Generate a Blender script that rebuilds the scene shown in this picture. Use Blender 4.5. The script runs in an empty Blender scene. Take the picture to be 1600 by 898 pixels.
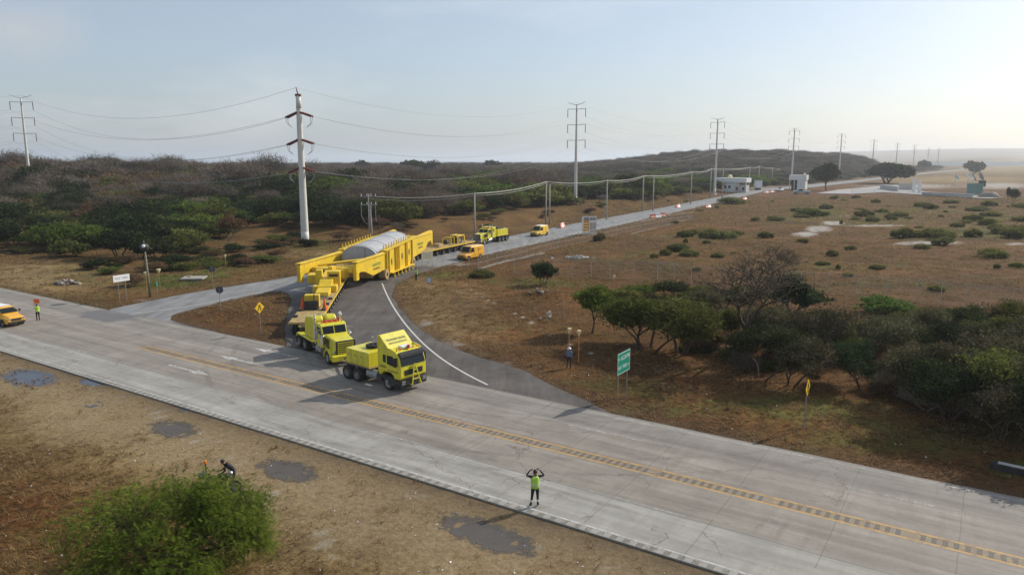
import bpy, math, random
import numpy as np
from mathutils import Vector, Matrix, noise as mnoise
random.seed(7); rng=np.random.default_rng(7)
R=math.radians; PI=math.pi
S=bpy.context.scene; C=S.collection
# ---------------------------------------------------------------- camera
FPX=1142.0; PITCH=math.atan(199/FPX); H=16.4
cam_d=bpy.data.cameras.new('camera'); cam=bpy.data.objects.new('camera',cam_d); C.objects.link(cam)
cam_d.sensor_width=36; cam_d.lens=36*FPX/1600; cam_d.clip_end=60000; cam_d.clip_start=.5
cam.location=(0,0,H); cam.rotation_euler=(PI/2-PITCH,0,0); S.camera=cam
S.render.resolution_x=1024; S.render.resolution_y=574
# ---------------------------------------------------------------- sky, sun, exposure
SUN_AZ,SUN_EL=58,33
w=bpy.data.worlds.new('World'); S.world=w; w.use_nodes=True
nt=w.node_tree; nt.nodes.clear()
def N(nt,t,**k):
    n=nt.nodes.new(t)
    for a,b in k.items(): setattr(n,a,b)
    return n
out=N(nt,'ShaderNodeOutputWorld'); bg=N(nt,'ShaderNodeBackground'); sky=N(nt,'ShaderNodeTexSky')
sky.sky_type='NISHITA'; sky.sun_disc=False; sky.sun_elevation=R(SUN_EL); sky.sun_rotation=R(SUN_AZ)
sky.air_density=1.0; sky.dust_density=1.6; sky.ozone_density=3.0; sky.altitude=0
tc=N(nt,'ShaderNodeTexCoord'); mp=N(nt,'ShaderNodeMapping'); mp.inputs['Scale'].default_value=(1,1,3.2)
nz=N(nt,'ShaderNodeTexNoise'); nz.inputs['Scale'].default_value=2.6; nz.inputs['Detail'].default_value=7; nz.inputs['Roughness'].default_value=.55
rp=N(nt,'ShaderNodeValToRGB'); rp.color_ramp.elements[0].position=.52; rp.color_ramp.elements[1].position=.86
mx=N(nt,'ShaderNodeMix',data_type='RGBA'); mul=N(nt,'ShaderNodeMath',operation='MULTIPLY'); mul.inputs[1].default_value=.45
nt.links.new(tc.outputs['Generated'],mp.inputs[0]); nt.links.new(mp.outputs[0],nz.inputs['Vector']); nt.links.new(nz.outputs['Fac'],rp.inputs[0])
nt.links.new(rp.outputs[0],mul.inputs[0]); nt.links.new(mul.outputs[0],mx.inputs['Factor'])
hsv=N(nt,'ShaderNodeHueSaturation'); hsv.inputs['Saturation'].default_value=.88; hsv.inputs['Value'].default_value=1.0; nt.links.new(sky.outputs[0],hsv.inputs['Color']); veil=N(nt,'ShaderNodeMix',data_type='RGBA'); veil.inputs['Factor'].default_value=.40; veil.inputs['B'].default_value=(3.8,4.3,4.8,1); nt.links.new(hsv.outputs[0],veil.inputs['A']); nt.links.new(veil.outputs['Result'],mx.inputs['A']); mx.inputs['B'].default_value=(7.5,7.3,7.2,1)
cdot=N(nt,'ShaderNodeVectorMath',operation='DISTANCE'); cm=N(nt,'ShaderNodeMapping'); cm.inputs['Scale'].default_value=(1,1,1.9); nt.links.new(tc.outputs['Generated'],cm.inputs[0]); nt.links.new(cm.outputs[0],cdot.inputs[0]); cdot.inputs[1].default_value=(-.538,.832,.262)
cn=N(nt,'ShaderNodeTexNoise'); cn.inputs['Scale'].default_value=16; cn.inputs['Detail'].default_value=5; nt.links.new(tc.outputs['Generated'],cn.inputs['Vector'])
cr=N(nt,'ShaderNodeMath',operation='MULTIPLY_ADD'); cr.inputs[1].default_value=.09; nt.links.new(cn.outputs['Fac'],cr.inputs[0]); nt.links.new(cdot.outputs['Value'],cr.inputs[2])
cs=N(nt,'ShaderNodeMapRange'); cs.inputs[1].default_value=.13; cs.inputs[2].default_value=.04; cs.inputs[3].default_value=0; cs.inputs[4].default_value=.55; nt.links.new(cr.outputs[0],cs.inputs[0])
cx2=N(nt,'ShaderNodeMix',data_type='RGBA'); nt.links.new(cs.outputs[0],cx2.inputs['Factor']); nt.links.new(mx.outputs['Result'],cx2.inputs['A']); cx2.inputs['B'].default_value=(4.6,4.5,4.5,1)
nt.links.new(cx2.outputs['Result'],bg.inputs['Color']); bg.inputs['Strength'].default_value=.122
nt.links.new(bg.outputs[0],out.inputs['Surface'])
sd=bpy.data.lights.new('sun','SUN'); sd.energy=3.7; sd.angle=R(.6); sd.color=(1,.93,.82)
sun=bpy.data.objects.new('sun',sd); C.objects.link(sun); sun.rotation_euler=(R(90-SUN_EL),0,R(180-SUN_AZ))
S.view_settings.view_transform='Standard'; S.view_settings.look='None'; S.view_settings.exposure=.2; S.view_settings.gamma=1
S.cycles.max_bounces=6; S.cycles.volume_bounces=1; S.cycles.transparent_max_bounces=8
HAZE_DENSITY=.00017

# ---------------------------------------------------------------- helpers
def at(px,py,z=0.):
    x=(px-800)/FPX; v=(py-449)/FPX
    dy=math.cos(PITCH)-v*math.sin(PITCH); dz=-math.sin(PITCH)-v*math.cos(PITCH)
    t=(z-H)/dz
    return Vector((x*t,dy*t,z))
def proj(X,Y,Z):
    z=Z-H; d=Y*math.cos(PITCH)-z*math.sin(PITCH); v=-(Y*math.sin(PITCH)+z*math.cos(PITCH))
    return 800+FPX*X/d, 449+FPX*v/d
D=Vector((.836,-.548,0)).normalized(); NN=Vector((.548,.836,0)).normalized()
def hw(s,t,z=0): p=D*s+NN*t; return Vector((p.x,p.y,z))
HZ=math.atan2(D.y,D.x)

def value_noise(x,y,seed=0):
    xi=np.floor(x).astype(np.int64); yi=np.floor(y).astype(np.int64); fx=x-xi; fy=y-yi
    fx=fx*fx*(3-2*fx); fy=fy*fy*(3-2*fy)
    def h(a,b):
        n=(a*374761393+b*668265263+seed*974711)&0x7fffffff
        n=((n^(n>>13))*1274126177)&0x7fffffff
        return ((n^(n>>16))&0xffff)/65535.
    return (h(xi,yi)*(1-fx)+h(xi+1,yi)*fx)*(1-fy)+(h(xi,yi+1)*(1-fx)+h(xi+1,yi+1)*fx)*fy
def fbm(x,y,sc,seed=0,o=4):
    v=0;a=.5;t=0
    for i in range(o):
        v=v+a*value_noise(x/sc*2**i+17.3*i,y/sc*2**i+5.1*i,seed+i); t+=a; a*=.5
    return v/t
def sstep(a,b,x): t=np.clip((x-a)/(b-a),0,1); return t*t*(3-2*t)

def smooth_line(P,it=2):
    for _ in range(it):
        Q=[P[0]]
        for a,b in zip(P[:-1],P[1:]): Q+= [(a[0]*.75+b[0]*.25,a[1]*.75+b[1]*.25),(a[0]*.25+b[0]*.75,a[1]*.25+b[1]*.75)]
        P=Q+[P[-1]]
    return P
def A2(px,py): p=at(px,py); return (p.x,p.y)
ROAD_L=[(-44.6,79.9),(-43.4,83.2),(-40.2,90),(-34.5,98),(-29,106),(-20,121),(-11,138),(0.7,161),(12.6,184.5),(39,231),(74,296),(133,407)]
ROAD_R=[(140,403),(82,289),(46,222),(20.5,173),(5.5,146),(-5.5,126),(-11.5,112),(-15.2,101),(-15.6,92),(-13.6,83.5),(-11.4,76.5),(-9.2,70.5),(-6.6,65),(-3.6,60.5),(.6,56.3),(2.5,52.5),(5,48.6),(6.6,45.7)]
FAR=[A2(1235,293.5),A2(1300,287.5),A2(1380,279),A2(1450,270.5),A2(1520,263.5)]
ROAD_L=smooth_line(ROAD_L)+[(165,448)]+[(x-3,y+7) for x,y in FAR[1:]]
ROAD_R=[(x+3,y-7) for x,y in FAR[1:]][::-1]+[(178,440)]+smooth_line(ROAD_R)
ISL=[hw(-70.5,41.8),hw(-50.8,41.8)]
ISLB=smooth_line([(-19.6,61.9),(-21.2,66.5),(-23.0,72.5),(-24.6,79),(-26.2,85.5),(-28.2,90.5),(-30.2,91.2),(-31.9,88.6),(-34.4,83.2),(-35.7,79.2),(-36.6,76.8),(-35.6,74.2)])
ROADPOLY=ROAD_L[::-1]+[(p[0],p[1]) for p in [hw(-80,41.2),hw(-33,41.2),hw(-19,41.2)]]+ROAD_R[::-1]
def seg_dist(x,y,P,closed=False):
    d=np.full(np.shape(x),1e9)
    Q=list(P)+([P[0]] if closed else [])
    for a,b in zip(Q[:-1],Q[1:]):
        vx,vy=b[0]-a[0],b[1]-a[1]; L=vx*vx+vy*vy+1e-9
        t=np.clip(((x-a[0])*vx+(y-a[1])*vy)/L,0,1)
        d=np.minimum(d,np.hypot(x-a[0]-t*vx,y-a[1]-t*vy))
    return d
def inside(x,y,P):
    r=np.zeros(np.shape(x),bool)
    for a,b in zip(P,P[1:]+P[:1]):
        c=(a[1]>y)!=(b[1]>y)
        r^= c&(x<(b[0]-a[0])*(y-a[1])/((b[1]-a[1])+1e-12)+a[0])
    return r
def st(x,y): return x*D.x+y*D.y, x*NN.x+y*NN.y
def road_dist(x,y):      # 0 on any carriageway, else metres to it
    s,t=st(x,y)
    dh=np.maximum(np.maximum(26.9-t,t-41.8),0)
    da=seg_dist(x,y,ROADPOLY,True); da=np.where(inside(x,y,ROADPOLY)&~inside(x,y,ISLB),0,da)
    isl=inside(x,y,ISLB); da=np.where(isl,seg_dist(x,y,ISLB,True),da)
    return np.minimum(dh,da)
CEN=[(-44,82),(-30,102),(-10,138),(15,182),(43,226),(78,292),(137,405)]+FAR+[A2(1560,258)]
def left_of(x,y):        # signed metres to the left of the far road
    d=seg_dist(x,y,CEN); best=np.full(np.shape(x),1e9); sg=np.ones(np.shape(x))
    for a,b in zip(CEN[:-1],CEN[1:]):
        vx,vy=b[0]-a[0],b[1]-a[1]; L=vx*vx+vy*vy
        t=np.clip(((x-a[0])*vx+(y-a[1])*vy)/L,0,1); dd=np.hypot(x-a[0]-t*vx,y-a[1]-t*vy)
        cr=vx*(y-a[1])-vy*(x-a[0]); m=dd<best; sg=np.where(m,np.sign(cr),sg); best=np.minimum(best,dd)
    return d*sg
def height(x,y):
    x=np.asarray(x,float); y=np.asarray(y,float)
    lf=left_of(x,y); rr=np.hypot(x,y); az=x/np.maximum(y,1)
    h=1.7*sstep(15,21,lf+3*(fbm(x,y,14,3)-.5))*sstep(118,150,y+.6*x)*(1-sstep(400,500,rr))
    h=h+5.0*sstep(210,620,rr)*sstep(20,120,lf)*(1-sstep(950,1250,rr))
    h=h+7*np.exp(-((x+215)/110)**2-((y-330)/95)**2)*sstep(150,210,rr)
    h=h+15.5*np.exp(-np.abs((x-255)/132)**3-((y-800)/150)**2)*sstep(10,90,lf)
    h=h+3*np.exp(-((x-110)/60)**2-((y-620)/110)**2)*sstep(10,90,lf)
    h=h+13*np.exp(-((x-420)/70)**2-((y-930)/130)**2)*sstep(10,90,lf)
    h=h-26*sstep(1000,1500,rr)*(1-sstep(.22,.42,az))*sstep(0,50,y)
    h=h+sstep(.12,.45,az)*100*sstep(3600,8200,rr)*(.85+.3*fbm(x,y,2600,9,3))+sstep(.45,.66,az)*22*sstep(2600,3600,rr)
    rd=np.where((rr<700),1,0)
    k=np.ones(np.shape(x)); m=rr<600
    dd=np.where(m,road_dist(x,y),50.)
    bump=(fbm(x,y,5,21,3)-.45)*.34+(fbm(x,y,24,31,2)-.45)*.6
    s,t=st(x,y); near=t<27
    bump=np.where(near,bump*.45-.05*(1-sstep(16,24,t)),bump)
    h=h+bump*sstep(.6,7,dd)+.055*sstep(.3,1.3,dd)+.01
    for (a,b,r,q) in MOUNDS: h=h+q*np.exp(-((x-a)**2+(y-b)**2)/r**2)
    for (a,b,ra,rb) in PUDS:
        e=((x-a)*.8-(y-b)*.6)**2/ra**2+((x-a)*.6+(y-b)*.8)**2/rb**2
        h=h*(1-np.exp(-e*.35))-.06*np.exp(-e*1.2)
    return h
MOUNDS=[(*A2(838,464),2.2,.55),(*A2(866,466),1.8,.5),(*A2(1385,292),14,1.2)]
PUDS=[(*A2(45,590),2.6,1.2),(*A2(145,597),1.1,.6),(*A2(148,632),.75,.4),(*A2(270,670),1.6,.9),(*A2(450,735),1.7,.85),(*A2(760,835),2.2,.85),(*A2(292,640),.8,.35)]
def hz(x,y): return float(height(np.array([x]),np.array([y]))[0])
def ground(px,py):
    p=at(px,py)
    for _ in range(6):
        p=at(px,py,hz(p.x,p.y))
    return p

class MB:
    def __init__(s): s.v=[]; s.f=[]; s.m=[]
    def add(s,V,F,mi=0):
        b=len(s.v); s.v+= [tuple(p) for p in V]; s.f+= [tuple(i+b for i in f) for f in F]; s.m+=[mi]*len(F); return s
    def box(s,x0,x1,y0,y1,z0,z1,mi=0):
        return s.add([(x0,y0,z0),(x1,y0,z0),(x1,y1,z0),(x0,y1,z0),(x0,y0,z1),(x1,y0,z1),(x1,y1,z1),(x0,y1,z1)],
              [(0,3,2,1),(4,5,6,7),(0,1,5,4),(1,2,6,5),(2,3,7,6),(3,0,4,7)],mi)
    def prism(s,pts,y0,y1,mi=0,y0t=None):   # profile in x-z, extruded along y
        n=len(pts); ar=sum(pts[i][0]*pts[(i+1)%n][1]-pts[(i+1)%n][0]*pts[i][1] for i in range(n))
        if ar<0: pts=pts[::-1]
        V=[(x,y0,z) for x,z in pts]+[(x,y1,z) for x,z in pts]
        F=[tuple(range(n)),tuple(range(2*n-1,n-1,-1))]+[(i,i+n,(i+1)%n+n,(i+1)%n) for i in range(n)]
        return s.add(V,F,mi)
    def cyl(s,p0,p1,r0,r1=None,n=10,mi=0,cap=True):
        p0=Vector(p0);p1=Vector(p1); r1=r0 if r1 is None else r1
        d=(p1-p0).normalized(); a=d.orthogonal().normalized(); b=d.cross(a)
        V=[p0+(a*math.cos(2*PI*i/n)+b*math.sin(2*PI*i/n))*r0 for i in range(n)]+[p1+(a*math.cos(2*PI*i/n)+b*math.sin(2*PI*i/n))*r1 for i in range(n)]
        F=[(i,(i+1)%n,(i+1)%n+n,i+n) for i in range(n)]
        if cap: F+= [tuple(range(n-1,-1,-1)),tuple(range(n,2*n))]
        return s.add(V,F,mi)
    def tube(s,P,r,n=5,mi=0):
        P=[Vector(p) for p in P]; V=[];F=[]
        for k,p in enumerate(P):
            d=(P[min(k+1,len(P)-1)]-P[max(k-1,0)]).normalized(); a=d.orthogonal().normalized() if abs(d.z)>.95 else d.cross(Vector((0,0,1))).normalized(); b=d.cross(a)
            rr=r[k] if isinstance(r,(list,tuple)) else r
            V+=[p+(a*math.cos(2*PI*i/n)+b*math.sin(2*PI*i/n))*rr for i in range(n)]
        for k in range(len(P)-1):
            for i in range(n): F.append((k*n+i,k*n+(i+1)%n,(k+1)*n+(i+1)%n,(k+1)*n+i))
        return s.add(V,F,mi)
    def lathe(s,c,axis,prof,n=20,mi=0):    # prof: (along axis, radius)
        c=Vector(c); d=Vector(axis).normalized(); a=d.orthogonal().normalized(); b=d.cross(a); V=[];F=[]
        for h,r in prof: V+=[c+d*h+(a*math.cos(2*PI*i/n)+b*math.sin(2*PI*i/n))*r for i in range(n)]
        for k in range(len(prof)-1):
            for i in range(n): F.append((k*n+i,k*n+(i+1)%n,(k+1)*n+(i+1)%n,(k+1)*n+i))
        return s.add(V,F,mi)
    def ell(s,c,r,n=12,mi=0,jit=0,sd=0):
        V=[];F=[];m=n//2; rr=random.Random(sd)
        for j in range(m+1):
            th=PI*j/m
            for i in range(n):
                k=1+rr.uniform(-jit,jit)
                V.append((c[0]+r[0]*math.sin(th)*math.cos(2*PI*i/n)*k,c[1]+r[1]*math.sin(th)*math.sin(2*PI*i/n)*k,c[2]+r[2]*math.cos(th)*k))
        for j in range(m):
            for i in range(n): F.append((j*n+i,(j+1)*n+i,(j+1)*n+(i+1)%n,j*n+(i+1)%n))
        return s.add(V,F,mi)
    def hull(s,A,B,mi=0):   # two matching quads -> hexahedron
        return s.add(list(A)+list(B),[(3,2,1,0),(4,5,6,7),(0,1,5,4),(1,2,6,5),(2,3,7,6),(3,0,4,7)],mi)
    def mesh(s,name,mats,smooth=False):
        me=bpy.data.meshes.new(name); me.from_pydata(s.v,[],s.f)
        for m in (mats if isinstance(mats,(list,tuple)) else [mats]): me.materials.append(m)
        me.polygons.foreach_set('material_index',s.m)
        if smooth: me.polygons.foreach_set('use_smooth',[True]*len(s.f))
        me.validate(); me.update(); return me
    def build(s,name,mats,parent=None,bevel=0,smooth=False,label=None):
        me=s.mesh(name,mats,smooth); o=bpy.data.objects.new(name,me); C.objects.link(o)
        if parent is not None: o.parent=parent
        if bevel:
            b=o.modifiers.new('bevel','BEVEL'); b.width=bevel; b.segments=2; b.limit_method='ANGLE'; b.angle_limit=R(35)
        if label: o['label']=label
        return o
def tag(o,label,cat,group=None):
    o['label']=label; o['category']=cat
    if group: o['group']=group
    return o
def struct(o,kind='structure'): o['kind']=kind; return o
def thing(name,label,cat,loc=(0,0,0),rz=0,group=None):
    o=bpy.data.objects.new(name,None); C.objects.link(o); o.location=loc; o.rotation_euler=(0,0,rz); o.empty_display_size=.2
    return tag(o,label,cat,group)
def copy_tree(o,parent=None):
    c=o.copy(); C.objects.link(c); c.parent=parent
    for ch in list(o.children): copy_tree(ch,c)
    return c
def text(body,size,mat,parent,M,name='lettering',ext=.004,sx=1,align='CENTER'):
    cu=bpy.data.curves.new(name,'FONT'); cu.body=body; cu.size=size; cu.extrude=ext; cu.align_x=align; cu.align_y='CENTER'
    t=bpy.data.objects.new(name,cu); C.objects.link(t); bpy.context.view_layer.update()
    me=bpy.data.meshes.new_from_object(t.evaluated_get(bpy.context.evaluated_depsgraph_get())); bpy.data.objects.remove(t)
    me.transform(M@Matrix.Diagonal((sx,1,1,1))); me.materials.clear(); me.materials.append(mat)
    o=bpy.data.objects.new(name,me); C.objects.link(o); o.parent=parent; return o
def face_mat(loc,xdir,up):   # text plane: x along xdir, y along up
    x=Vector(xdir).normalized(); z=x.cross(Vector(up)).normalized(); y=z.cross(x)
    m=Matrix((x,y,z)).transposed().to_4x4(); m.translation=Vector(loc); return m

# ---------------------------------------------------------------- materials
def mat(name,col,rough=.6,metal=0,spec=.4,var=.12,scale=3,dirt=0,dirtcol=(.16,.12,.08),bump=0,bscale=40,coat=0,objvar=0):
    m=bpy.data.materials.new(name); m.use_nodes=True; nt=m.node_tree; b=nt.nodes['Principled BSDF']
    b.inputs['Roughness'].default_value=rough; b.inputs['Metallic'].default_value=metal; b.inputs['Specular IOR Level'].default_value=spec
    if coat: b.inputs['Coat Weight'].default_value=coat
    t=N(nt,'ShaderNodeTexCoord'); n=N(nt,'ShaderNodeTexNoise'); n.inputs['Scale'].default_value=scale; n.inputs['Detail'].default_value=6
    nt.links.new(t.outputs['Object'],n.inputs['Vector'])
    r=N(nt,'ShaderNodeValToRGB'); r.color_ramp.elements[0].position=.3; r.color_ramp.elements[1].position=.7
    r.color_ramp.elements[0].color=(*[c*(1-var) for c in col],1); r.color_ramp.elements[1].color=(*[min(1,c*(1+var)) for c in col],1)
    nt.links.new(n.outputs['Fac'],r.inputs[0]); last=r.outputs[0]
    if dirt:
        n2=N(nt,'ShaderNodeTexNoise'); n2.inputs['Scale'].default_value=scale*.7; n2.inputs['Detail'].default_value=9; n2.inputs['Roughness'].default_value=.7
        mpp=N(nt,'ShaderNodeMapping'); mpp.inputs['Scale'].default_value=(1.6,1.6,.5); mpp.inputs['Location'].default_value=(3,7,1)
        nt.links.new(t.outputs['Object'],mpp.inputs[0]); nt.links.new(mpp.outputs[0],n2.inputs['Vector'])
        r2=N(nt,'ShaderNodeValToRGB'); r2.color_ramp.elements[0].position=.5; r2.color_ramp.elements[1].position=.75; r2.color_ramp.elements[1].color=(dirt,)*3+(1,)
        nt.links.new(n2.outputs['Fac'],r2.inputs[0]); x=N(nt,'ShaderNodeMix',data_type='RGBA'); nt.links.new(r2.outputs[0],x.inputs['Factor'])
        nt.links.new(last,x.inputs['A']); x.inputs['B'].default_value=(*dirtcol,1); last=x.outputs['Result']
    if objvar:
        oi=N(nt,'ShaderNodeObjectInfo'); hs=N(nt,'ShaderNodeHueSaturation'); mr=N(nt,'ShaderNodeMapRange')
        mr.inputs[3].default_value=1-objvar; mr.inputs[4].default_value=1+objvar
        nt.links.new(oi.outputs['Random'],mr.inputs[0]); nt.links.new(mr.outputs[0],hs.inputs['Value']); nt.links.new(last,hs.inputs['Color']); last=hs.outputs[0]
    nt.links.new(last,b.inputs['Base Color'])
    if bump:
        n3=N(nt,'ShaderNodeTexNoise'); n3.inputs['Scale'].default_value=bscale; n3.inputs['Detail'].default_value=5
        nt.links.new(t.outputs['Object'],n3.inputs['Vector']); bp=N(nt,'ShaderNodeBump'); bp.inputs['Strength'].default_value=bump; bp.inputs['Distance'].default_value=.05
        nt.links.new(n3.outputs['Fac'],bp.inputs['Height']); nt.links.new(bp.outputs[0],b.inputs['Normal'])
    return m
def leafmat(name,cols,trans=.35,ovar=.3,rough=.55):
    m=bpy.data.materials.new(name); m.use_nodes=True; nt=m.node_tree; nt.nodes.clear()
    o=N(nt,'ShaderNodeOutputMaterial'); d=N(nt,'ShaderNodeBsdfPrincipled'); d.inputs['Roughness'].default_value=max(rough,.75); d.inputs['Specular IOR Level'].default_value=.08
    tr=N(nt,'ShaderNodeBsdfTranslucent'); mxs=N(nt,'ShaderNodeMixShader'); mxs.inputs[0].default_value=trans
    g=N(nt,'ShaderNodeNewGeometry'); tcn=N(nt,'ShaderNodeTexCoord'); n=N(nt,'ShaderNodeTexNoise'); n.inputs['Scale'].default_value=.9; n.inputs['Detail'].default_value=3
    nt.links.new(tcn.outputs['Object'],n.inputs['Vector'])
    ad=N(nt,'ShaderNodeMath',operation='MULTIPLY_ADD'); ad.inputs[1].default_value=.5; nt.links.new(g.outputs['Random Per Island'],ad.inputs[0])
    ms=N(nt,'ShaderNodeMath',operation='MULTIPLY_ADD'); ms.inputs[1].default_value=1.1; ms.inputs[2].default_value=-.3; nt.links.new(n.outputs['Fac'],ms.inputs[0]); nt.links.new(ms.outputs[0],ad.inputs[2])
    r=N(nt,'ShaderNodeValToRGB'); e=r.color_ramp.elements
    while len(e)<len(cols): e.new(.5)
    for i,c in enumerate(cols): e[i].position=.1+.8*i/(len(cols)-1); e[i].color=(*c,1)
    nt.links.new(ad.outputs[0],r.inputs[0])
    oi=N(nt,'ShaderNodeObjectInfo'); hs=N(nt,'ShaderNodeHueSaturation'); mr=N(nt,'ShaderNodeMapRange'); mr.inputs[3].default_value=1-ovar; mr.inputs[4].default_value=1+ovar
    mr2=N(nt,'ShaderNodeMapRange'); mr2.inputs[3].default_value=.5-.025; mr2.inputs[4].default_value=.5+.02
    wn=N(nt,'ShaderNodeTexWhiteNoise',noise_dimensions='1D'); nt.links.new(oi.outputs['Random'],wn.inputs['W']); nt.links.new(wn.outputs['Value'],mr2.inputs[0]); nt.links.new(mr2.outputs[0],hs.inputs['Hue'])
    nt.links.new(oi.outputs['Random'],mr.inputs[0]); nt.links.new(mr.outputs[0],hs.inputs['Value']); nt.links.new(r.outputs[0],hs.inputs['Color'])
    nt.links.new(hs.outputs[0],d.inputs['Base Color']); nt.links.new(hs.outputs[0],tr.inputs['Color'])
    nt.links.new(d.outputs[0],mxs.inputs[1]); nt.links.new(tr.outputs[0],mxs.inputs[2]); nt.links.new(mxs.outputs[0],o.inputs[0]); return m
Y1=mat('lemon_yellow_paint',(.70,.62,.03),.42,spec=.5,var=.07,scale=2,dirt=.6,dirtcol=(.30,.22,.07),coat=.3)
Y2=mat('warm_yellow_paint',(.72,.49,.02),.5,var=.10,scale=1.2,dirt=.7,dirtcol=(.36,.24,.08),bump=.1,bscale=6)
YD=mat('dusty_yellow_deck',(.40,.28,.11),.8,var=.25,scale=2,dirt=.85,dirtcol=(.20,.155,.12))
VAN=mat('orange_yellow_paint',(.80,.40,.02),.35,var=.04,dirt=.25,dirtcol=(.35,.24,.12),coat=.4)
VANY=mat('van_yellow_paint',(.80,.50,.03),.35,var=.04,dirt=.3,dirtcol=(.35,.24,.12),coat=.4)
WHITE=mat('white_paint',(.78,.78,.76),.5,var=.05,dirt=.35,dirtcol=(.4,.36,.3))
BLACK=mat('black_plastic',(.025,.025,.027),.6,var=.2,dirt=.4,dirtcol=(.09,.075,.06))
RUB=mat('tyre_rubber',(.028,.026,.025),.85,var=.25,scale=8,dirt=.7,dirtcol=(.12,.095,.07),bump=.4,bscale=25)
RIM=mat('grey_rim_steel',(.33,.31,.28),.5,metal=.3,var=.15,scale=9,dirt=.7,dirtcol=(.14,.11,.08))
CHS=mat('dark_chassis_steel',(.05,.046,.042),.7,var=.3,dirt=.6,dirtcol=(.13,.1,.075))
GREYM=mat('grey_metal',(.34,.34,.33),.5,metal=.4,var=.12,dirt=.4)
CHR=mat('chrome',(.7,.7,.7),.15,metal=1,var=.05)
RED=mat('red_plastic',(.55,.03,.02),.4); ORG=mat('orange_plastic',(.8,.13,.02),.5); AMB=mat('amber_plastic',(.85,.25,.02),.3)
GREEN=mat('green_sign_sheeting',(.005,.25,.16),.5,var=.05); YSIGN=mat('yellow_sign_sheeting',(.80,.50,.01),.5,var=.04)
GLET=mat('green_decal',(.18,.36,.10),.5); BLET=mat('dark_decal',(.03,.05,.06),.5); INK=mat('faded_grey_ink',(.16,.19,.21),.6)
TARP=mat('grey_tarpaulin',(.40,.41,.43),.8,spec=.2,var=.10,scale=1.1,dirt=.5,dirtcol=(.3,.29,.27),bump=.3,bscale=3)
CONC=mat('pale_concrete',(.50,.48,.44),.85,var=.12,scale=1.5,dirt=.5,dirtcol=(.3,.26,.2),bump=.2,bscale=20)
POLEW=mat('galvanised_white_pole',(.66,.64,.58),.6,var=.05,scale=.6,dirt=.35,dirtcol=(.45,.4,.32))
POLEC=mat('concrete_pole',(.42,.38,.33),.85,var=.12)
INS=mat('brown_insulator',(.16,.035,.025),.35,var=.2)
WIRE=mat('conductor_wire',(.30,.31,.33),.5,var=.1); CABLE=mat('pale_cable',(.42,.40,.36),.6,var=.1)
POST=mat('fence_galvanised',(.40,.37,.33),.6,var=.15)
YPOST=mat('orange_marker_post',(.62,.27,.07),.6,var=.15); CREAM=mat('cream_marker_head',(.80,.66,.36),.6,var=.1); OPOST=mat('olive_marker_post',(.40,.28,.06),.6); LPOST=mat('olive_grey_lamp_shaft',(.19,.17,.11),.6)
BARK=mat('bark_dark',(.085,.06,.045),.9,var=.3,scale=4,bump=.5,bscale=12,objvar=.25); BARKG=mat('bark_grey',(.21,.18,.155),.9,var=.25,scale=4,objvar=.3)
ROCK=mat('broken_concrete_rock',(.30,.26,.22),.9,var=.35,scale=2.5,bump=.6,bscale=9,objvar=.3)
SKIN=mat('skin',(.30,.16,.10),.6); NAVY=mat('navy_cloth',(.018,.020,.028),.85); KHAKI=mat('dark_trousers',(.03,.03,.035),.85)
HIV=mat('hi_vis_lime',(.45,.72,.07),.6,var=.08); REFL=mat('reflective_grey_band',(.62,.64,.60),.4); BLUSH=mat('blue_grey_shirt',(.15,.18,.28),.85); HATW=mat('white_helmet',(.8,.8,.78),.3)
BOOT=mat('black_boot',(.015,.013,.012),.6)
def glassmat():
    m=bpy.data.materials.new('dark_glass'); m.use_nodes=True; b=m.node_tree.nodes['Principled BSDF']
    b.inputs['Base Color'].default_value=(.012,.018,.022,1); b.inputs['Roughness'].default_value=.12; b.inputs['Specular IOR Level'].default_value=.25; return m
GLASS=glassmat()
LG=leafmat('leaf_olive_green',[(.036,.044,.012),(.085,.105,.024),(.155,.165,.04),(.21,.18,.06)],.4)
LD=leafmat('leaf_dark_green',[(.014,.022,.008),(.030,.045,.014),(.055,.075,.022)],.3)
LB=leafmat('leaf_brown_dry',[(.055,.036,.020),(.13,.080,.042),(.21,.13,.068)],.3)
LT=leafmat('twig_grey',[(.055,.045,.033),(.125,.102,.074),(.26,.215,.165)],.15,.45,rough=.85)
LP=leafmat('leaf_pale_mottled',[(.030,.032,.014),(.062,.062,.028),(.11,.10,.05),(.24,.21,.13)],.3,rough=.6)
LF=leafmat('leaf_feathery_green',[(.045,.080,.010),(.13,.20,.026),(.25,.33,.05)],.5,.1)
GT=leafmat('dry_grass_blades',[(.16,.10,.045),(.27,.19,.09),(.38,.28,.14)],.45,0); GG=leafmat('green_grass_blades',[(.05,.075,.015),(.10,.14,.03),(.16,.19,.05)],.4,0)
LBR=leafmat('leaf_bright_green',[(.035,.060,.010),(.085,.13,.022),(.15,.20,.045)],.45)

# ---------------------------------------------------------------- ground
def axis(a,b,step,lo,hi,g,mx=1e9):
    L=list(np.arange(a,b+1e-6,step)); s=step
    x=L[-1]
    while x<hi: s=min(s*g,mx); x+=s; L.append(x)
    s=step; x=L[0]; Q=[]
    while x>lo: s=min(s*g,mx); x-=s; Q.append(x)
    return np.array(Q[::-1]+L)
gx=axis(-66,62,.8,-9000,17000,1.07); gy=axis(17,112,.8,-30,20000,1.05)
X,Yg=np.meshgrid(gx,gy); Xf=X.ravel(); Yf=Yg.ravel(); Zf=height(Xf,Yf)
nx,ny=len(gx),len(gy)
idx=np.arange(nx*ny).reshape(ny,nx); F=np.stack([idx[:-1,:-1],idx[:-1,1:],idx[1:,1:],idx[1:,:-1]],-1).reshape(-1,4)
me=bpy.data.meshes.new('ground'); me.vertices.add(nx*ny); me.vertices.foreach_set('co',np.stack([Xf,Yf,Zf],-1).ravel())
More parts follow.
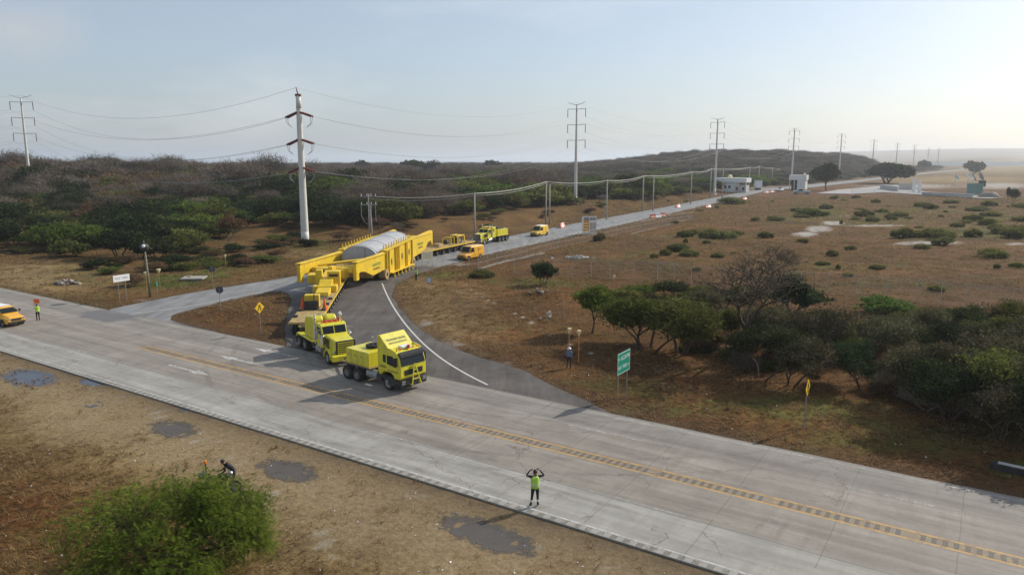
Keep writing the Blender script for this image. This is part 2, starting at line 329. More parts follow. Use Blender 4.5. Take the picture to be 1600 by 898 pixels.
me.loops.add(F.size); me.loops.foreach_set('vertex_index',F.ravel()); me.polygons.add(len(F)); me.polygons.foreach_set('loop_start',np.arange(0,F.size,4)); me.polygons.foreach_set('loop_total',np.full(len(F),4))
me.update(); me.polygons.foreach_set('use_smooth',[True]*len(F))
# cover map of the ground itself: how green, how straw pale, how red, how bare
def blobs(L,x,y):
    v=np.zeros(np.shape(x))
    for px,py,rx,ry,a in L:
        p=at(px,py); q=at(px+rx,py); r=at(px,py-ry)
        ux=max(abs(q.x-p.x),.3); uy=max(abs(r.y-p.y),.3)
        cx=p.x+(y-p.y)*(p.x/p.y)
        v=np.maximum(v,a*np.exp(-((x-cx)/ux)**2-((y-p.y)/uy)**2))
    return v
def cover(x,y):
    s,t=st(x,y); lf=left_of(x,y)
    green=blobs([(275,440,60,10,1),(330,430,40,8,.7),(700,432,60,8,.6),(850,445,60,8,.7),(760,440,40,8,.4),(1250,645,160,25,.45),(1580,735,60,14,.6),(990,415,90,10,.3),(120,430,120,25,.25),(130,480,100,12,.25),
                  (480,385,60,12,.5),(330,420,70,12,.45),(960,520,70,20,.25),(1400,445,250,14,.3),(1050,630,120,20,.25),(60,850,60,50,.3),(210,745,12,6,.5),(1350,345,150,10,.5),(1100,370,90,8,.4),(1270,332,60,10,.7),(1450,368,70,7,.7),(1540,362,70,12,.7),(1450,328,50,6,.6),(1380,338,50,8,.6),(1545,340,50,9,.6),(1010,400,60,6,.4),(1300,420,120,10,.3),(1150,640,200,16,.45),(1400,690,200,25,.45),(960,600,90,14,.3)],x,y)
    straw=blobs([(60,430,140,22,.9),(100,650,170,60,.75),(300,700,220,50,.85),(480,820,160,90,.85),(700,880,200,40,.7),(700,490,90,50,.55),(650,450,60,30,.5),(760,520,60,20,.3),(500,400,90,12,.5),(1000,640,120,14,.3),(380,470,60,10,.2),(640,880,160,60,.4),(1500,280,160,6,.9)],x,y)
    bare=blobs([(1258,366,24,5,1.),(1280,358,24,5,1.),(1302,350,22,4,1.),(1450,381,70,4,.9),(1370,354,60,2.5,.8),(1585,383,30,3,.8),(1320,337,22,2,.6),(1500,373,20,2,.5),(700,540,40,14,.6),(665,505,22,16,.55),(790,570,30,12,.5),(740,545,20,10,.5),
              (700,412,60,6,.65),(640,425,50,6,.4),(830,380,60,8,.4),(920,355,60,6,.4),(1180,292,60,6,.6),(1420,291,110,5,.75),(1560,290,70,6,.8),(1100,305,80,6,.35),(230,470,30,8,.5),(296,497,22,8,.35),(270,505,12,6,.4)],x,y)
    for PP,wdt,a in (([(745,425),(725,440),(735,455),(770,475),(815,495),(860,525),(930,555)],.35,.62),([(640,438),(690,452),(760,470)],.4,.5),([(560,890),(420,800),(330,715),(250,650),(150,610)],.5,.5),([(640,890),(470,800),(372,715),(285,650),(190,610)],.45,.45),([(980,898),(860,860),(720,800),(600,760)],.6,.5),([(1000,655),(1150,668),(1330,700),(1500,735)],.4,.4),([(380,400),(430,390),(480,392)],.6,.5)):
        dd_=seg_dist(x,y,[A2(*q) for q in PP]); bare=np.maximum(bare,a*np.exp(-(dd_/wdt)**2))
    strip=(sstep(19,23,t+2.5*(fbm(x,y,7,41)-.5))*(t<28))
    red=.72+.0*x; red=np.where((lf>0)&(y>75),.40,red); red=np.where(t<28,.18+.7*blobs([(40,800,120,60,1.)],x,y),red)
    red=red*(1-sstep(300,1400,np.hypot(x,y)))
    straw=np.maximum(straw,.75*sstep(450,1500,np.hypot(x,y))*(lf<0))
    return green,straw,red,bare,strip
g_,s_,r_,b_,k_=cover(Xf,Yf)
ca=me.color_attributes.new('cover','FLOAT_COLOR','POINT'); ca.data.foreach_set('color',np.stack([g_,s_,r_,b_],-1).astype(np.float32).ravel())
cb=me.attributes.new('verge','FLOAT','POINT'); cb.data.foreach_set('value',k_.astype(np.float32))
rdist=np.where(np.hypot(Xf,Yf)<450,road_dist(Xf,Yf),99.); cb=me.attributes.new('roadside','FLOAT','POINT'); cb.data.foreach_set('value',np.exp(-rdist/1.1).astype(np.float32))
GM=bpy.data.materials.new('dry_grass_ground'); GM.use_nodes=True; nt=GM.node_tree; pb=nt.nodes['Principled BSDF']; pb.inputs['Roughness'].default_value=.95; pb.inputs['Specular IOR Level'].default_value=.1
tc=N(nt,'ShaderNodeTexCoord')
def noise(nt,sc,det=6,ro=.6,scale=(1,1,1),src=None):
    n=N(nt,'ShaderNodeTexNoise'); n.inputs['Scale'].default_value=sc; n.inputs['Detail'].default_value=det; n.inputs['Roughness'].default_value=ro
    m=N(nt,'ShaderNodeMapping'); m.inputs['Scale'].default_value=scale; nt.links.new(src or tc.outputs['Object'],m.inputs[0]); nt.links.new(m.outputs[0],n.inputs['Vector']); return n.outputs['Fac']
def math_(nt,op,a,b=None,c=None,clamp=False):
    n=N(nt,'ShaderNodeMath',operation=op); n.use_clamp=clamp
    for i,v in enumerate((a,b,c)):
        if v is None: continue
        if isinstance(v,(int,float)): n.inputs[i].default_value=v
        else: nt.links.new(v,n.inputs[i])
    return n.outputs[0]
def ramp(nt,f,stops):
    r=N(nt,'ShaderNodeValToRGB'); e=r.color_ramp.elements
    while len(e)<len(stops): e.new(.5)
    for i,(p,c) in enumerate(stops): e[i].position=p; e[i].color=(*c,1) if len(c)==3 else c
    nt.links.new(f,r.inputs[0]); return r.outputs[0]
def mixc(nt,f,a,b,mode='MIX'):
    m=N(nt,'ShaderNodeMix',data_type='RGBA',blend_type=mode)
    if isinstance(f,(int,float)): m.inputs['Factor'].default_value=f
    else: nt.links.new(f,m.inputs['Factor'])
    for k,v in (('A',a),('B',b)):
        if isinstance(v,tuple): m.inputs[k].default_value=(*v,1)
        else: nt.links.new(v,m.inputs[k])
    return m.outputs['Result']
at1=N(nt,'ShaderNodeAttribute',attribute_name='cover'); sep=N(nt,'ShaderNodeSeparateColor'); nt.links.new(at1.outputs['Color'],sep.inputs[0])
big=noise(nt,.07,5); mid=noise(nt,.45,7,.65); fine=noise(nt,3.5,8,.75); vf=noise(nt,14,4,.7)
base=ramp(nt,fine,[(.32,(.055,.034,.013)),(.5,(.16,.098,.036)),(.66,(.28,.185,.072))])
redc=ramp(nt,fine,[(.32,(.040,.018,.007)),(.5,(.145,.062,.022)),(.68,(.26,.125,.048))])
f=math_(nt,'MULTIPLY_ADD',mid,2.2,-1.25); f=math_(nt,'ADD',f,math_(nt,'MULTIPLY',sep.outputs['Blue'],1.15),clamp=True)
col=mixc(nt,f,base,redc)
strawc=ramp(nt,fine,[(.3,(.20,.145,.075)),(.52,(.37,.28,.15)),(.7,(.50,.40,.23))])
f=math_(nt,'ADD',math_(nt,'MULTIPLY_ADD',mid,1.6,-1.0),math_(nt,'MULTIPLY',sep.outputs['Green'],1.25),clamp=True); col=mixc(nt,f,col,strawc)
greenc=ramp(nt,fine,[(.3,(.040,.050,.014)),(.5,(.11,.125,.030)),(.68,(.19,.20,.06))])
f=math_(nt,'ADD',math_(nt,'ADD',math_(nt,'MULTIPLY_ADD',mid,3.2,-1.95),math_(nt,'MULTIPLY_ADD',noise(nt,.11,5,.65),2.4,-1.15)),math_(nt,'MULTIPLY',sep.outputs['Red'],1.8),clamp=True); col=mixc(nt,f,col,greenc)
dm=ramp(nt,big,[(.35,(.60,.58,.54)),(.65,(1.22,1.20,1.12))]); col=mixc(nt,1.0,col,dm,'MULTIPLY'); col=mixc(nt,1.0,col,(.86,.84,.82),'MULTIPLY')
speck=ramp(nt,noise(nt,.9,10,.85),[(.36,(.34,.31,.27)),(.5,(1,1,1)),(.66,(1.25,1.22,1.15))]); col=mixc(nt,.85,col,speck,'MULTIPLY')
dirt=ramp(nt,fine,[(.3,(.19,.135,.075)),(.5,(.28,.21,.12)),(.7,(.35,.27,.165))]); av=N(nt,'ShaderNodeAttribute',attribute_name='verge')
f=math_(nt,'MULTIPLY',av.outputs['Fac'],math_(nt,'MULTIPLY_ADD',mid,1.2,.2,clamp=True),clamp=True); col=mixc(nt,f,col,dirt)
barec=ramp(nt,mid,[(.35,(.22,.19,.16)),(.6,(.42,.385,.34))])
f=math_(nt,'MULTIPLY_ADD',math_(nt,'ADD',at1.outputs['Alpha'],math_(nt,'MULTIPLY_ADD',mid,.9,-.45)),3.2,-1.25,clamp=True); col=mixc(nt,f,col,barec)
ar=N(nt,'ShaderNodeAttribute',attribute_name='roadside'); f=math_(nt,'MULTIPLY',ar.outputs['Fac'],math_(nt,'MULTIPLY_ADD',mid,2.0,-.35,clamp=True),clamp=True); col=mixc(nt,f,col,(.085,.062,.042))
nt.links.new(col,pb.inputs['Base Color'])
bp=N(nt,'ShaderNodeBump'); bp.inputs['Strength'].default_value=.7; bp.inputs['Distance'].default_value=.18; hsum=math_(nt,'ADD',fine,math_(nt,'MULTIPLY',mid,.8)); nt.links.new(hsum,bp.inputs['Height']); nt.links.new(bp.outputs[0],pb.inputs['Normal'])
me.materials.append(GM); go=bpy.data.objects.new('ground',me); C.objects.link(go); struct(go)

# sea
sm=bpy.data.materials.new('sea_water'); sm.use_nodes=True; b=sm.node_tree.nodes['Principled BSDF']; b.inputs['Base Color'].default_value=(.03,.06,.085,1); b.inputs['Roughness'].default_value=.28
m=MB(); m.add([(-26000,900,-9),(16000,900,-9),(16000,45000,-9),(-26000,45000,-9)],[(0,1,2,3)]); struct(m.build('sea',sm))

# puddles
def puddle_mat(name,c,rough,spk):
    m=bpy.data.materials.new(name); m.use_nodes=True; nt=m.node_tree; b=nt.nodes['Principled BSDF']; b.inputs['Roughness'].default_value=rough
    global tc
    tc=N(nt,'ShaderNodeTexCoord'); n=noise(nt,9,6,.8); nt.links.new(ramp(nt,n,[(.35,tuple(x*.7 for x in c)),(.62,c),(.7,tuple(min(1,x*spk) for x in c))]),b.inputs['Base Color']); return m
PW=puddle_mat('muddy_water',(.035,.045,.075),.12,1.2); PG=puddle_mat('wet_gravel',(.105,.094,.085),.8,2.4)
def ragged(m_):
    nt=m_.node_tree; b=nt.nodes['Principled BSDF']; t=N(nt,'ShaderNodeTexCoord'); n=N(nt,'ShaderNodeTexNoise'); n.inputs['Scale'].default_value=2.2; n.inputs['Detail'].default_value=8; n.inputs['Roughness'].default_value=.7; nt.links.new(t.outputs['Object'],n.inputs['Vector'])
    a=N(nt,'ShaderNodeAttribute',attribute_name='rim'); f=math_(nt,'ADD',math_(nt,'MULTIPLY_ADD',n.outputs['Fac'],-2.4,1.55),a.outputs['Fac']); f=math_(nt,'MULTIPLY',math_(nt,'MULTIPLY_ADD',f,-2.2,2.5,clamp=True),.88)
    tr=N(nt,'ShaderNodeBsdfTransparent'); mxs=N(nt,'ShaderNodeMixShader'); nt.links.new(f,mxs.inputs[0]); nt.links.new(tr.outputs[0],mxs.inputs[1]); nt.links.new(b.outputs[0],mxs.inputs[2]); nt.links.new(mxs.outputs[0],nt.nodes['Material Output'].inputs[0])
ragged(PW); ragged(PG)
for i,(a,b_,ra,rb) in enumerate(PUDS):
    m=MB(); n=40; V=[(a,b_,0)]; rim=[0.]; F=[]
    for j in range(1,9):
        for k in range(n):
            th=2*PI*k/n; q=1.5*j/8; u,v=ra*math.cos(th)*q,rb*math.sin(th)*q; V.append((a+.8*u+.6*v,b_-.6*u+.8*v,0)); rim.append((j/8)**2)
    for k in range(n): F.append((0,1+k,1+(k+1)%n))
    for j in range(7):
        for k in range(n): F.append((1+j*n+k,1+(j+1)*n+k,1+(j+1)*n+(k+1)%n,1+j*n+(k+1)%n))
    zz=height(np.array([v[0] for v in V]),np.array([v[1] for v in V])); m.add([(v[0],v[1],max(z+.012,-.012)) for v,z in zip(V,zz)],F); o=m.build('puddle',PW if i<3 else PG); struct(o)
    at_=o.data.attributes.new('rim','FLOAT','POINT'); at_.data.foreach_set('value',rim)

# ---------------------------------------------------------------- highway (local x = along, y = across, origin on the near edge)
hwo=hw(0,27.15); HWM=bpy.data.materials.new('highway_concrete'); HWM.use_nodes=True; nt=HWM.node_tree; pb=nt.nodes['Principled BSDF']; pb.inputs['Roughness'].default_value=.75; pb.inputs['Specular IOR Level'].default_value=.3
tc=N(nt,'ShaderNodeTexCoord'); sx=N(nt,'ShaderNodeSeparateXYZ'); nt.links.new(tc.outputs['Object'],sx.inputs[0]); ox,oy=sx.outputs['X'],sx.outputs['Y']
fine=noise(nt,5,8,.7); mid=noise(nt,.35,6,.6); strk=noise(nt,1,7,.7,(.05,1.6,1)); cross=noise(nt,1,6,.65,(1.8,.16,1)); 
lane=ramp(nt,math_(nt,'DIVIDE',oy,14.6),[(0,(.335,.335,.315)),(.245,(.335,.335,.315)),(.262,(.262,.243,.218)),(.49,(.285,.268,.24)),(.55,(.262,.238,.215)),(.78,(.30,.283,.256)),(.80,(.228,.215,.20)),(1,(.28,.268,.248))])
col=mixc(nt,1.,lane,ramp(nt,strk,[(.3,(.72,.71,.70)),(.6,(1.08,1.08,1.08))]),'MULTIPLY')
col=mixc(nt,math_(nt,'MULTIPLY',ramp(nt,mid,[(.42,(0,0,0)),(.6,(1,1,1))]),.55),col,ramp(nt,cross,[(.36,(.74,.71,.69)),(.52,(1.05,1.05,1.05))]),'MULTIPLY')
col=mixc(nt,.9,col,ramp(nt,mid,[(.3,(.80,.79,.78)),(.65,(1.12,1.12,1.12))]),'MULTIPLY')
col=mixc(nt,.5,col,ramp(nt,fine,[(.3,(.8,.8,.8)),(.7,(1.15,1.15,1.15))]),'MULTIPLY')
stn=noise(nt,1.1,5,.6,(.55,1.4,1)); col=mixc(nt,math_(nt,'MULTIPLY',ramp(nt,stn,[(.60,(0,0,0)),(.70,(1,1,1))]),.38),col,(.11,.10,.095))
wheelw=math_(nt,'MULTIPLY',math_(nt,'ABSOLUTE',math_(nt,'SINE',math_(nt,'MULTIPLY',math_(nt,'ADD',oy,math_(nt,'MULTIPLY',mid,.8)),.87*2))),.16); col=mixc(nt,wheelw,col,(.12,.11,.10))
vor=N(nt,'ShaderNodeTexVoronoi',feature='DISTANCE_TO_EDGE'); vor.inputs['Scale'].default_value=.16; wv=N(nt,'ShaderNodeMapping'); nt.links.new(tc.outputs['Object'],wv.inputs[0]); nz2=N(nt,'ShaderNodeTexNoise'); nz2.inputs['Scale'].default_value=.9; nz2.inputs['Detail'].default_value=5; nt.links.new(tc.outputs['Object'],nz2.inputs['Vector']); va=N(nt,'ShaderNodeVectorMath',operation='ADD'); nt.links.new(wv.outputs[0],va.inputs[0]); vs=N(nt,'ShaderNodeVectorMath',operation='SCALE'); vs.inputs['Scale'].default_value=1.6; nt.links.new(nz2.outputs['Color'],vs.inputs[0]); nt.links.new(vs.outputs[0],va.inputs[1]); nt.links.new(va.outputs[0],vor.inputs['Vector'])
crk=math_(nt,'MULTIPLY',math_(nt,'LESS_THAN',vor.outputs['Distance'],.004),math_(nt,'MULTIPLY',math_(nt,'GREATER_THAN',noise(nt,.22,3),.52),.55)); col=mixc(nt,crk,col,(.09,.08,.07))
arx=math_(nt,'SUBTRACT',ox,-33); ary=math_(nt,'SUBTRACT',oy,34); ard=math_(nt,'SQRT',math_(nt,'ADD',math_(nt,'MULTIPLY',arx,arx),math_(nt,'MULTIPLY',ary,ary)))
for rad_,wd_ in ((22.3,.16),(24.2,.14),(25.1,.2),(27.0,.17),(31.0,.2),(33.0,.2)):
    q_=math_(nt,'MULTIPLY',math_(nt,'LESS_THAN',math_(nt,'ABSOLUTE',math_(nt,'SUBTRACT',ard,rad_)),wd_),ramp(nt,noise(nt,.3,6,.7),[(.42,(0,0,0)),(.6,(.34,.34,.34))])); col=mixc(nt,q_,col,(.10,.09,.085))
col=mixc(nt,1.,col,(1.04,1.0,.95),'MULTIPLY')
def band(v,c,wd):   # 1 inside |v-c|<wd
    return math_(nt,'LESS_THAN',math_(nt,'ABSOLUTE',math_(nt,'SUBTRACT',v,c)),wd)
jx=math_(nt,'LESS_THAN',math_(nt,'ABSOLUTE',math_(nt,'SUBTRACT',math_(nt,'MODULO',math_(nt,'ADD',ox,math_(nt,'MULTIPLY_ADD',noise(nt,.6,2),.12,400.6)),4.8),2.4)),.025)
jw=math_(nt,'GREATER_THAN',noise(nt,.5,2),.40); jx=math_(nt,'MULTIPLY',jx,jw)
col=mixc(nt,math_(nt,'MULTIPLY',jx,.42),col,(.10,.09,.08))
for c,k in ((3.62,.6),(7.2,.2),(11.25,.5)): col=mixc(nt,math_(nt,'MULTIPLY',band(math_(nt,'ADD',oy,math_(nt,'MULTIPLY_ADD',noise(nt,.5,5,.7),.14,-.07)),c,.035),k),col,(.12,.11,.10))
# grey patch of spilled bitumen in front of the side road
edge=math_(nt,'ADD',math_(nt,'MULTIPLY_ADD',mid,2.4,-1.2),math_(nt,'MULTIPLY_ADD',fine,1.1,-.55))
px_=math_(nt,'DIVIDE',math_(nt,'ADD',ox,77.5),5.0); py_=math_(nt,'DIVIDE',math_(nt,'SUBTRACT',oy,13.0),2.1)
rr=math_(nt,'ADD',math_(nt,'ADD',math_(nt,'MULTIPLY',px_,px_),math_(nt,'MULTIPLY',py_,py_)),edge); f=math_(nt,'MULTIPLY_ADD',rr,-2.5,2.6,clamp=True)
col=mixc(nt,math_(nt,'MULTIPLY',f,.8),col,(.13,.13,.135))
col=mixc(nt,math_(nt,'MULTIPLY',math_(nt,'GREATER_THAN',math_(nt,'ADD',oy,math_(nt,'MULTIPLY',mid,1.2)),15.0),.6),col,(.2,.17,.14))
nt.links.new(col,pb.inputs['Base Color']); bp=N(nt,'ShaderNodeBump'); bp.inputs['Strength'].default_value=.25; bp.inputs['Distance'].default_value=.02; nt.links.new(fine,bp.inputs['Height']); nt.links.new(bp.outputs[0],pb.inputs['Normal'])
m=MB(); V=[];Fc=[]; ss=np.arange(-420,181,2.)
for s in ss:
    j=.10*mnoise.noise(Vector((s*.21,0,0)))+.05*mnoise.noise(Vector((s*1.1,2,0)))
    for t,z in ((0,-.25),(0,.09),(14.6+j,.09),(14.62+j,-.25)): V.append((s,t,z))
for k in range(len(ss)-1):
    a=k*4; Fc+=[(a,a+4,a+5,a+1),(a+1,a+5,a+6,a+2),(a+2,a+6,a+7,a+3)]
m.add(V,Fc); hwy=m.build('highway',HWM); hwy.location=hwo; hwy.rotation_euler=(0,0,HZ); struct(hwy)
def paint(name,c,wear=.45,sc=2.2,rough=.7):
    m=bpy.data.materials.new(name); m.use_nodes=True; nt=m.node_tree; b=nt.nodes['Principled BSDF']; b.inputs['Roughness'].default_value=rough
    global tc
    tc=N(nt,'ShaderNodeTexCoord'); n=noise(nt,sc,9,.8); tr=N(nt,'ShaderNodeBsdfTransparent'); mxs=N(nt,'ShaderNodeMixShader'); b.inputs['Base Color'].default_value=(*c,1)
    a=ramp(nt,n,[(wear-.1,(0,0,0)),(wear+.12,(.9,.9,.9))]); nt.links.new(a,mxs.inputs[0]); nt.links.new(tr.outputs[0],mxs.inputs[1]); nt.links.new(b.outputs[0],mxs.inputs[2]); nt.links.new(mxs.outputs[0],nt.nodes['Material Output'].inputs[0]); return m
PWH=paint('worn_white_paint',(.62,.61,.58),.44); PWF=paint('faded_white_paint',(.50,.50,.48),.50); PYE=paint('worn_yellow_paint',(.55,.33,.11),.39); PBK=paint('rumble_groove_dark',(.16,.14,.12),.44,4); PYF=paint('faded_yellow',(.40,.30,.17),.50)
def strip(name,mt,rects,z=.094,parent=hwy):
    m=MB()
    for x0,x1,y0,y1 in rects: m.add([(x0,y0,z),(x1,y0,z),(x1,y1,z),(x0,y1,z)],[(0,1,2,3)])
    return m.build(name,mt,parent)
strip('yellow_line',PYE,[(-62+i*4,-58+i*4,7.08,7.22) for i in range(50)]); strip('yellow_line',PYE,[(-62+i*4,-58+i*4,7.88,8.02) for i in range(50)])
strip('yellow_wash',PYF,[(-62+i*6,-56.4+i*6,7.23,7.87) for i in range(33)])
strip('centre_rumble',PBK,[(-61.4+i*.42+(i//13)*.55,-61.4+i*.42+.2+(i//13)*.55,7.27,7.83) for i in range(400)],z=.098)
strip('edge_line',PWH,[(-230+i*6,-224+i*6,.42,.52) for i in range(58)]); 
strip('edge_rumble',paint('edge_groove_dark',(.22,.20,.17),.50,3),[(-58+i*.62,-58+i*.62+.3,.03,.38) for i in range(150)])
strip('far_edge_line',PWF,[(-21+i*6,-15+i*6,14.12,14.25) for i in range(18)]); 
strip('lane_line',PWF,[(s,s+5,3.66,3.78) for s in (-66,-30.6,-15.6,-1.6,12,27)]); strip('lane_line',PWF,[(s,s+5,11.2,11.32) for s in (-57.5,-44,-21,-6,9)])
strip('turn_line',PWF,[(-140+i*5,-136+i*5,3.66,3.78) for i in range(12)])
def arrow(s0,s1,y,mt):
    m=MB(); d=1 if s1>s0 else -1; z=.095; hl=1.9
    m.add([(s0,y-.09,z),(s1-d*hl,y-.09,z),(s1-d*hl,y+.09,z),(s0,y+.09,z)],[(0,1,2,3)]); m.add([(s1-d*hl,y-.42,z),(s1,y,z),(s1-d*hl,y+.42,z)],[(0,1,2)])
    return m.build('lane_arrow',mt,hwy)
arrow(-54.6,-49.3,5.45,PWH); arrow(-53.2,-48,2.55,PWF); arrow(-48.4,-53.6,9.45,PWH); arrow(-48.,-53.3,12.7,PWH)
# rubber on the road where the convoy swings: part of the surface
# ---------------------------------------------------------------- asphalt side road
ASM=bpy.data.materials.new('worn_asphalt'); ASM.use_nodes=True; nt=ASM.node_tree; pb=nt.nodes['Principled BSDF']; pb.inputs['Roughness'].default_value=.85; pb.inputs['Specular IOR Level'].default_value=.25
tc=N(nt,'ShaderNodeTexCoord'); fine=noise(nt,6,8,.75); mid=noise(nt,.3,6,.65); sx=N(nt,'ShaderNodeSeparateXYZ'); nt.links.new(tc.outputs['Object'],sx.inputs[0])
asph=ramp(nt,mid,[(.3,(.075,.068,.062)),(.5,(.11,.10,.092)),(.7,(.145,.128,.115))])
far_c=ramp(nt,mid,[(.3,(.19,.195,.20)),(.7,(.27,.27,.265))])
# the older, paler surface: far road and the branch to the left
sumxy=math_(nt,'MULTIPLY_ADD',sx.outputs['X'],-.9,math_(nt,'MULTIPLY',sx.outputs['Y'],.44)); f1=math_(nt,'MULTIPLY_ADD',math_(nt,'ADD',sumxy,math_(nt,'MULTIPLY',mid,3)),.45,-28.6,clamp=True)
f2=math_(nt,'MULTIPLY_ADD',math_(nt,'ADD',sx.outputs['Y'],math_(nt,'MULTIPLY',mid,8)),.16,-18.4,clamp=True)
col=mixc(nt,math_(nt,'MAXIMUM',f1,f2),asph,far_c)
col=mixc(nt,.7,col,ramp(nt,fine,[(.3,(.75,.75,.75)),(.7,(1.2,1.2,1.2))]),'MULTIPLY')
tr=noise(nt,1,6,.7,(.9,.10,1)); col=mixc(nt,.75,col,ramp(nt,tr,[(.35,(.66,.63,.61)),(.6,(1.1,1.1,1.1))]),'MULTIPLY')
nt.links.new(col,pb.inputs['Base Color']); bp=N(nt,'ShaderNodeBump'); bp.inputs['Strength'].default_value=.3; bp.inputs['Distance'].default_value=.02; nt.links.new(fine,bp.inputs['Height']); nt.links.new(bp.outputs[0],pb.inputs['Normal'])
import bmesh
from mathutils.geometry import tessellate_polygon
def wob(P,a=.16,f=.5):
    Q=[]
    for p,q in zip(P,P[1:]+P[:1]):
        L=math.hypot(q[0]-p[0],q[1]-p[1]); n=max(1,int(L/1.2)) if math.hypot(*p)<170 else 1
        for i in range(n):
            t=i/n; x=p[0]+(q[0]-p[0])*t; y=p[1]+(q[1]-p[1])*t
            Q.append((x+a*mnoise.noise(Vector((x*f,y*f,1)))*1.3,y+a*mnoise.noise(Vector((x*f,y*f,9)))*1.3))
    return Q
def sheet(outer,holes,z):
    loops=[[Vector((x,y,0)) for x,y in outer]]+[[Vector((x,y,0)) for x,y in h] for h in holes]
    tri=tessellate_polygon(loops); V=[v for l in loops for v in l]; return V,tri
outer=wob(ROADPOLY); hole=wob(ISLB)
V,tri=sheet(outer,[hole],0); fz=lambda v:.05+max(0,hz(v.x,v.y)+.25 if math.hypot(v.x,v.y)>430 else 0)
m=MB(); m.add([(v.x,v.y,fz(v)) for v in V],[t for t in tri])
n0=len(outer)
for L0,n in ((0,len(outer)),(len(outer),len(hole))):
    idxs=[L0+i for i in range(n)]
    base_=len(m.v); m.v+=[(m.v[i][0],m.v[i][1],m.v[i][2]-.3) for i in idxs]
    for i in range(n): m.f.append((idxs[i],idxs[(i+1)%n],base_+(i+1)%n,base_+i)); m.m.append(0)
ao=m.build('side_road',ASM); struct(ao)
bm=bmesh.new(); bm.from_mesh(ao.data); bmesh.ops.recalc_face_normals(bm,faces=bm.faces)
bm.to_mesh(ao.data); bm.free()
def ribbon(name,P,wd,mt,parent,z=.056,off=0):
    P=smooth_line(P,2); m=MB(); V=[]
    for i,p in enumerate(P):
        a=P[max(0,i-1)]; b=P[min(len(P)-1,i+1)]; dx,dy=b[0]-a[0],b[1]-a[1]; L=math.hypot(dx,dy); nx_,ny_=-dy/L,dx/L
        V+=[(p[0]+nx_*(off-wd/2),p[1]+ny_*(off-wd/2),z),(p[0]+nx_*(off+wd/2),p[1]+ny_*(off+wd/2),z)]
    m.add(V,[(2*i,2*i+2,2*i+3,2*i+1) for i in range(len(P)-1)]); return m.build(name,mt,parent)
PWS=paint('solid_white_line',(.62,.60,.57),.30)
ribbon('edge_line',[A2(597,443),A2(603,458),A2(612,476),A2(627,499),A2(645,521),A2(668,544),A2(695,565),A2(728,585),A2(762,602)],.17,PWS,ao)
ribbon('edge_line',[A2(213,490),A2(300,479),A2(340,470),A2(400,458),A2(466,446)],.14,PWS,ao)
ribbon('edge_line',[A2(245,480),A2(300,462),A2(400,446),A2(470,437)],.12,PWF,ao)
ribbon('edge_line',[A2(655,408),A2(740,400),A2(800,389),A2(900,364.5),A2(1000,342.5),A2(1100,322.5),A2(1190,304)],.14,PWS,ao)
ribbon('edge_line',[A2(700,391),A2(805,373),A2(880,358),A2(1000,337),A2(1100,317.5),A2(1190,300)],.14,PWS,ao)
# right-hand yard road and pale service lanes far away
def lane_sheet(name,P,mt,z=.04):
    m=MB(); pts=[ground(*p) for p in P]; 
    V=[Vector((p.x,p.y,0)) for p in pts]; tri=tessellate_polygon([V]); m.add([(v.x,v.y,max(hz(v.x,v.y),0)+.25) for v in V],tri); o=m.build(name,mt); struct(o)
LANE=mat('pale_service_road',(.33,.32,.31),.9,var=.15,scale=.2)
lane_sheet('service_road',[(1275,303),(1310,297),(1400,292),(1445,300),(1570,309),(1545,311),(1440,305),(1380,301),(1330,304)],LANE)

# ---------------------------------------------------------------- haze
m=MB(); m.box(-27000,18000,-60,46000,-34,128); hzo=m.build('haze',None)
HM=bpy.data.materials.new('haze_air'); HM.use_nodes=True; nt=HM.node_tree; nt.nodes.clear(); o_=N(nt,'ShaderNodeOutputMaterial'); pv=N(nt,'ShaderNodeVolumePrincipled')
pv.inputs['Color'].default_value=(.86,.91,.97,1); pv.inputs['Density'].default_value=HAZE_DENSITY; pv.inputs['Anisotropy'].default_value=.35
nt.links.new(pv.outputs[0],o_.inputs['Volume']); hzo.data.materials.clear(); hzo.data.materials.append(HM); struct(hzo,'stuff')

# ---------------------------------------------------------------- vegetation
def branches(seed,height,spread,levels=4,n0=1,splits=(2,4),trunk=.12,flat=.5,lean=.15,first=.32,wig=.25,stems=1):
    r=random.Random(seed); segs=[]; tips=[]
    def grow(p,d,L,rad,lv):
        P=[p]; n=3 if lv<3 else 2
        for i in range(n):
            d=(d+Vector((r.uniform(-wig,wig),r.uniform(-wig,wig),r.uniform(-wig,wig)*.5))).normalized(); P.append(P[-1]+d*L/n)
        segs.append((P,rad,rad*.62,lv))
        if lv>=levels: tips.append((P[-1],d)); return
        if lv>=levels-1: tips.append((P[1],d))
        k=r.randint(*splits); a0=r.uniform(0,6.28)
        for i in range(k):
            a=a0+i*6.28/k+r.uniform(-.4,.4); o=Vector((math.cos(a),math.sin(a),0)); up=Vector((0,0,1))
            nd=(d*.55+o*spread*r.uniform(.6,1.15)+up*(.45-flat*lv/levels)).normalized()
            q=P[-1] if i<k-1 or lv==0 else P[-1]*.5+P[-2]*.5
            grow(q,nd,L*r.uniform(.62,.92),rad*.62,lv+1)
    for s in range(stems):
        a=s*6.28/stems+r.uniform(0,1); d=Vector((math.cos(a)*(lean+(.55 if stems>1 else 0)),math.sin(a)*(lean+(.55 if stems>1 else 0)),1)).normalized()
        grow(Vector((math.cos(a),math.sin(a),0))*(.08*stems if stems>1 else 0)-Vector((0,0,.15)),d,height*first*r.uniform(.85,1.15),trunk,0)
    # scale so that the top is at the height asked for
    top=max(p.z for p,_ in tips); k=height*.93/top
    segs=[([Vector((p.x*k,p.y*k,p.z*k)) for p in P],a,b,l) for P,a,b,l in segs]; tips=[(p*k,d) for p,d in tips]
    return segs,tips
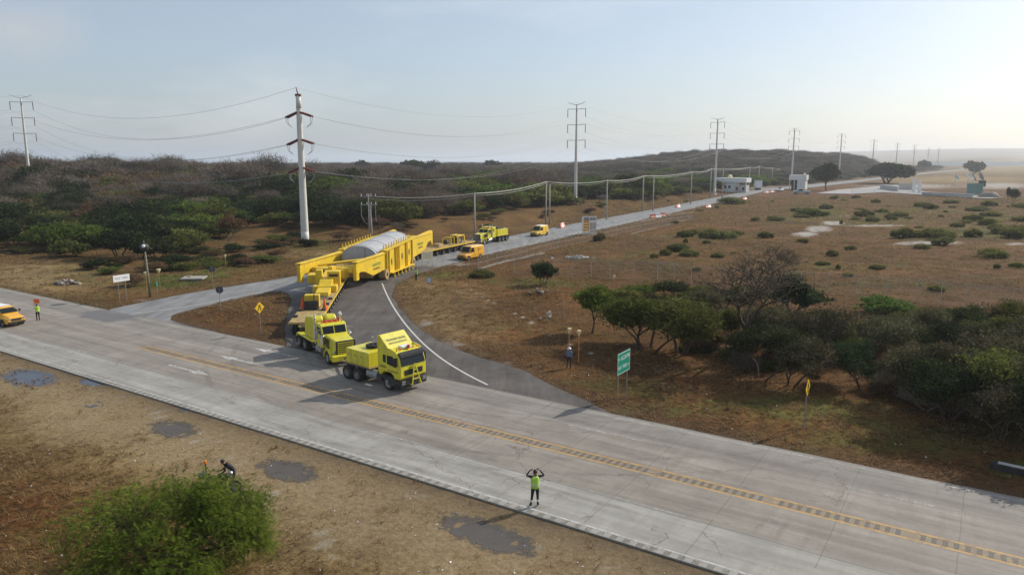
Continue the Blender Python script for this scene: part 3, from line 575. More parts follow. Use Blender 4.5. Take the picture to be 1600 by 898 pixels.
def wood(segs,minlv=9,n=5):
    m=MB()
    for P,a,b,l in segs: m.tube(P,[a+(b-a)*i/(len(P)-1) for i in range(len(P))],n if l<2 else 3)
    return m
def leaves(tips,n,rad,size,asp=2.2,seed=1,squash=.75,droop=0,shell=0,zmin=.15):
    g=np.random.default_rng(seed); T=np.array([list(p) for p,_ in tips]); k=g.integers(0,len(T),n)
    o=g.normal(size=(n,3)); o/=np.linalg.norm(o,axis=1)[:,None]; o*=(g.random(n)**.5*rad)[:,None]*g.uniform(.6,1.2,len(T))[k][:,None]; o[:,2]*=squash
    c=T[k]+o; c[:,2]-=droop*g.random(n)*rad; c[:,2]=np.maximum(c[:,2],zmin*g.random(n)+.05)
    a=g.normal(size=(n,3)); a[:,2]-=droop*1.2; a/=np.linalg.norm(a,axis=1)[:,None]; b=np.cross(a,g.normal(size=(n,3))); b/=np.linalg.norm(b,axis=1)[:,None]
    s=size*g.uniform(.6,1.5,n)[:,None]; a=a*s*asp*.5; b=b*s*.5
    V=np.stack([c-a,c+b-a*.1,c+a,c-b+a*.1],1).reshape(-1,3); F=np.arange(4*n).reshape(-1,4); return V,F
def npmesh(name,VF,mt):
    V=np.concatenate([v for v,_ in VF]); off=0; Fs=[]
    for v,f in VF: Fs.append(f+off); off+=len(v)
    F=np.concatenate(Fs); me=bpy.data.meshes.new(name); me.vertices.add(len(V)); me.vertices.foreach_set('co',V.astype(np.float32).ravel())
    me.loops.add(F.size); me.loops.foreach_set('vertex_index',F.ravel().astype(np.int32)); me.polygons.add(len(F)); me.polygons.foreach_set('loop_start',np.arange(0,F.size,4,dtype=np.int32)); me.polygons.foreach_set('loop_total',np.full(len(F),4,np.int32))
    me.update(); me.materials.append(mt); return me
def twigs(tips,n,rad,ln,wd,seed=1):
    g=np.random.default_rng(seed); T=np.array([list(p) for p,_ in tips]); Dd=np.array([list(d) for _,d in tips]); k=g.integers(0,len(T),n)
    c=T[k]+g.normal(size=(n,3))*rad*.35; a=Dd[k]+g.normal(size=(n,3))*.75; a[:,2]+=.25; a/=np.linalg.norm(a,axis=1)[:,None]; b=np.cross(a,g.normal(size=(n,3))); b/=np.linalg.norm(b,axis=1)[:,None]
    L=ln*g.uniform(.5,1.3,n)[:,None]; c[:,2]=np.maximum(c[:,2],.1); W=wd*g.uniform(.6,1.4,n)[:,None]
    V=np.stack([c-b*W/2,c+b*W/2,c+a*L+b*W*.12,c+a*L-b*W*.12],1).reshape(-1,3); return V,np.arange(4*n).reshape(-1,4)
def merge(name,mb,VF,mats):      # wood + leaves in one mesh, for plants too far off to show parts
    n=len(mb.v); V=np.array(mb.v); me=bpy.data.meshes.new(name)
    LV=np.concatenate([v for v,_ in VF]); fs=[list(f) for f in mb.f]; k=len(LV)//4
    allV=np.concatenate([V,LV]); lens=[len(f) for f in fs]+[4]*k; flat=[i for f in fs for i in f]+list(range(n,n+4*k))
    me.vertices.add(len(allV)); me.vertices.foreach_set('co',allV.astype(np.float32).ravel()); me.loops.add(len(flat)); me.loops.foreach_set('vertex_index',flat)
    me.polygons.add(len(lens)); st_=np.concatenate([[0],np.cumsum(lens)[:-1]]); me.polygons.foreach_set('loop_start',st_.astype(np.int32)); me.polygons.foreach_set('loop_total',np.array(lens,np.int32)); me.update()
    for q in mats: me.materials.append(q)
    me.polygons.foreach_set('material_index',[0]*len(fs)+[1]*k); return me
def scrub(seed,kind,h,hi=1):
    if kind=='grey':
        s,t=branches(seed,h,.75,4,trunk=.10,stems=3,first=.28,flat=.5,splits=(3,4)); return merge('scrub_tree',wood(s,n=4),[twigs(t,int(2600*hi),.9,.75,.05,seed)]+[leaves(t,int(500*hi),.6,.12,seed=seed)],[BARKG,LT])
    if kind=='brown':
        s,t=branches(seed,h,.8,4,trunk=.08,stems=3,first=.28,flat=.6,splits=(3,4)); return merge('scrub_bush',wood(s,n=4),[twigs(t,int(1200*hi),.8,.5,.05,seed),leaves(t,int(1500*hi),.65,.17,seed=seed)],[BARKG,LB])
    if kind=='green':
        s,t=branches(seed,h,.95,3,trunk=.09,stems=4,first=.3,flat=.75,splits=(3,4)); return merge('green_bush',wood(s,n=4),[leaves(t,int(3400*hi),.85,.18,seed=seed,squash=.55)],[BARK,LG])
    if kind=='bright':
        s,t=branches(seed,h,.95,3,trunk=.09,stems=4,first=.3,flat=.75,splits=(3,4)); return merge('green_bush',wood(s,n=4),[leaves(t,int(3400*hi),.85,.18,seed=seed,squash=.55)],[BARK,LBR])
    s,t=branches(seed,h,.8,3,trunk=.12,stems=3,first=.32,flat=.6,splits=(3,4)); return merge('dark_bush',wood(s,n=4),[leaves(t,int(3600*hi),.95,.19,seed=seed,squash=.7)],[BARK,LD])
PRO={'grey':[scrub(10+i,'grey',4.6) for i in range(4)],'brown':[scrub(30+i,'brown',3.2) for i in range(3)],'green':[scrub(50+i,'green',3.0) for i in range(3)],'bright':[scrub(80+i,'bright',3.0) for i in range(2)],'dark':[scrub(70+i,'dark',3.6) for i in range(3)]}
def mound(seed,mt):
    g=np.random.default_rng(seed); T=[]
    for i in range(34):
        a=g.uniform(0,6.28); r=math.sqrt(g.random())*1.35; hh=(1-(r/1.6)**2)*g.uniform(.55,1.0); T.append((Vector((r*math.cos(a),r*math.sin(a),max(.12,hh*.78))),Vector((math.cos(a)*.4,math.sin(a)*.4,1)).normalized()))
    m=MB(); [m.tube([(p.x*.2,p.y*.2,0),(p.x*.8,p.y*.8,p.z*.6),tuple(p)],[.03,.02,.008],3) for p,_ in T]
    return merge('low_bush',m,[leaves(T,3000,.42,.085,2.2,seed,.6,0,0,.6),twigs(T,900,.5,.34,.02,seed)],[BARK,mt])
LMD=leafmat('leaf_muted_green',[(.055,.055,.020),(.11,.12,.034),(.18,.185,.06),(.24,.19,.09)],.45)
PRO['mound']=[mound(900,LMD),mound(901,LMD),mound(902,LG)]
INFO={'grey':('scrub_tree','leafless grey-brown scrub tree in the thicket left of the roads','scrub tree','leafless scrub trees of the thicket'),
 'brown':('scrub_bush','dry brown thorny bush in the thicket left of the roads','bush','dry brown bushes of the thicket'),
 'green':('green_bush','olive green spreading bush among the dry thicket left of the roads','bush','olive green bushes of the thicket'),
 'bright':('bright_bush','bright green leafy bush among the dry thicket left of the roads','bush','bright green bushes of the thicket'),
 'dark':('dark_bush','dark dense rounded bush in the thicket left of the roads','bush','dark bushes of the thicket')}
# lower boundary of the thicket in the photograph, as ground positions
BND=[(-400,392),(0,398),(60,385),(120,408),(240,405),(300,392),(360,372),(470,360),(520,356),(600,350),(650,345),(700,338),(760,332),(860,322),(930,318),(1000,312),(1060,303),(1110,300),(1200,291),(1300,284),(1400,275),(1480,268),(1540,262),(2000,240)]
bx=[b[0] for b in BND]; by=[b[1] for b in BND]
cand=[]
for y0,y1,stp in ((100,210,4.3),(210,330,5.0),(330,520,6.2),(520,800,8.5),(800,1250,13)):
    y=y0
    while y<y1:
        xl,xr=-.80*y-14,.95*y
        xs_=np.arange(xl,xr,stp); xs_=xs_+rng.uniform(-.5,.5,len(xs_))*stp; ys_=y+rng.uniform(-.5,.5,len(xs_))*stp
        cand.append(np.stack([xs_,ys_,np.full(len(xs_),stp)],-1)); y+=stp
cand=np.concatenate(cand); cx,cy=cand[:,0],cand[:,1]
pxs,pys=proj(cx,cy,height(cx,cy)); lim=np.interp(pxs,bx,by); lf=left_of(cx,cy)
open_=fbm(cx,cy,26,77,3)
ok=(pys<lim)&((lf>9+.012*cy)|(cy<150))&~((open_<.40)&(pys>lim-45)&(cy<300))
cand=cand[ok]; cx,cy=cand[:,0],cand[:,1]; cz=height(cx,cy); kn=fbm(cx,cy,38,55,3)+rng.uniform(-.13,.13,len(cx)); k2=rng.random(len(cx)); dist=np.hypot(cx,cy); cpx,cpy=proj(cx,cy,cz)
edge_near=(np.interp(cpx,bx,by)-cpy)
kinds=[]
for i in range(len(cx)):
    pg=.62*math.exp(-edge_near[i]/55) + (.28 if cy[i]<260 else .10)
    if cy[i]>560: pg=.05
    if kn[i]>.50-.25*pg and k2[i]<pg*1.35: kinds.append('bright' if k2[i]<pg*.30 else ('green' if k2[i]<pg*.95 else 'dark'))
    elif k2[i]>.86: kinds.append('dark')
    else: kinds.append('brown' if (kn[i]<.50 and cy[i]<420 and k2[i]>.3) else 'grey')
kinds=np.array(kinds); first={}
for kd in ('grey','brown','green','bright','dark'):
    ii=np.where(kinds==kd)[0]; ii=ii[np.argsort(dist[ii])]; n=min(len(ii),300); nm,lab,cat,grp=INFO[kd]
    rr_=random.Random(5)
    for i in ii[:n]:
        o=bpy.data.objects.new(nm,PRO[kd][rr_.randrange(len(PRO[kd]))]); C.objects.link(o); tag(o,lab,cat,grp)
        o.location=(cx[i],cy[i],cz[i]-.1); sc=rr_.uniform(.75,1.3+.9*rr_.random()**3)*(1+.10*max(0,cand[i,2]-3.6))*(1.18 if cy[i]>230 else .92); o.scale=(sc*rr_.uniform(.95,1.35),sc*rr_.uniform(.95,1.35),sc*(1.05 if cy[i]<400 else .8)); o.rotation_euler=(0,0,rr_.uniform(0,6.28))
        first.setdefault(kd,[]).append(o)
    rest=ii[n:]
    if len(rest):
        pm=bpy.data.meshes.new('woodland'); pm.from_pydata([(cx[i],cy[i],cz[i]-.1) for i in rest],[],[])
        a=pm.attributes.new('size','FLOAT','POINT'); a.data.foreach_set('value',[float(random.uniform(.75,1.25)*(1+.10*(cand[i,2]-3.6))) for i in rest])
        po=bpy.data.objects.new('woodland',pm); C.objects.link(po); struct(po,'stuff')
        po['label']={'grey':'leafless grey woodland filling the background','brown':'dry brown brush of the background','green':'olive green brush of the background','bright':'bright green brush of the background','dark':'dark evergreen brush of the background'}[kd]
        gn=bpy.data.node_groups.new('scatter_'+kd,'GeometryNodeTree'); gn.interface.new_socket('Geometry',in_out='INPUT',socket_type='NodeSocketGeometry'); gn.interface.new_socket('Geometry',in_out='OUTPUT',socket_type='NodeSocketGeometry')
        gi=N(gn,'NodeGroupInput'); gou=N(gn,'NodeGroupOutput'); ip=N(gn,'GeometryNodeInstanceOnPoints'); gj=N(gn,'GeometryNodeJoinGeometry')
        seen=[]
        for o in first[kd]:
            if o.data not in [q.data for q in seen]: seen.append(o)
        for o in seen:
            oi=N(gn,'GeometryNodeObjectInfo'); oi.transform_space='ORIGINAL'; oi.inputs['Object'].default_value=o; oi.inputs['As Instance'].default_value=True; gn.links.new(oi.outputs['Geometry'],gj.inputs[0])
        mtp=N(gn,'GeometryNodeMeshToPoints'); gn.links.new(gi.outputs[0],mtp.inputs['Mesh']); gn.links.new(mtp.outputs[0],ip.inputs['Points'])
        gn.links.new(gj.outputs[0],ip.inputs['Instance']); ip.inputs['Pick Instance'].default_value=True
        rv=N(gn,'FunctionNodeRandomValue',data_type='FLOAT_VECTOR'); rv.inputs[0].default_value=(0,0,0); rv.inputs[1].default_value=(0,0,6.28); gn.links.new(rv.outputs[0],ip.inputs['Rotation'])
        na=N(gn,'GeometryNodeInputNamedAttribute',data_type='FLOAT'); na.inputs['Name'].default_value='size'; cx_=N(gn,'ShaderNodeCombineXYZ')
        mm=N(gn,'ShaderNodeMath',operation='MULTIPLY'); mm.inputs[1].default_value=1.25; gn.links.new(na.outputs[0],mm.inputs[0]); gn.links.new(mm.outputs[0],cx_.inputs[0]); gn.links.new(mm.outputs[0],cx_.inputs[1])
        mm2=N(gn,'ShaderNodeMath',operation='MULTIPLY'); mm2.inputs[1].default_value=.78; gn.links.new(na.outputs[0],mm2.inputs[0]); gn.links.new(mm2.outputs[0],cx_.inputs[2]); gn.links.new(cx_.outputs[0],ip.inputs['Scale'])
        gn.links.new(ip.outputs[0],gou.inputs[0]); md=po.modifiers.new('scatter','NODES'); md.node_group=gn
print('scrub',{k:int((kinds==k).sum()) for k in PRO})

def tree(name,label,px,py,h,wd=1,leaf=LD,bark=BARK,seed=1,levels=4,nl=5000,size=.16,rad=.7,spread=.7,flat=.5,first=.32,trunk=.14,stems=1,group=None,cat='tree',twn=0,squash=.75,droop=0,rz=0,shared=None,asp=2.2):
    p=ground(px,py); t=thing(name,label,cat,(p.x,p.y,p.z-.05),rz,group)
    if shared is None:
        s,tp=branches(seed,h,spread,levels,trunk=trunk,stems=stems,first=first,flat=flat)
        a=wood(s).mesh('trunk',bark,True); VF=[]
        if nl: VF.append(leaves(tp,nl,rad,size,asp,seed,squash,droop))
        if twn: VF.append(twigs(tp,twn,rad*.9,.6,.025,seed))
        b=npmesh('crown',VF,leaf)
    else: a,b=shared
    for n_,d in (('trunk',a),('crown',b)):
        o=bpy.data.objects.new(n_,d); C.objects.link(o); o.parent=t
    t.scale=(wd,wd,1); return t,(a,b)
bc=0
for k in range(900):
    y=rng.uniform(125,360); x=rng.uniform(-110,140); px,py=proj(x,y,1.)
    if not(430<px<1090) : continue
    l=float(left_of(np.array([x]),np.array([y]))[0]); f=float(fbm(np.array([x]),np.array([y]),9,91,3)[0])
    if (15<l<27 and f>.46) or (27<=l<70 and f>.53):
        kd='brown' if rng.random()<.72 else ('green' if rng.random()<.6 else 'grey'); o=bpy.data.objects.new('bank_brush',PRO[kd][k%3]); C.objects.link(o); tag(o,'low dry brush tuft on the earth bank left of the far road','bush','dry brush on the roadside bank')
        q=rng.uniform(.25,.55) if l<27 else rng.uniform(.35,.8); o.location=(x,y,hz(x,y)-.05); o.scale=(q*1.5,q*1.5,q); o.rotation_euler=(0,0,k); bc+=1
        if bc>230: break
for k in range(400):
    x=rng.uniform(-105,-38); y=rng.uniform(88,150); px,py=proj(x,y,0.); f=float(fbm(np.array([x]),np.array([y]),8,93,3)[0])
    if py<float(np.interp(px,bx,by))-2 or py>455 or float(road_dist(np.array([x]),np.array([y]))[0])<5: continue
    if f>.585: 
        kd=('brown','green','dark')[k%3]; o=bpy.data.objects.new('verge_brush',PRO[kd][k%3]); C.objects.link(o); tag(o,'low brush tuft in the grass between the thicket and the left verge','bush','brush tufts before the thicket')
        q=rng.uniform(.2,.5); o.location=(x,y,hz(x,y)-.05); o.scale=(q*1.6,q*1.6,q); o.rotation_euler=(0,0,k)
# single trees that can be told apart
tree('round_tree','small green tree with forked slim trunk standing alone left of the dark thicket',925,521,4.8,1.0,LBR,BARK,301,4,12000,.11,.66,.8,.5,.42,.12,cat='tree',squash=.75)
tree('mesquite_tree','wide low mesquite with feathery green top right behind the green road sign',1010,545,4.6,1.2,LBR,BARK,302,4,16000,.10,.95,.8,.35,.22,.12,stems=4,squash=.85,asp=3)
tree('mesquite_tree','dark dense mesquite directly right of the feathery green one',1065,552,4.9,1.15,LG,BARK,303,4,16000,.10,.95,.8,.35,.22,.14,stems=3,squash=.85,twn=900)
tree('thorn_tree','tall half-bare tree with crooked limbs rising above the dark thicket',1142,562,9.6,.95,LT,BARK,304,5,500,.10,.5,.85,.55,.36,.27,twn=1500)
tree('dark_tree','dark leaning tree crown against the dry field right of the tall half-bare tree',1232,520,5.6,.7,LD,BARK,305,4,6500,.17,.7,.6,.4,.4,.15)
tree('thorn_tree','bare thorny bush behind the tall half-bare tree at the far side of the thicket',1205,446,5.8,1.1,LT,BARK,306,4,300,.10,.5,.9,.6,.34,.16,twn=1100)
# the mottled dark trees along the right
protoA=[]
for i in range(5):
    s,tp=branches(410+i,4.6,.72,4,trunk=.11,stems=2 if i%2 else 3,first=.26,flat=.30)
    protoA.append((wood(s).mesh('trunk',BARK,True),npmesh('crown',[leaves(tp,13000,.80,.085,2.2,410+i,.75,.2),twigs(tp,900,.8,.5,.015,410+i)],[LP,LD,LP,LG,LP][i])))
RT=[(1095,500,.8),(1190,592,1.0),(1235,600,.95),(1160,545,.9),(1275,560,1.0),(1212,560,1.05),(1345,606,.78),(1420,603,.72),(1315,560,.7),(1380,560,.85),(1445,628,1.0),(1480,655,.95),(1515,640,1.1),(1545,655,1.1),(1590,640,1.15),(1625,650,1.2),(1490,585,.95),(1540,590,1.05),(1590,580,1.1),(1650,600,1.2),(1470,545,.85),(1530,548,.9),(1580,540,.95),(1620,550,1),(1405,535,.6),(1560,685,.85),(1625,700,1.0),(1680,680,1.3)]
desc=['hugging the ground','of middling height','with a broad crown','with a ragged top','leaning slightly']
for i,(a,b,s) in enumerate(RT):
    t,_=tree('thicket_tree','dark mottled small-leaved tree in the backlit row on the right verge',a,b,4.6,shared=protoA[i%5],group='dark trees of the right thicket',rz=i*1.7)
    s*=.95; t.scale=(s*1.02,s*1.02,s)
# low green shrubs behind that row
LS=[(1385,492,.62,'bright'),(1400,497,.5,'green'),(1430,505,.5,'green'),(1475,508,.45,'bright'),(1510,515,.5,'green'),(1560,520,.6,'green'),(1600,520,.6,'green'),(1000,462,.45,'bright'),(1045,463,.5,'dark'),(970,470,.5,'green'),(1085,470,.55,'green'),(1130,480,.55,'dark'),(1240,486,.7,'dark'),(1170,470,.6,'green')]
for a,b,s,kd in LS:
    p=ground(a,b); o=bpy.data.objects.new('low_shrub',PRO[kd][0]); C.objects.link(o); tag(o,'low green shrub along the wire fence behind the dark right thicket','shrub','low shrubs along the wire fence'); o.location=p; o.scale=(s*1.5,s*1.5,s); o.rotation_euler=(0,0,a)
ug=random.Random(12)
for i in range(46):
    a=ug.uniform(1080,1660); b=np.interp(a,[1080,1300,1660],[560,615,690])-ug.uniform(0,95)*(.6+.4*(a>1250)); p=ground(a,b); kd=('brown','grey','mound','brown')[i%4]; o=bpy.data.objects.new('undergrowth_bush',PRO[kd][i%3]); C.objects.link(o); tag(o,'low twiggy undergrowth bush between the stems of the right thicket','bush','undergrowth of the right thicket')
    q=ug.uniform(.25,.5) if kd!='mound' else ug.uniform(.5,1.0); o.location=(p.x,p.y,p.z-.05); o.scale=(q*1.3,q*1.3,q); o.rotation_euler=(0,0,i)
def bush(name,label,cat,px,py,h,wd,kd,group=None,k=0):
    p=ground(px,py); o=bpy.data.objects.new(name,PRO[kd][k%len(PRO[kd])]); C.objects.link(o); tag(o,label,cat,group); hh={'grey':4.6,'brown':3.2,'green':3.,'bright':3.,'dark':3.6,'mound':1.05}[kd]
    h*=1.55 if kd!='mound' else random.uniform(1.0,1.5); wd*=1 if kd!='mound' else random.uniform(.65,.95); dm=max(o.dimensions.x,o.dimensions.y,1)*.85; o.location=(p.x,p.y,p.z-.05); sc=h/hh; o.scale=(wd/dm,wd/dm,sc); o.rotation_euler=(0,0,px*.7); return o
bush('dark_bush','compact dark bush standing alone in the dry grass between fence and convoy','bush',848,446,2.0,3.4,'dark')
bush('low_bush','low green scrub patch at the foot of the pale fence kerb','bush',752,432,.8,4.2,'mound')
bush('low_bush','small bush against the roadside fence right of the white and yellow stand','bush',938,377,1.4,3.4,'mound')
bush('dark_bush','dark low bush beside the far road between two pink barriers','bush',1140,319,2.5,12,'mound')
FB=[(1262,334,1.6,7),(1247,330,1.3,6),(1275,338,1.6,8),(1290,326,1.4,5),(1252,340,1.2,6),(1350,338,1.8,7),(1362,346,1.5,5),(1403,338,1.6,7),(1378,332,1.,5),(1390,343,1.2,5),(1440,323,1.6,8),(1455,327,1.5,7),(1412,372,2.0,6.5),(1428,370,1.6,5),(1450,370,1.7,5.5),(1470,374,1.8,5.5),(1495,355,1.,5),(1520,345,1.6,7),(1530,330,1.6,8),(1550,338,1.8,8),(1545,352,1.8,7),(1560,365,2.,7),(1590,362,1.8,8),(1520,370,1.5,6),(1580,372,1.5,7),(1600,345,1.6,9),(1612,365,1.8,9),(1545,322,1.6,8),(1485,318,1.5,7),(1595,325,1.6,9),(1210,344,1.,5),(1070,370,1.3,5),(1085,366,1.2,5),(1110,372,1.6,6),(1130,373,1.7,7),(1150,368,1.2,5),(1195,372,1.2,5),(1060,392,1.4,4.5),(1040,398,1.,3),(1075,400,1.2,4),(1022,403,.8,2),(1550,402,1.2,6),(1475,383,1.2,5),(1338,310,1.4,5),(1368,317,1.2,5),(1305,311,1.3,5),(1440,388,.9,4),(1300,400,.8,3),(1240,440,1.,3),(1370,420,.7,3),(1330,390,.6,3)]
fr=random.Random(77)
for i in range(46):
    a=fr.uniform(1040,1600); b=fr.uniform(312,455) if i%3 else fr.uniform(312,350); FB.append((a,b,fr.uniform(.4,.9),fr.uniform(1.2,3.2)))
for i,(a,b,h,wd) in enumerate(FB): bush('field_bush','low green bush in the open dry field on the right','bush',a,b,h,wd,'mound','low bushes of the dry field',i)
bush('dark_shrub','taller of two dark shrubs by the pale track at the right edge','shrub',1583,316,3.4,3.6,'dark'); bush('dark_shrub','slimmer of two dark shrubs by the pale track at the right edge','shrub',1574,314,3.6,1.6,'dark')
ORD=['leftmost','second from left','third from left','fourth from left','fifth from left','sixth from left','seventh from left','eighth from left','ninth from left','tenth from left','eleventh from left','twelfth from left','thirteenth from left','fourteenth from left','fifteenth from left','sixteenth from left','seventeenth from left','eighteenth from left','nineteenth from left','twentieth from left']+['%s from right'%q for q in ('fourth','third','second','last')]
def ordinals(group,rows,fmt):
    L=[o for o in C.objects if o.get('group')==group]; L.sort(key=lambda o:o.location.y); n=math.ceil(len(L)/len(rows))
    for i,rn in enumerate(rows):
        for k,o in enumerate(sorted(L[i*n:(i+1)*n],key=lambda o:o.location.x/o.location.y)): o['label']=fmt%(ORD[k],rn)
ordinals('dark trees of the right thicket',['front','middle','back'],'dark mottled thicket tree, %s in the right-hand %s row')
ordinals('low bushes of the dry field',['nearest belt','second belt','third belt','fourth belt','fifth belt by the yard'],'low green field bush, %s in the %s')
# distant single trees
tree('umbrella_tree','round dark tree with a clear stem right of the small white guard hut',1291,298,13,1.25,LD,BARK,501,4,8200,.75,3.0,.62,.4,.26,.4,squash=.9)
tree('umbrella_tree','wide dark spreading tree beside the curving far road',1386,287,13.5,1.55,LD,BARK,502,4,11000,.85,3.3,.75,.5,.2,.6,stems=3,squash=.85)
tree('umbrella_tree','tall distant tree standing above the ridge line right of the middle pylon',1057,258,19,1.0,LD,BARKG,503,4,1500,.8,2.6,.9,.8,.45,.5,squash=.4)
tree('umbrella_tree','dark hazy tree beyond the yard left of the pale distant sheds',1523,271,12,1.15,LD,BARKG,504,3,3500,1.5,5.,.7,.4,.2,.5,stems=3,squash=.8)
tree('umbrella_tree','hazy tree top between the far pylons',1443,268,14,.9,LD,BARKG,505,3,2800,1.5,4.6,.7,.4,.25,.5,squash=.8)
tree('skyline_tree','dark leafy tree standing above the ridge behind the large pylon',378,262,13,1.1,LD,BARK,506,3,1500,.7,2.6,.9,.7,.35,.4,squash=.6)
tree('skyline_tree','pair-like dark tree clump on the skyline left of centre',240,262,9,2.0,LD,BARK,507,3,1500,.6,2.,.9,.7,.35,.4,squash=.5)
for i,(a,b) in enumerate(((565,268),(650,272),(672,272),(770,268))): tree('skyline_tree','small dark tree rounding above the flat skyline behind the wires',a,b,11,1.2,LD,BARK,510+i,3,900,.7,2.6,.9,.7,.35,.4,squash=.5,group='dark tree tops along the skyline')
tree('thorn_tree','forked bare-stemmed tree at the thicket edge left of the large pylon',355,392,7.2,1.0,LB,BARKG,520,5,2600,.16,.8,.75,.6,.38,.17,twn=2500)
tree('thorn_tree','old crooked leafless tree high in the thicket left of the large pylon',375,300,10,1.3,LT,BARK,521,5,600,.2,.9,.85,.7,.3,.3,twn=4500)
# big feathery bush, lower left
def feathery():
    p=ground(300,905); base=Vector((-13.9,27.0,hz(-13.9,27.0)))
    t=thing('feathery_tree','large feathery bright green tree crown in the lower left corner','tree',base)
    g=np.random.default_rng(99); VF=[]; m=MB(); TT=[]
    lobes=[(2.6,1.0,2.6,1.9),(3.0,-.9,1.9,1.7),(.8,.2,3.2,2.0),(-.9,-.5,2.7,2.1),(-2.6,-.9,2.2,2.0),(.6,-2.0,2.0,2.0),(-1.8,1.3,2.2,1.6),(1.2,1.9,2.3,1.6),(3.9,-.1,1.9,1.1),(2.1,-2.3,1.5,1.5),(-1.1,-3.0,1.5,1.7),(3.3,1.5,2.2,1.2),(2.0,.2,3.3,1.1)]
    for (x,y,z,r) in lobes:
        q=Vector((x,y,z)); root=Vector((x*.08,y*.08,.2)); mid_=root.lerp(q,.5)+Vector((random.uniform(-.3,.3),random.uniform(-.3,.3),.35)); m.tube([root,mid_,q],[.12,.07,.03],5)
        for i in range(46):
            d=Vector(g.normal(size=3)).normalized(); d.z=d.z*.8+.15; e=q+d*r*g.uniform(.65,1.12); e.z=max(e.z,.3); m.tube([q.lerp(e,.2),q.lerp(e,.65)+Vector((0,0,.12)),e],[.02,.012,.004],3); TT.append((e,d)); TT.append((q.lerp(e,.7),d))
    # sprays: drooping fronds made of small leaflets
    n=15000; T=np.array([list(a) for a,_ in TT]); Dd=np.array([list(b) for _,b in TT]); k=g.integers(0,len(T),n); c=T[k]+g.normal(size=(n,3))*.24
    a=Dd[k]*.8+g.normal(size=(n,3))*.55; a[:,2]-=.25; a/=np.linalg.norm(a,axis=1)[:,None]; sd=np.cross(a,[0,0,1.]); sd/=np.linalg.norm(sd,axis=1)[:,None]; L=g.uniform(.18,.42,n)
    for j in range(6):
        f=(j+1)/6.; 
        for sg in (-1,1):
            o=c+a*(L*f)[:,None]; o[:,2]-=.10*f*f; ln=.085*(1-.5*f)
            tip=o+sd*sg*ln+a*.03; w_=a*.016
            V=np.stack([o-w_*.6,o+w_,tip+w_*.5,tip-w_*.5],1).reshape(-1,3); V[:,2]=np.maximum(V[:,2],.05); VF.append((V,np.arange(4*n).reshape(-1,4)))
    t.scale=(.86,.86,.84)
    m.build('trunk',BARK,t,smooth=True); o=bpy.data.objects.new('crown',npmesh('crown',VF,LF)); C.objects.link(o); o.parent=t
feathery()
# grass: tufts over the verges, thick where the photograph shows tussocks
def tufts(name,n,region,mt,h,dens,seed):
    g=np.random.default_rng(seed); x=g.uniform(region[0],region[1],n); y=g.uniform(region[2],region[3],n)
    px,py=proj(x,y,0.); k=(px>-60)&(px<1660)&(py<930); x,y=x[k],y[k]; d=road_dist(x,y); q=dens(x,y,d); k=(g.random(len(x))<q)&(d>.12); x,y=x[k],y[k]; z=height(x,y); n=len(x); VF=[]
    for j in range(5):
        a=g.uniform(0,6.28,n); r=g.uniform(0,.12,n); hh=h*g.uniform(.35,1.4,n); ln=g.uniform(.8,2.4,n)*hh; wd=g.uniform(.008,.02,n)+.00022*y
        bx_=x+r*np.cos(a); by_=y+r*np.sin(a); p=np.stack([bx_,by_,z-.02],-1); sd=np.stack([-np.sin(a),np.cos(a),a*0],-1)*wd[:,None]; tp=p+np.stack([np.cos(a)*ln,np.sin(a)*ln,hh],-1); mdp=p+np.stack([np.cos(a)*ln*.35,np.sin(a)*ln*.35,hh*.62],-1)
        VF.append((np.stack([p-sd,p+sd,mdp+sd*.7,mdp-sd*.7],1).reshape(-1,3),np.arange(4*n).reshape(-1,4))); VF.append((np.stack([mdp-sd*.7,mdp+sd*.7,tp+sd*.15,tp-sd*.15],1).reshape(-1,3),np.arange(4*n).reshape(-1,4)))
    o=bpy.data.objects.new(name,npmesh(name,VF,mt)); C.objects.link(o); struct(o,'stuff')
def dn(x,y,d):
    g,s,r,b,k=cover(x,y); f=fbm(x,y,2.2,61,3); return np.clip((f-.36)*3.2,0,1)*(1-.8*k)*(1-np.clip(b*1.5,0,1))*.9+.5*np.exp(-d/.5)*(1-k)
def dg(x,y,d):
    g,s,r,b,k=cover(x,y); return np.clip(g*1.4-.25+ .25*(fbm(x,y,3,67,3)-.4),0,1)
tufts('dry_grass',70000,(-64,50,20,66),GT,.15,dn,1); tufts('dry_grass',70000,(-100,80,66,150),GT,.22,dn,2); tufts('field_grass',90000,(10,230,95,330),GT,.30,dn,4); tufts('green_grass',45000,(-90,70,22,125),GG,.20,dg,3)

# ---------------------------------------------------------------- vehicles (local x = forward, y = left)
def wheel(parent,x,y,r=.52,wdt=.34,dual=False,rimmat=RIM,z=None):
    z=r if z is None else z; sg=1 if y>0 else -1; wd=wdt*(1.9 if dual else 1)
    h=wd/2; m=MB(); m.lathe((x,y,z),(0,sg,0),[(-h,r*.55),(-h,r*.9),(-h*.8,r),(-h*.06,r*.995),(0,r*(.93 if dual else .985)),(h*.06,r*.995),(h*.8,r),(h,r*.9),(h,r*.56),(h*.55,r*.54)],22)
    t=m.build('wheel',RUB,parent,smooth=False)
    q=MB(); q.lathe((x,y,z),(0,sg,0),[(h*.98,r*.57),(h*.9,r*.53),(h*(.45 if dual else .8),r*.46),(h*(.42 if dual else .85),r*.2),(h*(.95 if dual else 1.0),r*.17),(h*(1. if dual else 1.06),.001)],18)
    for k in range(8): a=k*PI/4; q.cyl((x+r*.3*math.cos(a),y+sg*h*.5,z+r*.3*math.sin(a)),(x+r*.3*math.cos(a),y+sg*h*(.62 if dual else .95),z+r*.3*math.sin(a)),.02,n=5)
    q.build('rim',rimmat,t); return t
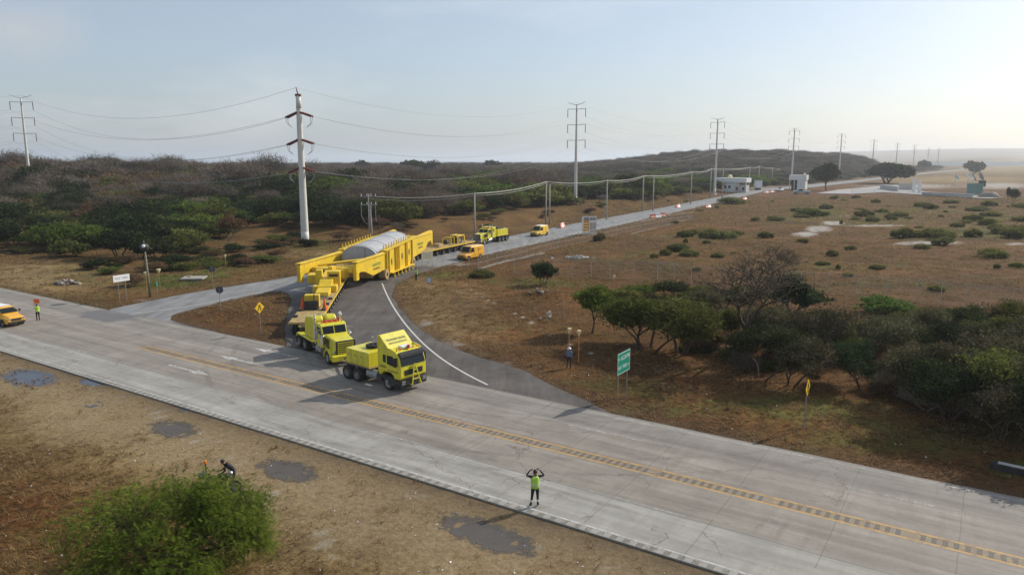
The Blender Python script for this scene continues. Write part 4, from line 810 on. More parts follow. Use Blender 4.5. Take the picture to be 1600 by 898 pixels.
def quad(a,b,c,d,th=.012):
    a,b,c,d=map(Vector,(a,b,c,d)); n=(b-a).cross(d-a).normalized()*th; m=MB(); m.hull([a-n,b-n,c-n,d-n],[a+n,b+n,c+n,d+n]); return m
GRAPHIC=GLET
# --- leading cab-over truck
p0=at(608,611); p1=at(546,592); hd=math.atan2(p0.y-p1.y,p0.x-p1.x)
left=Vector((-math.sin(hd),math.cos(hd),0)); o0=p0+left*1.12
T=thing('tow_truck','lemon yellow flat-fronted tractor truck leading the convoy, tow frame on its nose','truck',(o0.x,o0.y,.09),hd)
b=MB(); pr=[(-.95,1.05),(-.95,3.02),(.55,3.02),(1.02,2.86),(1.22,2.55),(1.40,1.95),(1.42,1.12),(1.30,.98),(.72,.98),(.62,1.2),(.35,1.36),(-.35,1.36),(-.62,1.2),(-.72,1.05)]
b.prism(pr,-1.22,1.22); b.build('cab',Y1,T,bevel=.07)
b=MB(); b.prism([(-1.0,3.0),(-1.0,3.88),(-.86,3.95),(.12,3.05),(.12,3.0)],-1.18,1.18); b.prism([(-1.02,1.3),(-1.02,3.9),(-.9,3.9),(-.9,1.3)],-1.23,1.23); b.prism([(-.95,3.02),(-.95,3.15),(.35,3.13),(.9,2.98),(.9,2.92),(.5,3.02)],-1.23,-1.12); b.prism([(-.95,3.02),(-.95,3.15),(.35,3.13),(.9,2.98),(.9,2.92),(.5,3.02)],1.12,1.23)
b.build('roof_fairing',Y1,T,bevel=.04)
b=quad((1.235,-1.08,2.62),(1.235,1.08,2.62),(1.425,1.12,1.98),(1.425,-1.12,1.98)); b.build('windscreen',GLASS,T)
b=MB(); b.prism([(1.05,2.92),(1.36,2.80),(1.40,2.62),(1.30,2.62),(1.12,2.84)],-1.14,1.14); b.build('sun_visor',BLACK,T)
for sg in (-1,1):
    m=quad((-.02,sg*1.225,2.6),(.62,sg*1.225,2.6),(.80,sg*1.225,1.86),(-.02,sg*1.225,1.98)); m.build('side_window',GLASS,T)
    m=quad((-.45,sg*1.225,2.6),(-.15,sg*1.225,2.6),(-.15,sg*1.225,2.05),(-.45,sg*1.225,2.05)); m.build('side_window',GLASS,T)
    m=MB(); m.box(1.0,1.14,sg*1.27,sg*1.52,1.95,2.6); m.box(1.02,1.1,sg*1.2,sg*1.3,2.5,2.56); m.build('mirror',BLACK,T,bevel=.03)
    m=MB(); m.box(1.0,1.46,sg*.72,sg*1.24,.62,.95); m.build('headlight_housing',BLACK,T,bevel=.04)
    m=MB(); m.box(1.465,1.475,sg*.82,sg*1.14,.80,.9); m.box(1.465,1.475,sg*.82,sg*1.14,.66,.74); m.build('headlight',CHR,T)
    m=MB(); m.box(.05,.9,sg*1.16,sg*1.24,.45,1.0); m.build('step',CHS,T)
m=MB(); m.box(1.2,1.47,-1.22,1.22,.42,.98); m.box(-.95,1.2,-1.15,1.15,.75,1.06); m.build('bumper',BLACK,T,bevel=.05)
m=MB(); m.box(1.42,1.445,-.85,.85,1.28,1.66); [m.box(1.445,1.455,-.8,.8,1.33+i*.08,1.36+i*.08) for i in range(4)]; m.build('grille',BLACK,T)
m=MB()
for sg in (-1,1): m.tube([(1.72,sg*.42,.55),(1.62,sg*.20,1.4),(1.52,sg*.06,2.02)],.045,6)
for z,yy in ((.95,.32),(1.3,.24),(1.6,.16)): m.cyl((1.72-(z-.55)*.13,-yy,z),(1.72-(z-.55)*.13,yy,z),.035,n=6)
m.cyl((1.45,-.42,.6),(1.74,-.42,.6),.04,n=6); m.cyl((1.45,.42,.6),(1.74,.42,.6),.04,n=6); m.build('tow_frame',Y1,T)
m=MB(); m.box(.25,.75,-.42,.42,3.04,3.2); m.build('roof_unit',WHITE,T,bevel=.04)
m=MB(); m.cyl((.82,.1,3.0),(.82,.1,3.26),.09,n=10); m.build('beacon',RED,T)
m=MB(); [m.cyl((.75,y_,2.98),(.75,y_,3.12),.05,n=8) for y_ in (-.95,-.6,.6,.95)]; m.build('marker_lights',AMB,T)
m=MB(); m.box(-5.5,1.2,.32,.46,.72,1.0); m.box(-5.5,1.2,-.46,-.32,.72,1.0); [m.box(x,x+.12,-.4,.4,.76,.96) for x in (-5.4,-4.6,-3,-1.3)]; [m.cyl((x,-1,.52),(x,1,.52),.09,n=8) for x in (0,-3.4,-4.6)]; m.build('chassis',CHS,T)
for sg in (-1,1):
    m=MB(); m.lathe((-1.35,sg*.85,.78),(-1,0,0),[(0,.02),(0,.30),(.02,.33),(1.15,.33),(1.17,.30),(1.17,.02)],16); m.build('fuel_tank',GREYM,T)
    m=MB(); m.box(-1.2,-.78,sg*.62,sg*1.15,.5,1.05); m.build('battery_box',CHS,T,bevel=.03)
    m=MB(); m.prism([(-5.35,1.0),(-5.15,1.16),(-2.85,1.16),(-2.7,1.0),(-2.7,.96),(-2.9,1.1),(-5.1,1.1),(-5.31,.96)],sg*.72,sg*1.24); m.build('mudguard',CHS,T)
m=MB(); m.box(-5.35,-1.95,-1.24,1.24,1.2,1.28); m.build('deck',YD,T)
m=MB(); m.box(-4.75,-2.1,-1.22,1.22,1.282,2.38); m.build('ballast_box',Y1,T,bevel=.035)
m=MB(); [m.box(x,x+.03,-1.228,-1.222,1.36,2.34) for x in (-4.1,-3.45,-2.8)]; [m.box(x,x+.03,1.222,1.228,1.36,2.3) for x in (-4.1,-3.45,-2.8)]; [m.box(x,x+.12,-1.25,-1.224,1.9,2.02) for x in (-4.5,-3.7,-3.0)]; m.build('locker_seams',YD,T)
m=MB(); m.lathe((-3.2,.1,2.40),(0,0,1),[(0,.3),(0,.48),(.05,.53),(.2,.53),(.25,.48),(.25,.3),(.1,.28),(0,.3)],24); m.build('spare_tyre',RUB,T)
m=MB(); m.cyl((-3.2,.1,2.39),(-3.2,.1,2.86),.05,n=8); m.lathe((-3.2,.1,2.46),(0,0,1),[(0,.28),(.06,.1),(.1,.02)],14); m.cyl((-3.7,.55,2.37),(-3.7,.55,3.0),.03,n=6); m.cyl((-3.7,.55,3.0),(-3.7,.4,3.05),.06,n=6); m.build('hoist',GREYM,T)
for x in (0,-3.4,-4.6):
    for sg in (-1,1): wheel(T,x,sg*1.05,.53,.33,dual=x<-1)
nrm=Vector((.9,0,.98)).normalized()
text('TRANSPORTES',.26,BLET,T,face_mat((-.38,.0,3.545),(0,1,0),(-.98,0,.9)),sx=1.05); text('ESPECIALIZADOS',.2,BLET,T,face_mat((-.16,.0,3.345),(0,1,0),(-.98,0,.9)),sx=1.1)
text('CARGA',.22,BLET,T,face_mat((-.5,-1.232,1.72),(1,0,0),(0,0,1))); text('TRANSPORTE',.13,BLET,T,face_mat((.7,-1.232,1.5),(1,0,0),(0,0,1)))
m=MB(); m.cyl((.12,-1.222,1.5),(.12,-1.232,1.5),.07,n=10); m.build('door_badge',RED,T)
text('PESADA',.16,GLET,T,face_mat((1.435,.0,1.80),(0,1,0),(0,0,1)),sx=1.4)
# --- conventional trucks
def bonnet_truck(name,label,o0,hd,kind,z=.06):
    T=thing(name,label,'truck',(o0.x,o0.y,z),hd); long=kind=='push'
    # bonnet: tapers to the nose
    m=MB(); m.hull([(.9,-.82,.95),(.9,.82,.95),(-1.15,1.0,1.0),(-1.15,-1.0,1.0)],[(.9,-.78,2.0),(.9,.78,2.0),(-1.15,.92,2.24),(-1.15,-.92,2.24)]); m.build('bonnet',Y1,T,bevel=.09)
    m=MB(); m.box(.905,1.10,-.80,.80,.92,2.02); m.build('grille_recess',BLACK,T); m=MB(); [m.box(-.9,-.2,sg*.93,sg*1.0,1.25+i*.16,1.33+i*.16) for i in range(5) for sg in (-1,1)]; m.build('hood_vents',BLACK,T)
    m=MB(); [m.box(1.1,1.14,-.66,.66,1.03+i*.165,1.10+i*.165) for i in range(6)]; m.box(1.1,1.15,-.72,-.68,.98,1.98); m.build('grille',Y1 if not long else CHR,T,bevel=.015)
    m=MB(); m.prism([(1.0,.42),(1.42,.48),(1.42,.92),(1.0,.98)],-1.25,1.25); m.build('bumper',Y1 if not long else CHR,T,bevel=.05)
    m=MB(); m.box(1.425,1.43,-.35,.35,.55,.72); m.build('tow_opening',BLACK,T)
    for sg in (-1,1):
        m=MB(); n=9; ro,ri=.78,.66
        for k in range(n):
            a0=PI*k/n; a1=PI*(k+1)/n
            m.hull([(ri*math.cos(a0),sg*.80,.5+ri*math.sin(a0)),(ro*math.cos(a0),sg*.80,.5+ro*math.sin(a0)),(ro*math.cos(a0),sg*1.24,.5+ro*math.sin(a0)),(ri*math.cos(a0),sg*1.24,.5+ri*math.sin(a0))],
                   [(ri*math.cos(a1),sg*.80,.5+ri*math.sin(a1)),(ro*math.cos(a1),sg*.80,.5+ro*math.sin(a1)),(ro*math.cos(a1),sg*1.24,.5+ro*math.sin(a1)),(ri*math.cos(a1),sg*1.24,.5+ri*math.sin(a1))])
        m.build('front_wing',Y1,T)
        m=MB(); m.lathe((.96,sg*.95,1.16),(1,0,0),[(-.2,.02),(-.12,.13),(.05,.15),(.06,.12)],12); m.build('headlight_shell',Y1,T); m=MB(); m.lathe((1.0,sg*.95,1.16),(1,0,0),[(.02,.12),(.05,.08),(.06,.001)],12); m.build('headlight',CHR,T)
        m=MB(); m.cyl((-1.0,sg*1.18,1.45),(-1.0,sg*1.18,2.15),.19,n=12); m.cyl((-1.0,sg*1.18,2.15),(-1.0,sg*1.18,2.3),.12,.16,n=12); m.build('air_cleaner',CHR,T)
        m=MB(); m.cyl((-2.75,sg*1.16,1.2),(-2.75,sg*1.16,3.35),.075,n=10); m.tube([(-2.75,sg*1.16,3.33),(-2.8,sg*1.16,3.5),(-2.95,sg*1.16,3.6)],.07,8); m.cyl((-2.75,sg*1.16,1.6),(-2.75,sg*1.16,2.7),.12,n=10); m.build('exhaust_stack',CHR,T)
        m=MB(); m.box(-1.42,-1.34,sg*1.45,sg*1.66,1.85,2.5); m.cyl((-1.38,sg*1.1,2.6),(-1.38,sg*1.55,2.6),.02,n=6); m.cyl((-1.38,sg*1.1,1.95),(-1.38,sg*1.55,1.9),.02,n=6); m.cyl((-1.38,sg*1.55,1.85),(-1.38,sg*1.55,2.62),.02,n=6); m.build('mirror',GREYM,T)
        for k,zz in enumerate((.42,.72,1.0)): m=MB(); m.box(-2.3,-1.45,sg*1.0,sg*(1.3-k*.05),zz-.03,zz+.02); m.build('step',CHR,T)
        m=MB(); m.lathe((-1.6,sg*.9,.8),(-1,0,0),[(0,.02),(0,.27),(.02,.3),(1.2,.3),(1.22,.27),(1.22,.02)],14); m.build('fuel_tank',CHR if long else GREYM,T)
        # side window and door line
        m=quad((-2.42,sg*1.105,2.72),(-1.62,sg*1.105,2.70),(-1.46,sg*1.115,2.14),(-2.42,sg*1.115,2.14)); m.build('side_window',GLASS,T)
    ce=-2.65
    m=MB(); m.prism([(ce,1.05),(ce,2.98),(-1.75,2.98),(-1.55,2.86),(-1.28,2.16),(-1.2,2.1),(-1.2,1.05)],-1.1,1.1); m.build('cab',Y1,T,bevel=.06)
    m=MB(); 
    for sg in (-1,1):
        y0,y1=(sg*.04,sg*.98); m2=quad((-1.525,y0,2.80),(-1.525,y1,2.78),(-1.30,y1,2.2),(-1.30,y0,2.2)); b0=len(m.v); m.v+=m2.v; m.f+=[tuple(i+b0 for i in f) for f in m2.f]; m.m+=m2.m
    m.build('windscreen',GLASS,T)
    m=MB(); [m.cyl((-1.9,y_,2.99),(-1.9,y_,3.13),.06,n=8) for y_ in (-.85,-.45,0,.45,.85)]; m.build('roof_lights',AMB,T)
    m=MB(); m.box(-2.35,-2.1,-.75,.75,2.99,3.12); m.cyl((-2.2,.7,3.12),(-2.2,.7,3.3),.07,n=8); m.build('light_bar',RED,T)
    m=MB(); m.cyl((-2.4,.9,2.98),(-2.4,.9,3.6),.02,n=5); m.lathe((-2.4,.9,3.6),(1,0,.2),[(0,.001),(.02,.12),(.04,.13),(.05,.001)],10); m.build('antenna',WHITE,T)
    if long:
        m=MB(); m.prism([(-2.66,1.05),(-2.66,3.1),(-2.8,3.2),(-4.2,3.2),(-4.2,1.05)],-1.14,1.14); m.build('sleeper',Y1,T,bevel=.06)
        for sg in (-1,1): m=MB(); m.box(-3.55,-3.2,sg*1.142,sg*1.15,2.3,2.75); m.build('sleeper_window',GLASS,T)
        m=MB(); m.box(-8.9,-4.4,-1.2,1.2,1.22,1.34); m.build('deck',Y1,T,bevel=.02)
        m=MB(); m.box(-8.7,-4.9,-1.18,1.18,1.342,2.55); [m.box(-4.9-i*.95-.06,-4.9-i*.95,-1.21,-1.18,1.36,2.5) for i in range(5)]; [m.box(-4.9-i*.95-.06,-4.9-i*.95,1.18,1.21,1.36,2.5) for i in range(5)]; m.build('ballast_box',Y1,T,bevel=.03)
        m=MB(); m.box(-7.2,-5.6,-.7,.7,2.56,2.9); m.box(-8.2,-7.5,-.6,.6,2.56,2.8); m.build('ballast_load',CHS,T,bevel=.05)
        rear=(-5.6,-6.95,-8.3); end=-9
    else:
        m=MB(); m.prism([(-3.3,1.15),(-3.3,1.30),(-7.2,1.30),(-7.5,.95),(-7.4,.9),(-7.1,1.15)],-1.28,1.28); m.build('deck',Y1,T,bevel=.03)
        for sg in (-1,1):
            m=MB(); y0,y1=(sg*.12,sg*1.05); m.prism([(-3.5,1.302),(-3.5,3.0),(-3.8,3.3),(-5.4,3.05),(-5.75,2.6),(-5.75,1.302)],min(y0,y1),max(y0,y1)); m.build('tank_box',Y1,T,bevel=.12)
        m=MB(); m.box(-6.0,-3.4,-.9,.9,1.31,2.1); m.build('tank_cradle',YD,T); m=MB(); m.lathe((-6.6,0,1.31),(0,0,1),[(0,.6),(.14,.6),(.16,.1),(.16,.01)],16); m.build('fifth_wheel',CHS,T)
        m=MB(); m.box(-7.3,-7.0,-1.0,-.4,1.32,1.7); m.box(-7.3,-6.9,.3,1.0,1.32,1.6); m.build('hose_gear',BLACK,T,bevel=.05)
        rear=(-5.4,-6.85); end=-7.6
    m=MB(); m.box(end,1.0,.32,.46,.72,1.02); m.box(end,1.0,-.46,-.32,.72,1.02); [m.cyl((x,-1,.54),(x,1,.54),.09,n=8) for x in (0,)+rear]; m.box(end-.5,end,-.12,.12,.75,.95); m.box(-4.6,-3.,-.9,.9,.6,1.1); m.build('chassis',CHS,T)
    for sg in (-1,1):
        m=MB(); m.box(rear[-1]-.7,rear[-1]-.66,sg*.7,sg*1.24,.3,1.1); m.build('mud_flap',BLACK,T)
        wheel(T,0,sg*1.06,.54,.33)
        for x in rear: wheel(T,x,sg*.95,.55,.31,dual=True,rimmat=GREYM)
    return T
p0=at(513,570); p1=at(473,545); hd2=math.atan2(p0.y-p1.y,p0.x-p1.x); lf_=Vector((-math.sin(hd2),math.cos(hd2),0)); o2=p0+lf_*1.15
T2=bonnet_truck('bonnet_truck','bright yellow long-nosed truck with wide slatted grille, second in the convoy',o2,hd2,'pull')
p0=at(757,382.5); p1=at(799,375); hd3=math.atan2(p0.y-p1.y,p0.x-p1.x); lf_=Vector((-math.sin(hd3),math.cos(hd3),0)); o3=p0-lf_*1.15
T3=bonnet_truck('bonnet_truck','yellow long-nosed sleeper truck with ballast box pushing at the rear of the convoy',o3,hd3,'push')
# yellow A-frame coupling in front of the pusher
Z0=Vector((0,0,0))
def bar(mb,a,b,r=.06,n=6): mb.cyl(a,b,r,n=n)
# --- draw bars
m=MB(); a=o0+Vector((math.cos(hd),math.sin(hd),0))*-5.5; b_=o2+Vector((math.cos(hd2),math.sin(hd2),0))*1.45
bar(m,(a.x,a.y,.85),(b_.x,b_.y,.75),.08); m.lathe((a.x,a.y,.85),(0,0,1),[(-.1,.12),(.1,.12)],10); tag(m.build('tow_bar',CHS),'dark steel tow bar joining the two front trucks','tow bar')
# --- modular trailers
def trailer(name,label,a,b,n_ax,wdt=3.0,z=.06):
    a=Vector((a[0],a[1],0)); b=Vector((b[0],b[1],0)); d=a-b; L=d.length; hd=math.atan2(d.y,d.x); c=(a+b)/2
    T=thing(name,label,'trailer',(c.x,c.y,z),hd)
    m=MB(); m.box(-L/2,L/2,-wdt/2,wdt/2,1.12,1.3); m.box(-L/2,L/2,-.45,.45,.75,1.12)
    for i in range(n_ax*2): x=-L/2+.3+i*(L-.6)/(n_ax*2-1); m.box(x-.05,x+.05,-wdt/2-.012,wdt/2+.012,1.05,1.31)
    m.build('deck',YD,T)
    for sg in (-1,1): m=MB(); m.box(-L/2,L/2,sg*wdt/2+sg*.014,sg*wdt/2+sg*.05,1.1,1.26); m.build('side_rail',Y2,T)
    for i in range(n_ax):
        x=-L/2+.9+i*(L-1.8)/(n_ax-1)
        for sg in (-1,1):
            m=MB(); m.box(x-.12,x+.12,sg*.75,sg*1.15,.5,1.12); m.cyl((x,sg*.6,.4),(x,sg*1.4,.4),.07,n=6); m.build('axle_arm',CHS,T)
            wheel(T,x,sg*(wdt/2-.42),.40,.24,dual=True,rimmat=GREYM)
    return T,L
ft,fl=trailer('modular_trailer','long dusty yellow many-wheeled trailer under the front end of the girder',(-19.6,67.2),(-23.3,96.5),15,2.8)
rt,rl=trailer('modular_trailer','long many-wheeled yellow trailer under the rear end of the girder',(-18.9,116.0),(-8.3,138.2),12)
m=MB(); m.prism([(1.6,1.31),(1.4,1.75),(-1.2,1.95),(-2.6,2.5),(-8.4,2.9),(-8.4,1.31)],-.75,.75); m.build('gooseneck',Y2,ft,bevel=.06)
m=MB(); m.box(-2.6,-1.0,-1.35,1.35,1.32,2.05); m.build('turntable_beam',Y2,ft,bevel=.08); m=MB(); m.box(-4.6,-3.5,.05,1.5,1.6,3.35); m.build('valve_cabinet',Y2,ft,bevel=.05); m=MB(); m.box(-3.49,-3.46,.25,1.3,2.75,3.05); m.build('cabinet_slots',CHS,ft)
m=MB(); m.box(-4.9,-3.8,-1.35,-.6,1.4,3.5); m.build('steering_column',Y2,ft,bevel=.06); m=MB(); m.box(-7.6,-5.4,-2.6,-.9,1.6,2.7); m.build('ram_housing',Y2,ft,bevel=.1)
m=MB(); [m.box(x,x+.5,sg*1.15-.2,sg*1.15+.2,1.31,1.5) for x in (3,6,9,12) for sg in (-1,1)]; m.build('deck_lashings',CHS,ft)
# things on the front trailer (front end x = fl/2)
def on(T,x,y,z): return Vector((T.location.x+x*math.cos(T.rotation_euler.z)-y*math.sin(T.rotation_euler.z),T.location.y+x*math.sin(T.rotation_euler.z)+y*math.cos(T.rotation_euler.z),T.location.z+z))
def generator(loc,rz,label):
    G_=thing('power_pack',label,'power pack',loc,rz); m=MB(); m.box(-.9,.9,-.75,.75,0,.15); m.build('base',CHS,G_)
    m=MB(); m.box(.1,.85,-.6,.6,.16,.75); m.cyl((.5,-.62,.5),(.5,.62,.5),.28,n=10); [m.box(.2+i*.15,.26+i*.15,-.68,.68,.3,.9) for i in range(4)]; m.build('engine',BLACK,G_,bevel=.03)
    m=MB(); m.box(-.85,.05,-.75,.75,.152,1.45); m.build('fuel_tank',Y2,G_,bevel=.05); m=MB(); m.tube([(.4,.3,.8),(.4,.3,1.5),(.3,.3,1.6)],.05,6); m.build('exhaust',CHS,G_); return G_
generator(on(ft,fl/2-6.6,-.15,1.24),ft.rotation_euler.z,'black engine with yellow tank standing between two orange cones on the front trailer')
def cone(loc,label,group,h=.95,r=.2):
    K=thing('traffic_cone',label,'traffic cone',loc,0,group); m=MB(); m.box(-r*1.25,r*1.25,-r*1.25,r*1.25,0,.05); m.lathe((0,0,.05),(0,0,1),[(0,r),(h*.9,.045),(h*.92,.0)],14); m.build('body',ORG,K)
    return K
cone(on(ft,fl/2-6.0,1.2,1.24),'orange traffic cone left of the engine on the front trailer',None,1.25,.26); cone(on(ft,fl/2-7.0,-1.15,1.24),'orange traffic cone right of the engine on the front trailer',None,1.25,.26)
m=MB()
for i in range(9):
    a=i*.7; m.tube([(.9*math.cos(a)*(.5+.06*i),1.1*math.sin(a)*(.6+.04*i),.06+.02*i),(.9*math.cos(a+.9)*(.5+.06*i),1.1*math.sin(a+.9)*(.6+.04*i),.12+.03*i),(.8*math.cos(a+1.9),1.0*math.sin(a+1.9),.1)],.045,6)
o=m.build('hose_coil',mat('grey_hose',(.12,.12,.12),.7)); o.location=on(ft,fl/2-12.2,0,1.24); o.rotation_euler=(0,0,ft.rotation_euler.z); tag(o,'tangle of dark hydraulic hoses on the front trailer below the yellow crosshead','hose')
# --- girder frame: local x = from the front post to the rear, measured along (.206,.979)
GO=Vector((-22.85,91.5,0)); gd=Vector((.206,.979,0)).normalized(); gz=math.atan2(gd.y,gd.x)
GF=thing('girder_frame','huge warm yellow steel girder frame carrying the grey covered load','girder frame',(GO.x,GO.y,.05),gz)
hw_=3.15   # half width; local -y = near side (x forward is backwards along road)
def girder(sg):
    e=-2.6 if sg>0 else 0
    y0,y1=(sg*hw_-.22,sg*hw_+.22); 
    m=MB(); m.prism([(e,1.35),(e,3.5),(e+.9,3.62),(9.6,3.86),(9.6,1.45),(5.4,1.2),(2.6,2.15),(e+1.3,2.3),(e+.85,2.15),(e+.85,1.35)],y0,y1)
    m.box(e-.05,9.6,y0-.16,y1+.16,3.62,3.74); m.build('front_arm',Y2,GF,bevel=.03)
    m=MB(); m.prism([(9.65,.75),(9.65,3.9),(20.6,4.45),(20.6,1.15),(19.6,.8),(10.6,.42)],y0-.06,y1+.06); m.build('main_beam',Y2,GF,bevel=.04)
    m=MB(); m.prism([(9.62,3.92),(9.62,4.05),(20.7,4.60),(20.7,4.47)],y0-.25,y1+.25)
    for x in (9.9,10.8,13.3,14.0,14.7,17.6,18.1,20.3):
        zt=3.9+(x-9.65)*.05; w_=.2; m.box(x-.05,x+.05,y0-w_-.07,y0-.06,.75,zt); m.box(x-.05,x+.05,y1+.06,y1+w_+.07,.75,zt)
    m.build('stiffener_ribs',Y2,GF)
    m=MB(); m.prism([(20.65,1.5),(20.65,4.45),(30.2,4.95),(30.9,4.75),(30.9,2.6),(30.4,2.6),(30.0,3.3),(28.4,3.1),(27,2.2),(23.2,1.7)],y0,y1); m.box(20.7,30,y0-.15,y1+.15,4.5,4.6); m.build('rear_arm',Y2,GF,bevel=.03)
    for cx_,zc in ((9.6,.78),(20.6,1.05)):
        m=MB(); m.cyl((cx_,y0-.3,zc),(cx_,y1+.3,zc),.72,n=20); m.build('hinge_disc',YD,GF,bevel=.02)
        m=MB(); m.cyl((cx_,y0-.36,zc),(cx_,y1+.36,zc),.24,n=14); m.build('hinge_pin',CHS,GF)
    for cx_,zc in ((12.0,2.2),(16.2,2.45),(19.2,2.7)):
        m=MB(); n=18; m.add([(cx_+.28*math.cos(2*PI*i/n),y0-.064,zc+.5*math.sin(2*PI*i/n)) for i in range(n)],[tuple(range(n))]); m.add([(cx_+.28*math.cos(2*PI*i/n),y1+.064,zc+.5*math.sin(2*PI*i/n)) for i in range(n)],[tuple(range(n-1,-1,-1))]); m.build('access_hole',CHS,GF)
    m=MB(); m.box(11,20.2,sg*(hw_+.1),sg*(hw_+.75),.66,.8)
    for i in range(6): x=12+i*1.5; m.box(x-.08,x+.08,sg*(hw_+.55),sg*(hw_+.72),.12,.66); m.box(x-.18,x+.18,sg*(hw_+.45),sg*(hw_+.8),.06,.13)
    m.build('jacking_beam',Y2,GF,bevel=.02)
    for k,(cx_,zc,nm,sz) in enumerate(((6.6,2.55,'TRANSPORTES',.62),(24.6,3.3,'TRANSPORTES',.62))):
        yy=sg*(hw_+.235); xd=(1,0,0) if sg<0 else (-1,0,0)
        text(nm,sz,GLET,GF,face_mat((cx_,yy,zc),xd,(.05*(-sg if sg<0 else sg),0,1)),sx=.72); text('ESPECIALIZADOS',.36,BLET,GF,face_mat((cx_,yy,zc-.55),xd,(0,0,1)),sx=.8)
    m=MB(); n=16; m.add([(10.3+.3*math.cos(2*PI*i/n),sg*(hw_+.30),2.7+.62*math.sin(2*PI*i/n)) for i in range(n)],[tuple(range(n)) if sg<0 else tuple(range(n-1,-1,-1))]); m.build('emblem',GLET,GF)
for sg in (-1,1): girder(sg)
m=MB(); m.box(.2,1.2,-2.75,2.75,2.3,2.9); m.box(-.6,.9,-2.0,-.5,1.7,2.75); m.build('front_crossbeam',Y2,GF,bevel=.05)
m=MB(); m.box(-1.0,.1,-.1,1.9,1.75,3.0); m.build('crosshead_block',Y2,GF,bevel=.06); m=MB(); m.box(-1.02,-1.0,.3,1.6,2.45,2.75); m.build('slotted_panel',CHS,GF)
m=MB(); m.box(-1.3,-.3,-.75,-.15,1.5,3.25); m.build('steering_column',Y2,GF,bevel=.05)
m=MB(); m.box(-1.9,-.9,-1.0,1.3,1.28,1.7); m.build('turntable',YD,GF,bevel=.08)
m=MB(); bar(m,(1.0,2.3,3.1),(6.2,-2.2,3.3),.16,8); bar(m,(1.2,2.4,2.8),(3.2,-2.6,2.7),.14,8); bar(m,(3,2.6,2.9),(6,0,2.9),.14,8); m.build('diagonal_brace',Y2,GF)
m=MB(); m.box(4.2,4.8,-2.7,2.7,2.2,2.75); m.box(2.2,4.6,.2,1.3,2.0,2.7); m.box(2.4,4.4,-1.8,-.8,2.0,2.6); m.build('inner_crossbeam',YD,GF,bevel=.05)
m=MB(); [m.lathe((x,y_,2.6),(1,0,0),[(0,.02),(0,.2),(.7,.2),(.7,.02)],12) for x,y_ in ((1.6,-.6),(1.7,.3),(2.6,1.4))]; m.build('hydraulic_cylinders',CHR,GF)
m=MB(); m.box(29.2,30.2,-2.75,2.75,3.4,4.0); m.build('rear_crossbeam',Y2,GF,bevel=.05); m=MB(); m.box(26.2,26.8,-2.7,2.7,2.9,3.5); bar(m,(22,2.4,4.2),(26,-2.4,4.2),.16,8); bar(m,(22,-2.4,4.2),(26,2.4,4.2),.16,8); m.build('rear_brace',Y2,GF)
m=MB(); m.cyl((28.0,0,1.3),(28.0,0,3.4),.9,.6,n=16); m.build('rear_turntable',YD,GF)
m=MB(); m.box(6.4,6.9,-2.7,2.7,.7,1.4); m.box(24.2,24.7,-2.7,2.7,1.75,2.4); m.box(6.9,24.2,-1.9,1.9,.55,.85); m.build('load_cradle',YD,GF)
m=MB(); [m.box(10+i*1.0,10.12+i*1.0,sg*(hw_-.1)-.06,sg*(hw_-.1)+.06,4.0+.05*i,4.75+.05*i) for i in range(11) for sg in (-1,1)]; [m.box(10,20.2,sg*2.86,sg*2.94,4.0+.0,4.12) for sg in (-1,1)]; m.build('top_lugs',Y2,GF)
# --- covered load
LD_=thing('covered_load','long arched load under grey sheeting lying between the yellow girders','covered load',(GO.x,GO.y,.05),gz)
m=MB(); n=14; pr_=[]
for k in range(n+1): a=PI*k/n; pr_.append((2.62*math.cos(a),2.9+1.75*math.sin(a)**.85))
pr_=[(2.62,1.0)]+pr_+[(-2.62,1.0)]
xs_=[8.6,13.0,13.15,17.6,17.75,22.2]; V=[];Fc=[]
for i,x in enumerate(xs_):
    for y_,z_ in pr_: V.append((x,y_*(1 if i not in (2,4) else 1.0),z_*(1+.012*(x-7)) if z_>1.1 else z_))
q=len(pr_)
for i in range(len(xs_)-1):
    for k in range(q-1): Fc.append((i*q+k,i*q+k+1,(i+1)*q+k+1,(i+1)*q+k))
Fc+=[tuple(range(q-1,-1,-1)),tuple((len(xs_)-1)*q+k for k in range(q))]; m.add(V,Fc); m.build('tarpaulin',TARP,LD_)
m=MB()
for x in (9.1,13.08,17.68,21.8): m.tube([(x,y_*1.008,(z_*(1+.012*(x-7))+.02) if z_>1.1 else z_) for y_,z_ in pr_],.018,5)
m.tube([(8.57,-.9,1.1),(8.57,-.9,4.3)],.03,4); m.build('straps',CHS,LD_)
# --- gear on the rear trailer
rz_=rt.rotation_euler.z
def arch(loc,rz,label):
    A=thing('steering_pack',label,'machine',loc,rz); m=MB(); m.prism([(-1.6,0),(-1.2,1.55),(1.0,1.55),(1.25,1.3),(1.25,0),(1.05,0),(1.05,1.2),(.9,1.35),(-1.0,1.35),(-1.35,0)],-.9,-.7); m.prism([(-1.6,0),(-1.2,1.55),(1.0,1.55),(1.25,1.3),(1.25,0),(1.05,0),(1.05,1.2),(.9,1.35),(-1.0,1.35),(-1.35,0)],.7,.9); m.box(-1.0,1.0,-.7,.7,1.45,1.53); m.build('frame',Y2,A,bevel=.02)
    m=MB(); m.box(-.8,.8,-.6,.6,.05,1.0); m.build('engine',BLACK,A,bevel=.05); m=MB(); m.cyl((0,-.62,.55),(0,.62,.55),.33,n=14); m.build('drum',RIM,A); return A
arch(on(rt,-rl/2+4.3,0,1.24),rz_,'yellow A-framed power unit near the tail of the rear trailer')
A=thing('winch_frame','yellow twin hoop frame left of the A-framed unit on the rear trailer','winch',on(rt,-rl/2+7.4,0,1.24),rz_); m=MB()
for x in (-.5,.5): m.tube([(x,-.9,0),(x,-.9,1.2),(x,-.7,1.35),(x,.7,1.35),(x,.9,1.2),(x,.9,0)],.1,8)
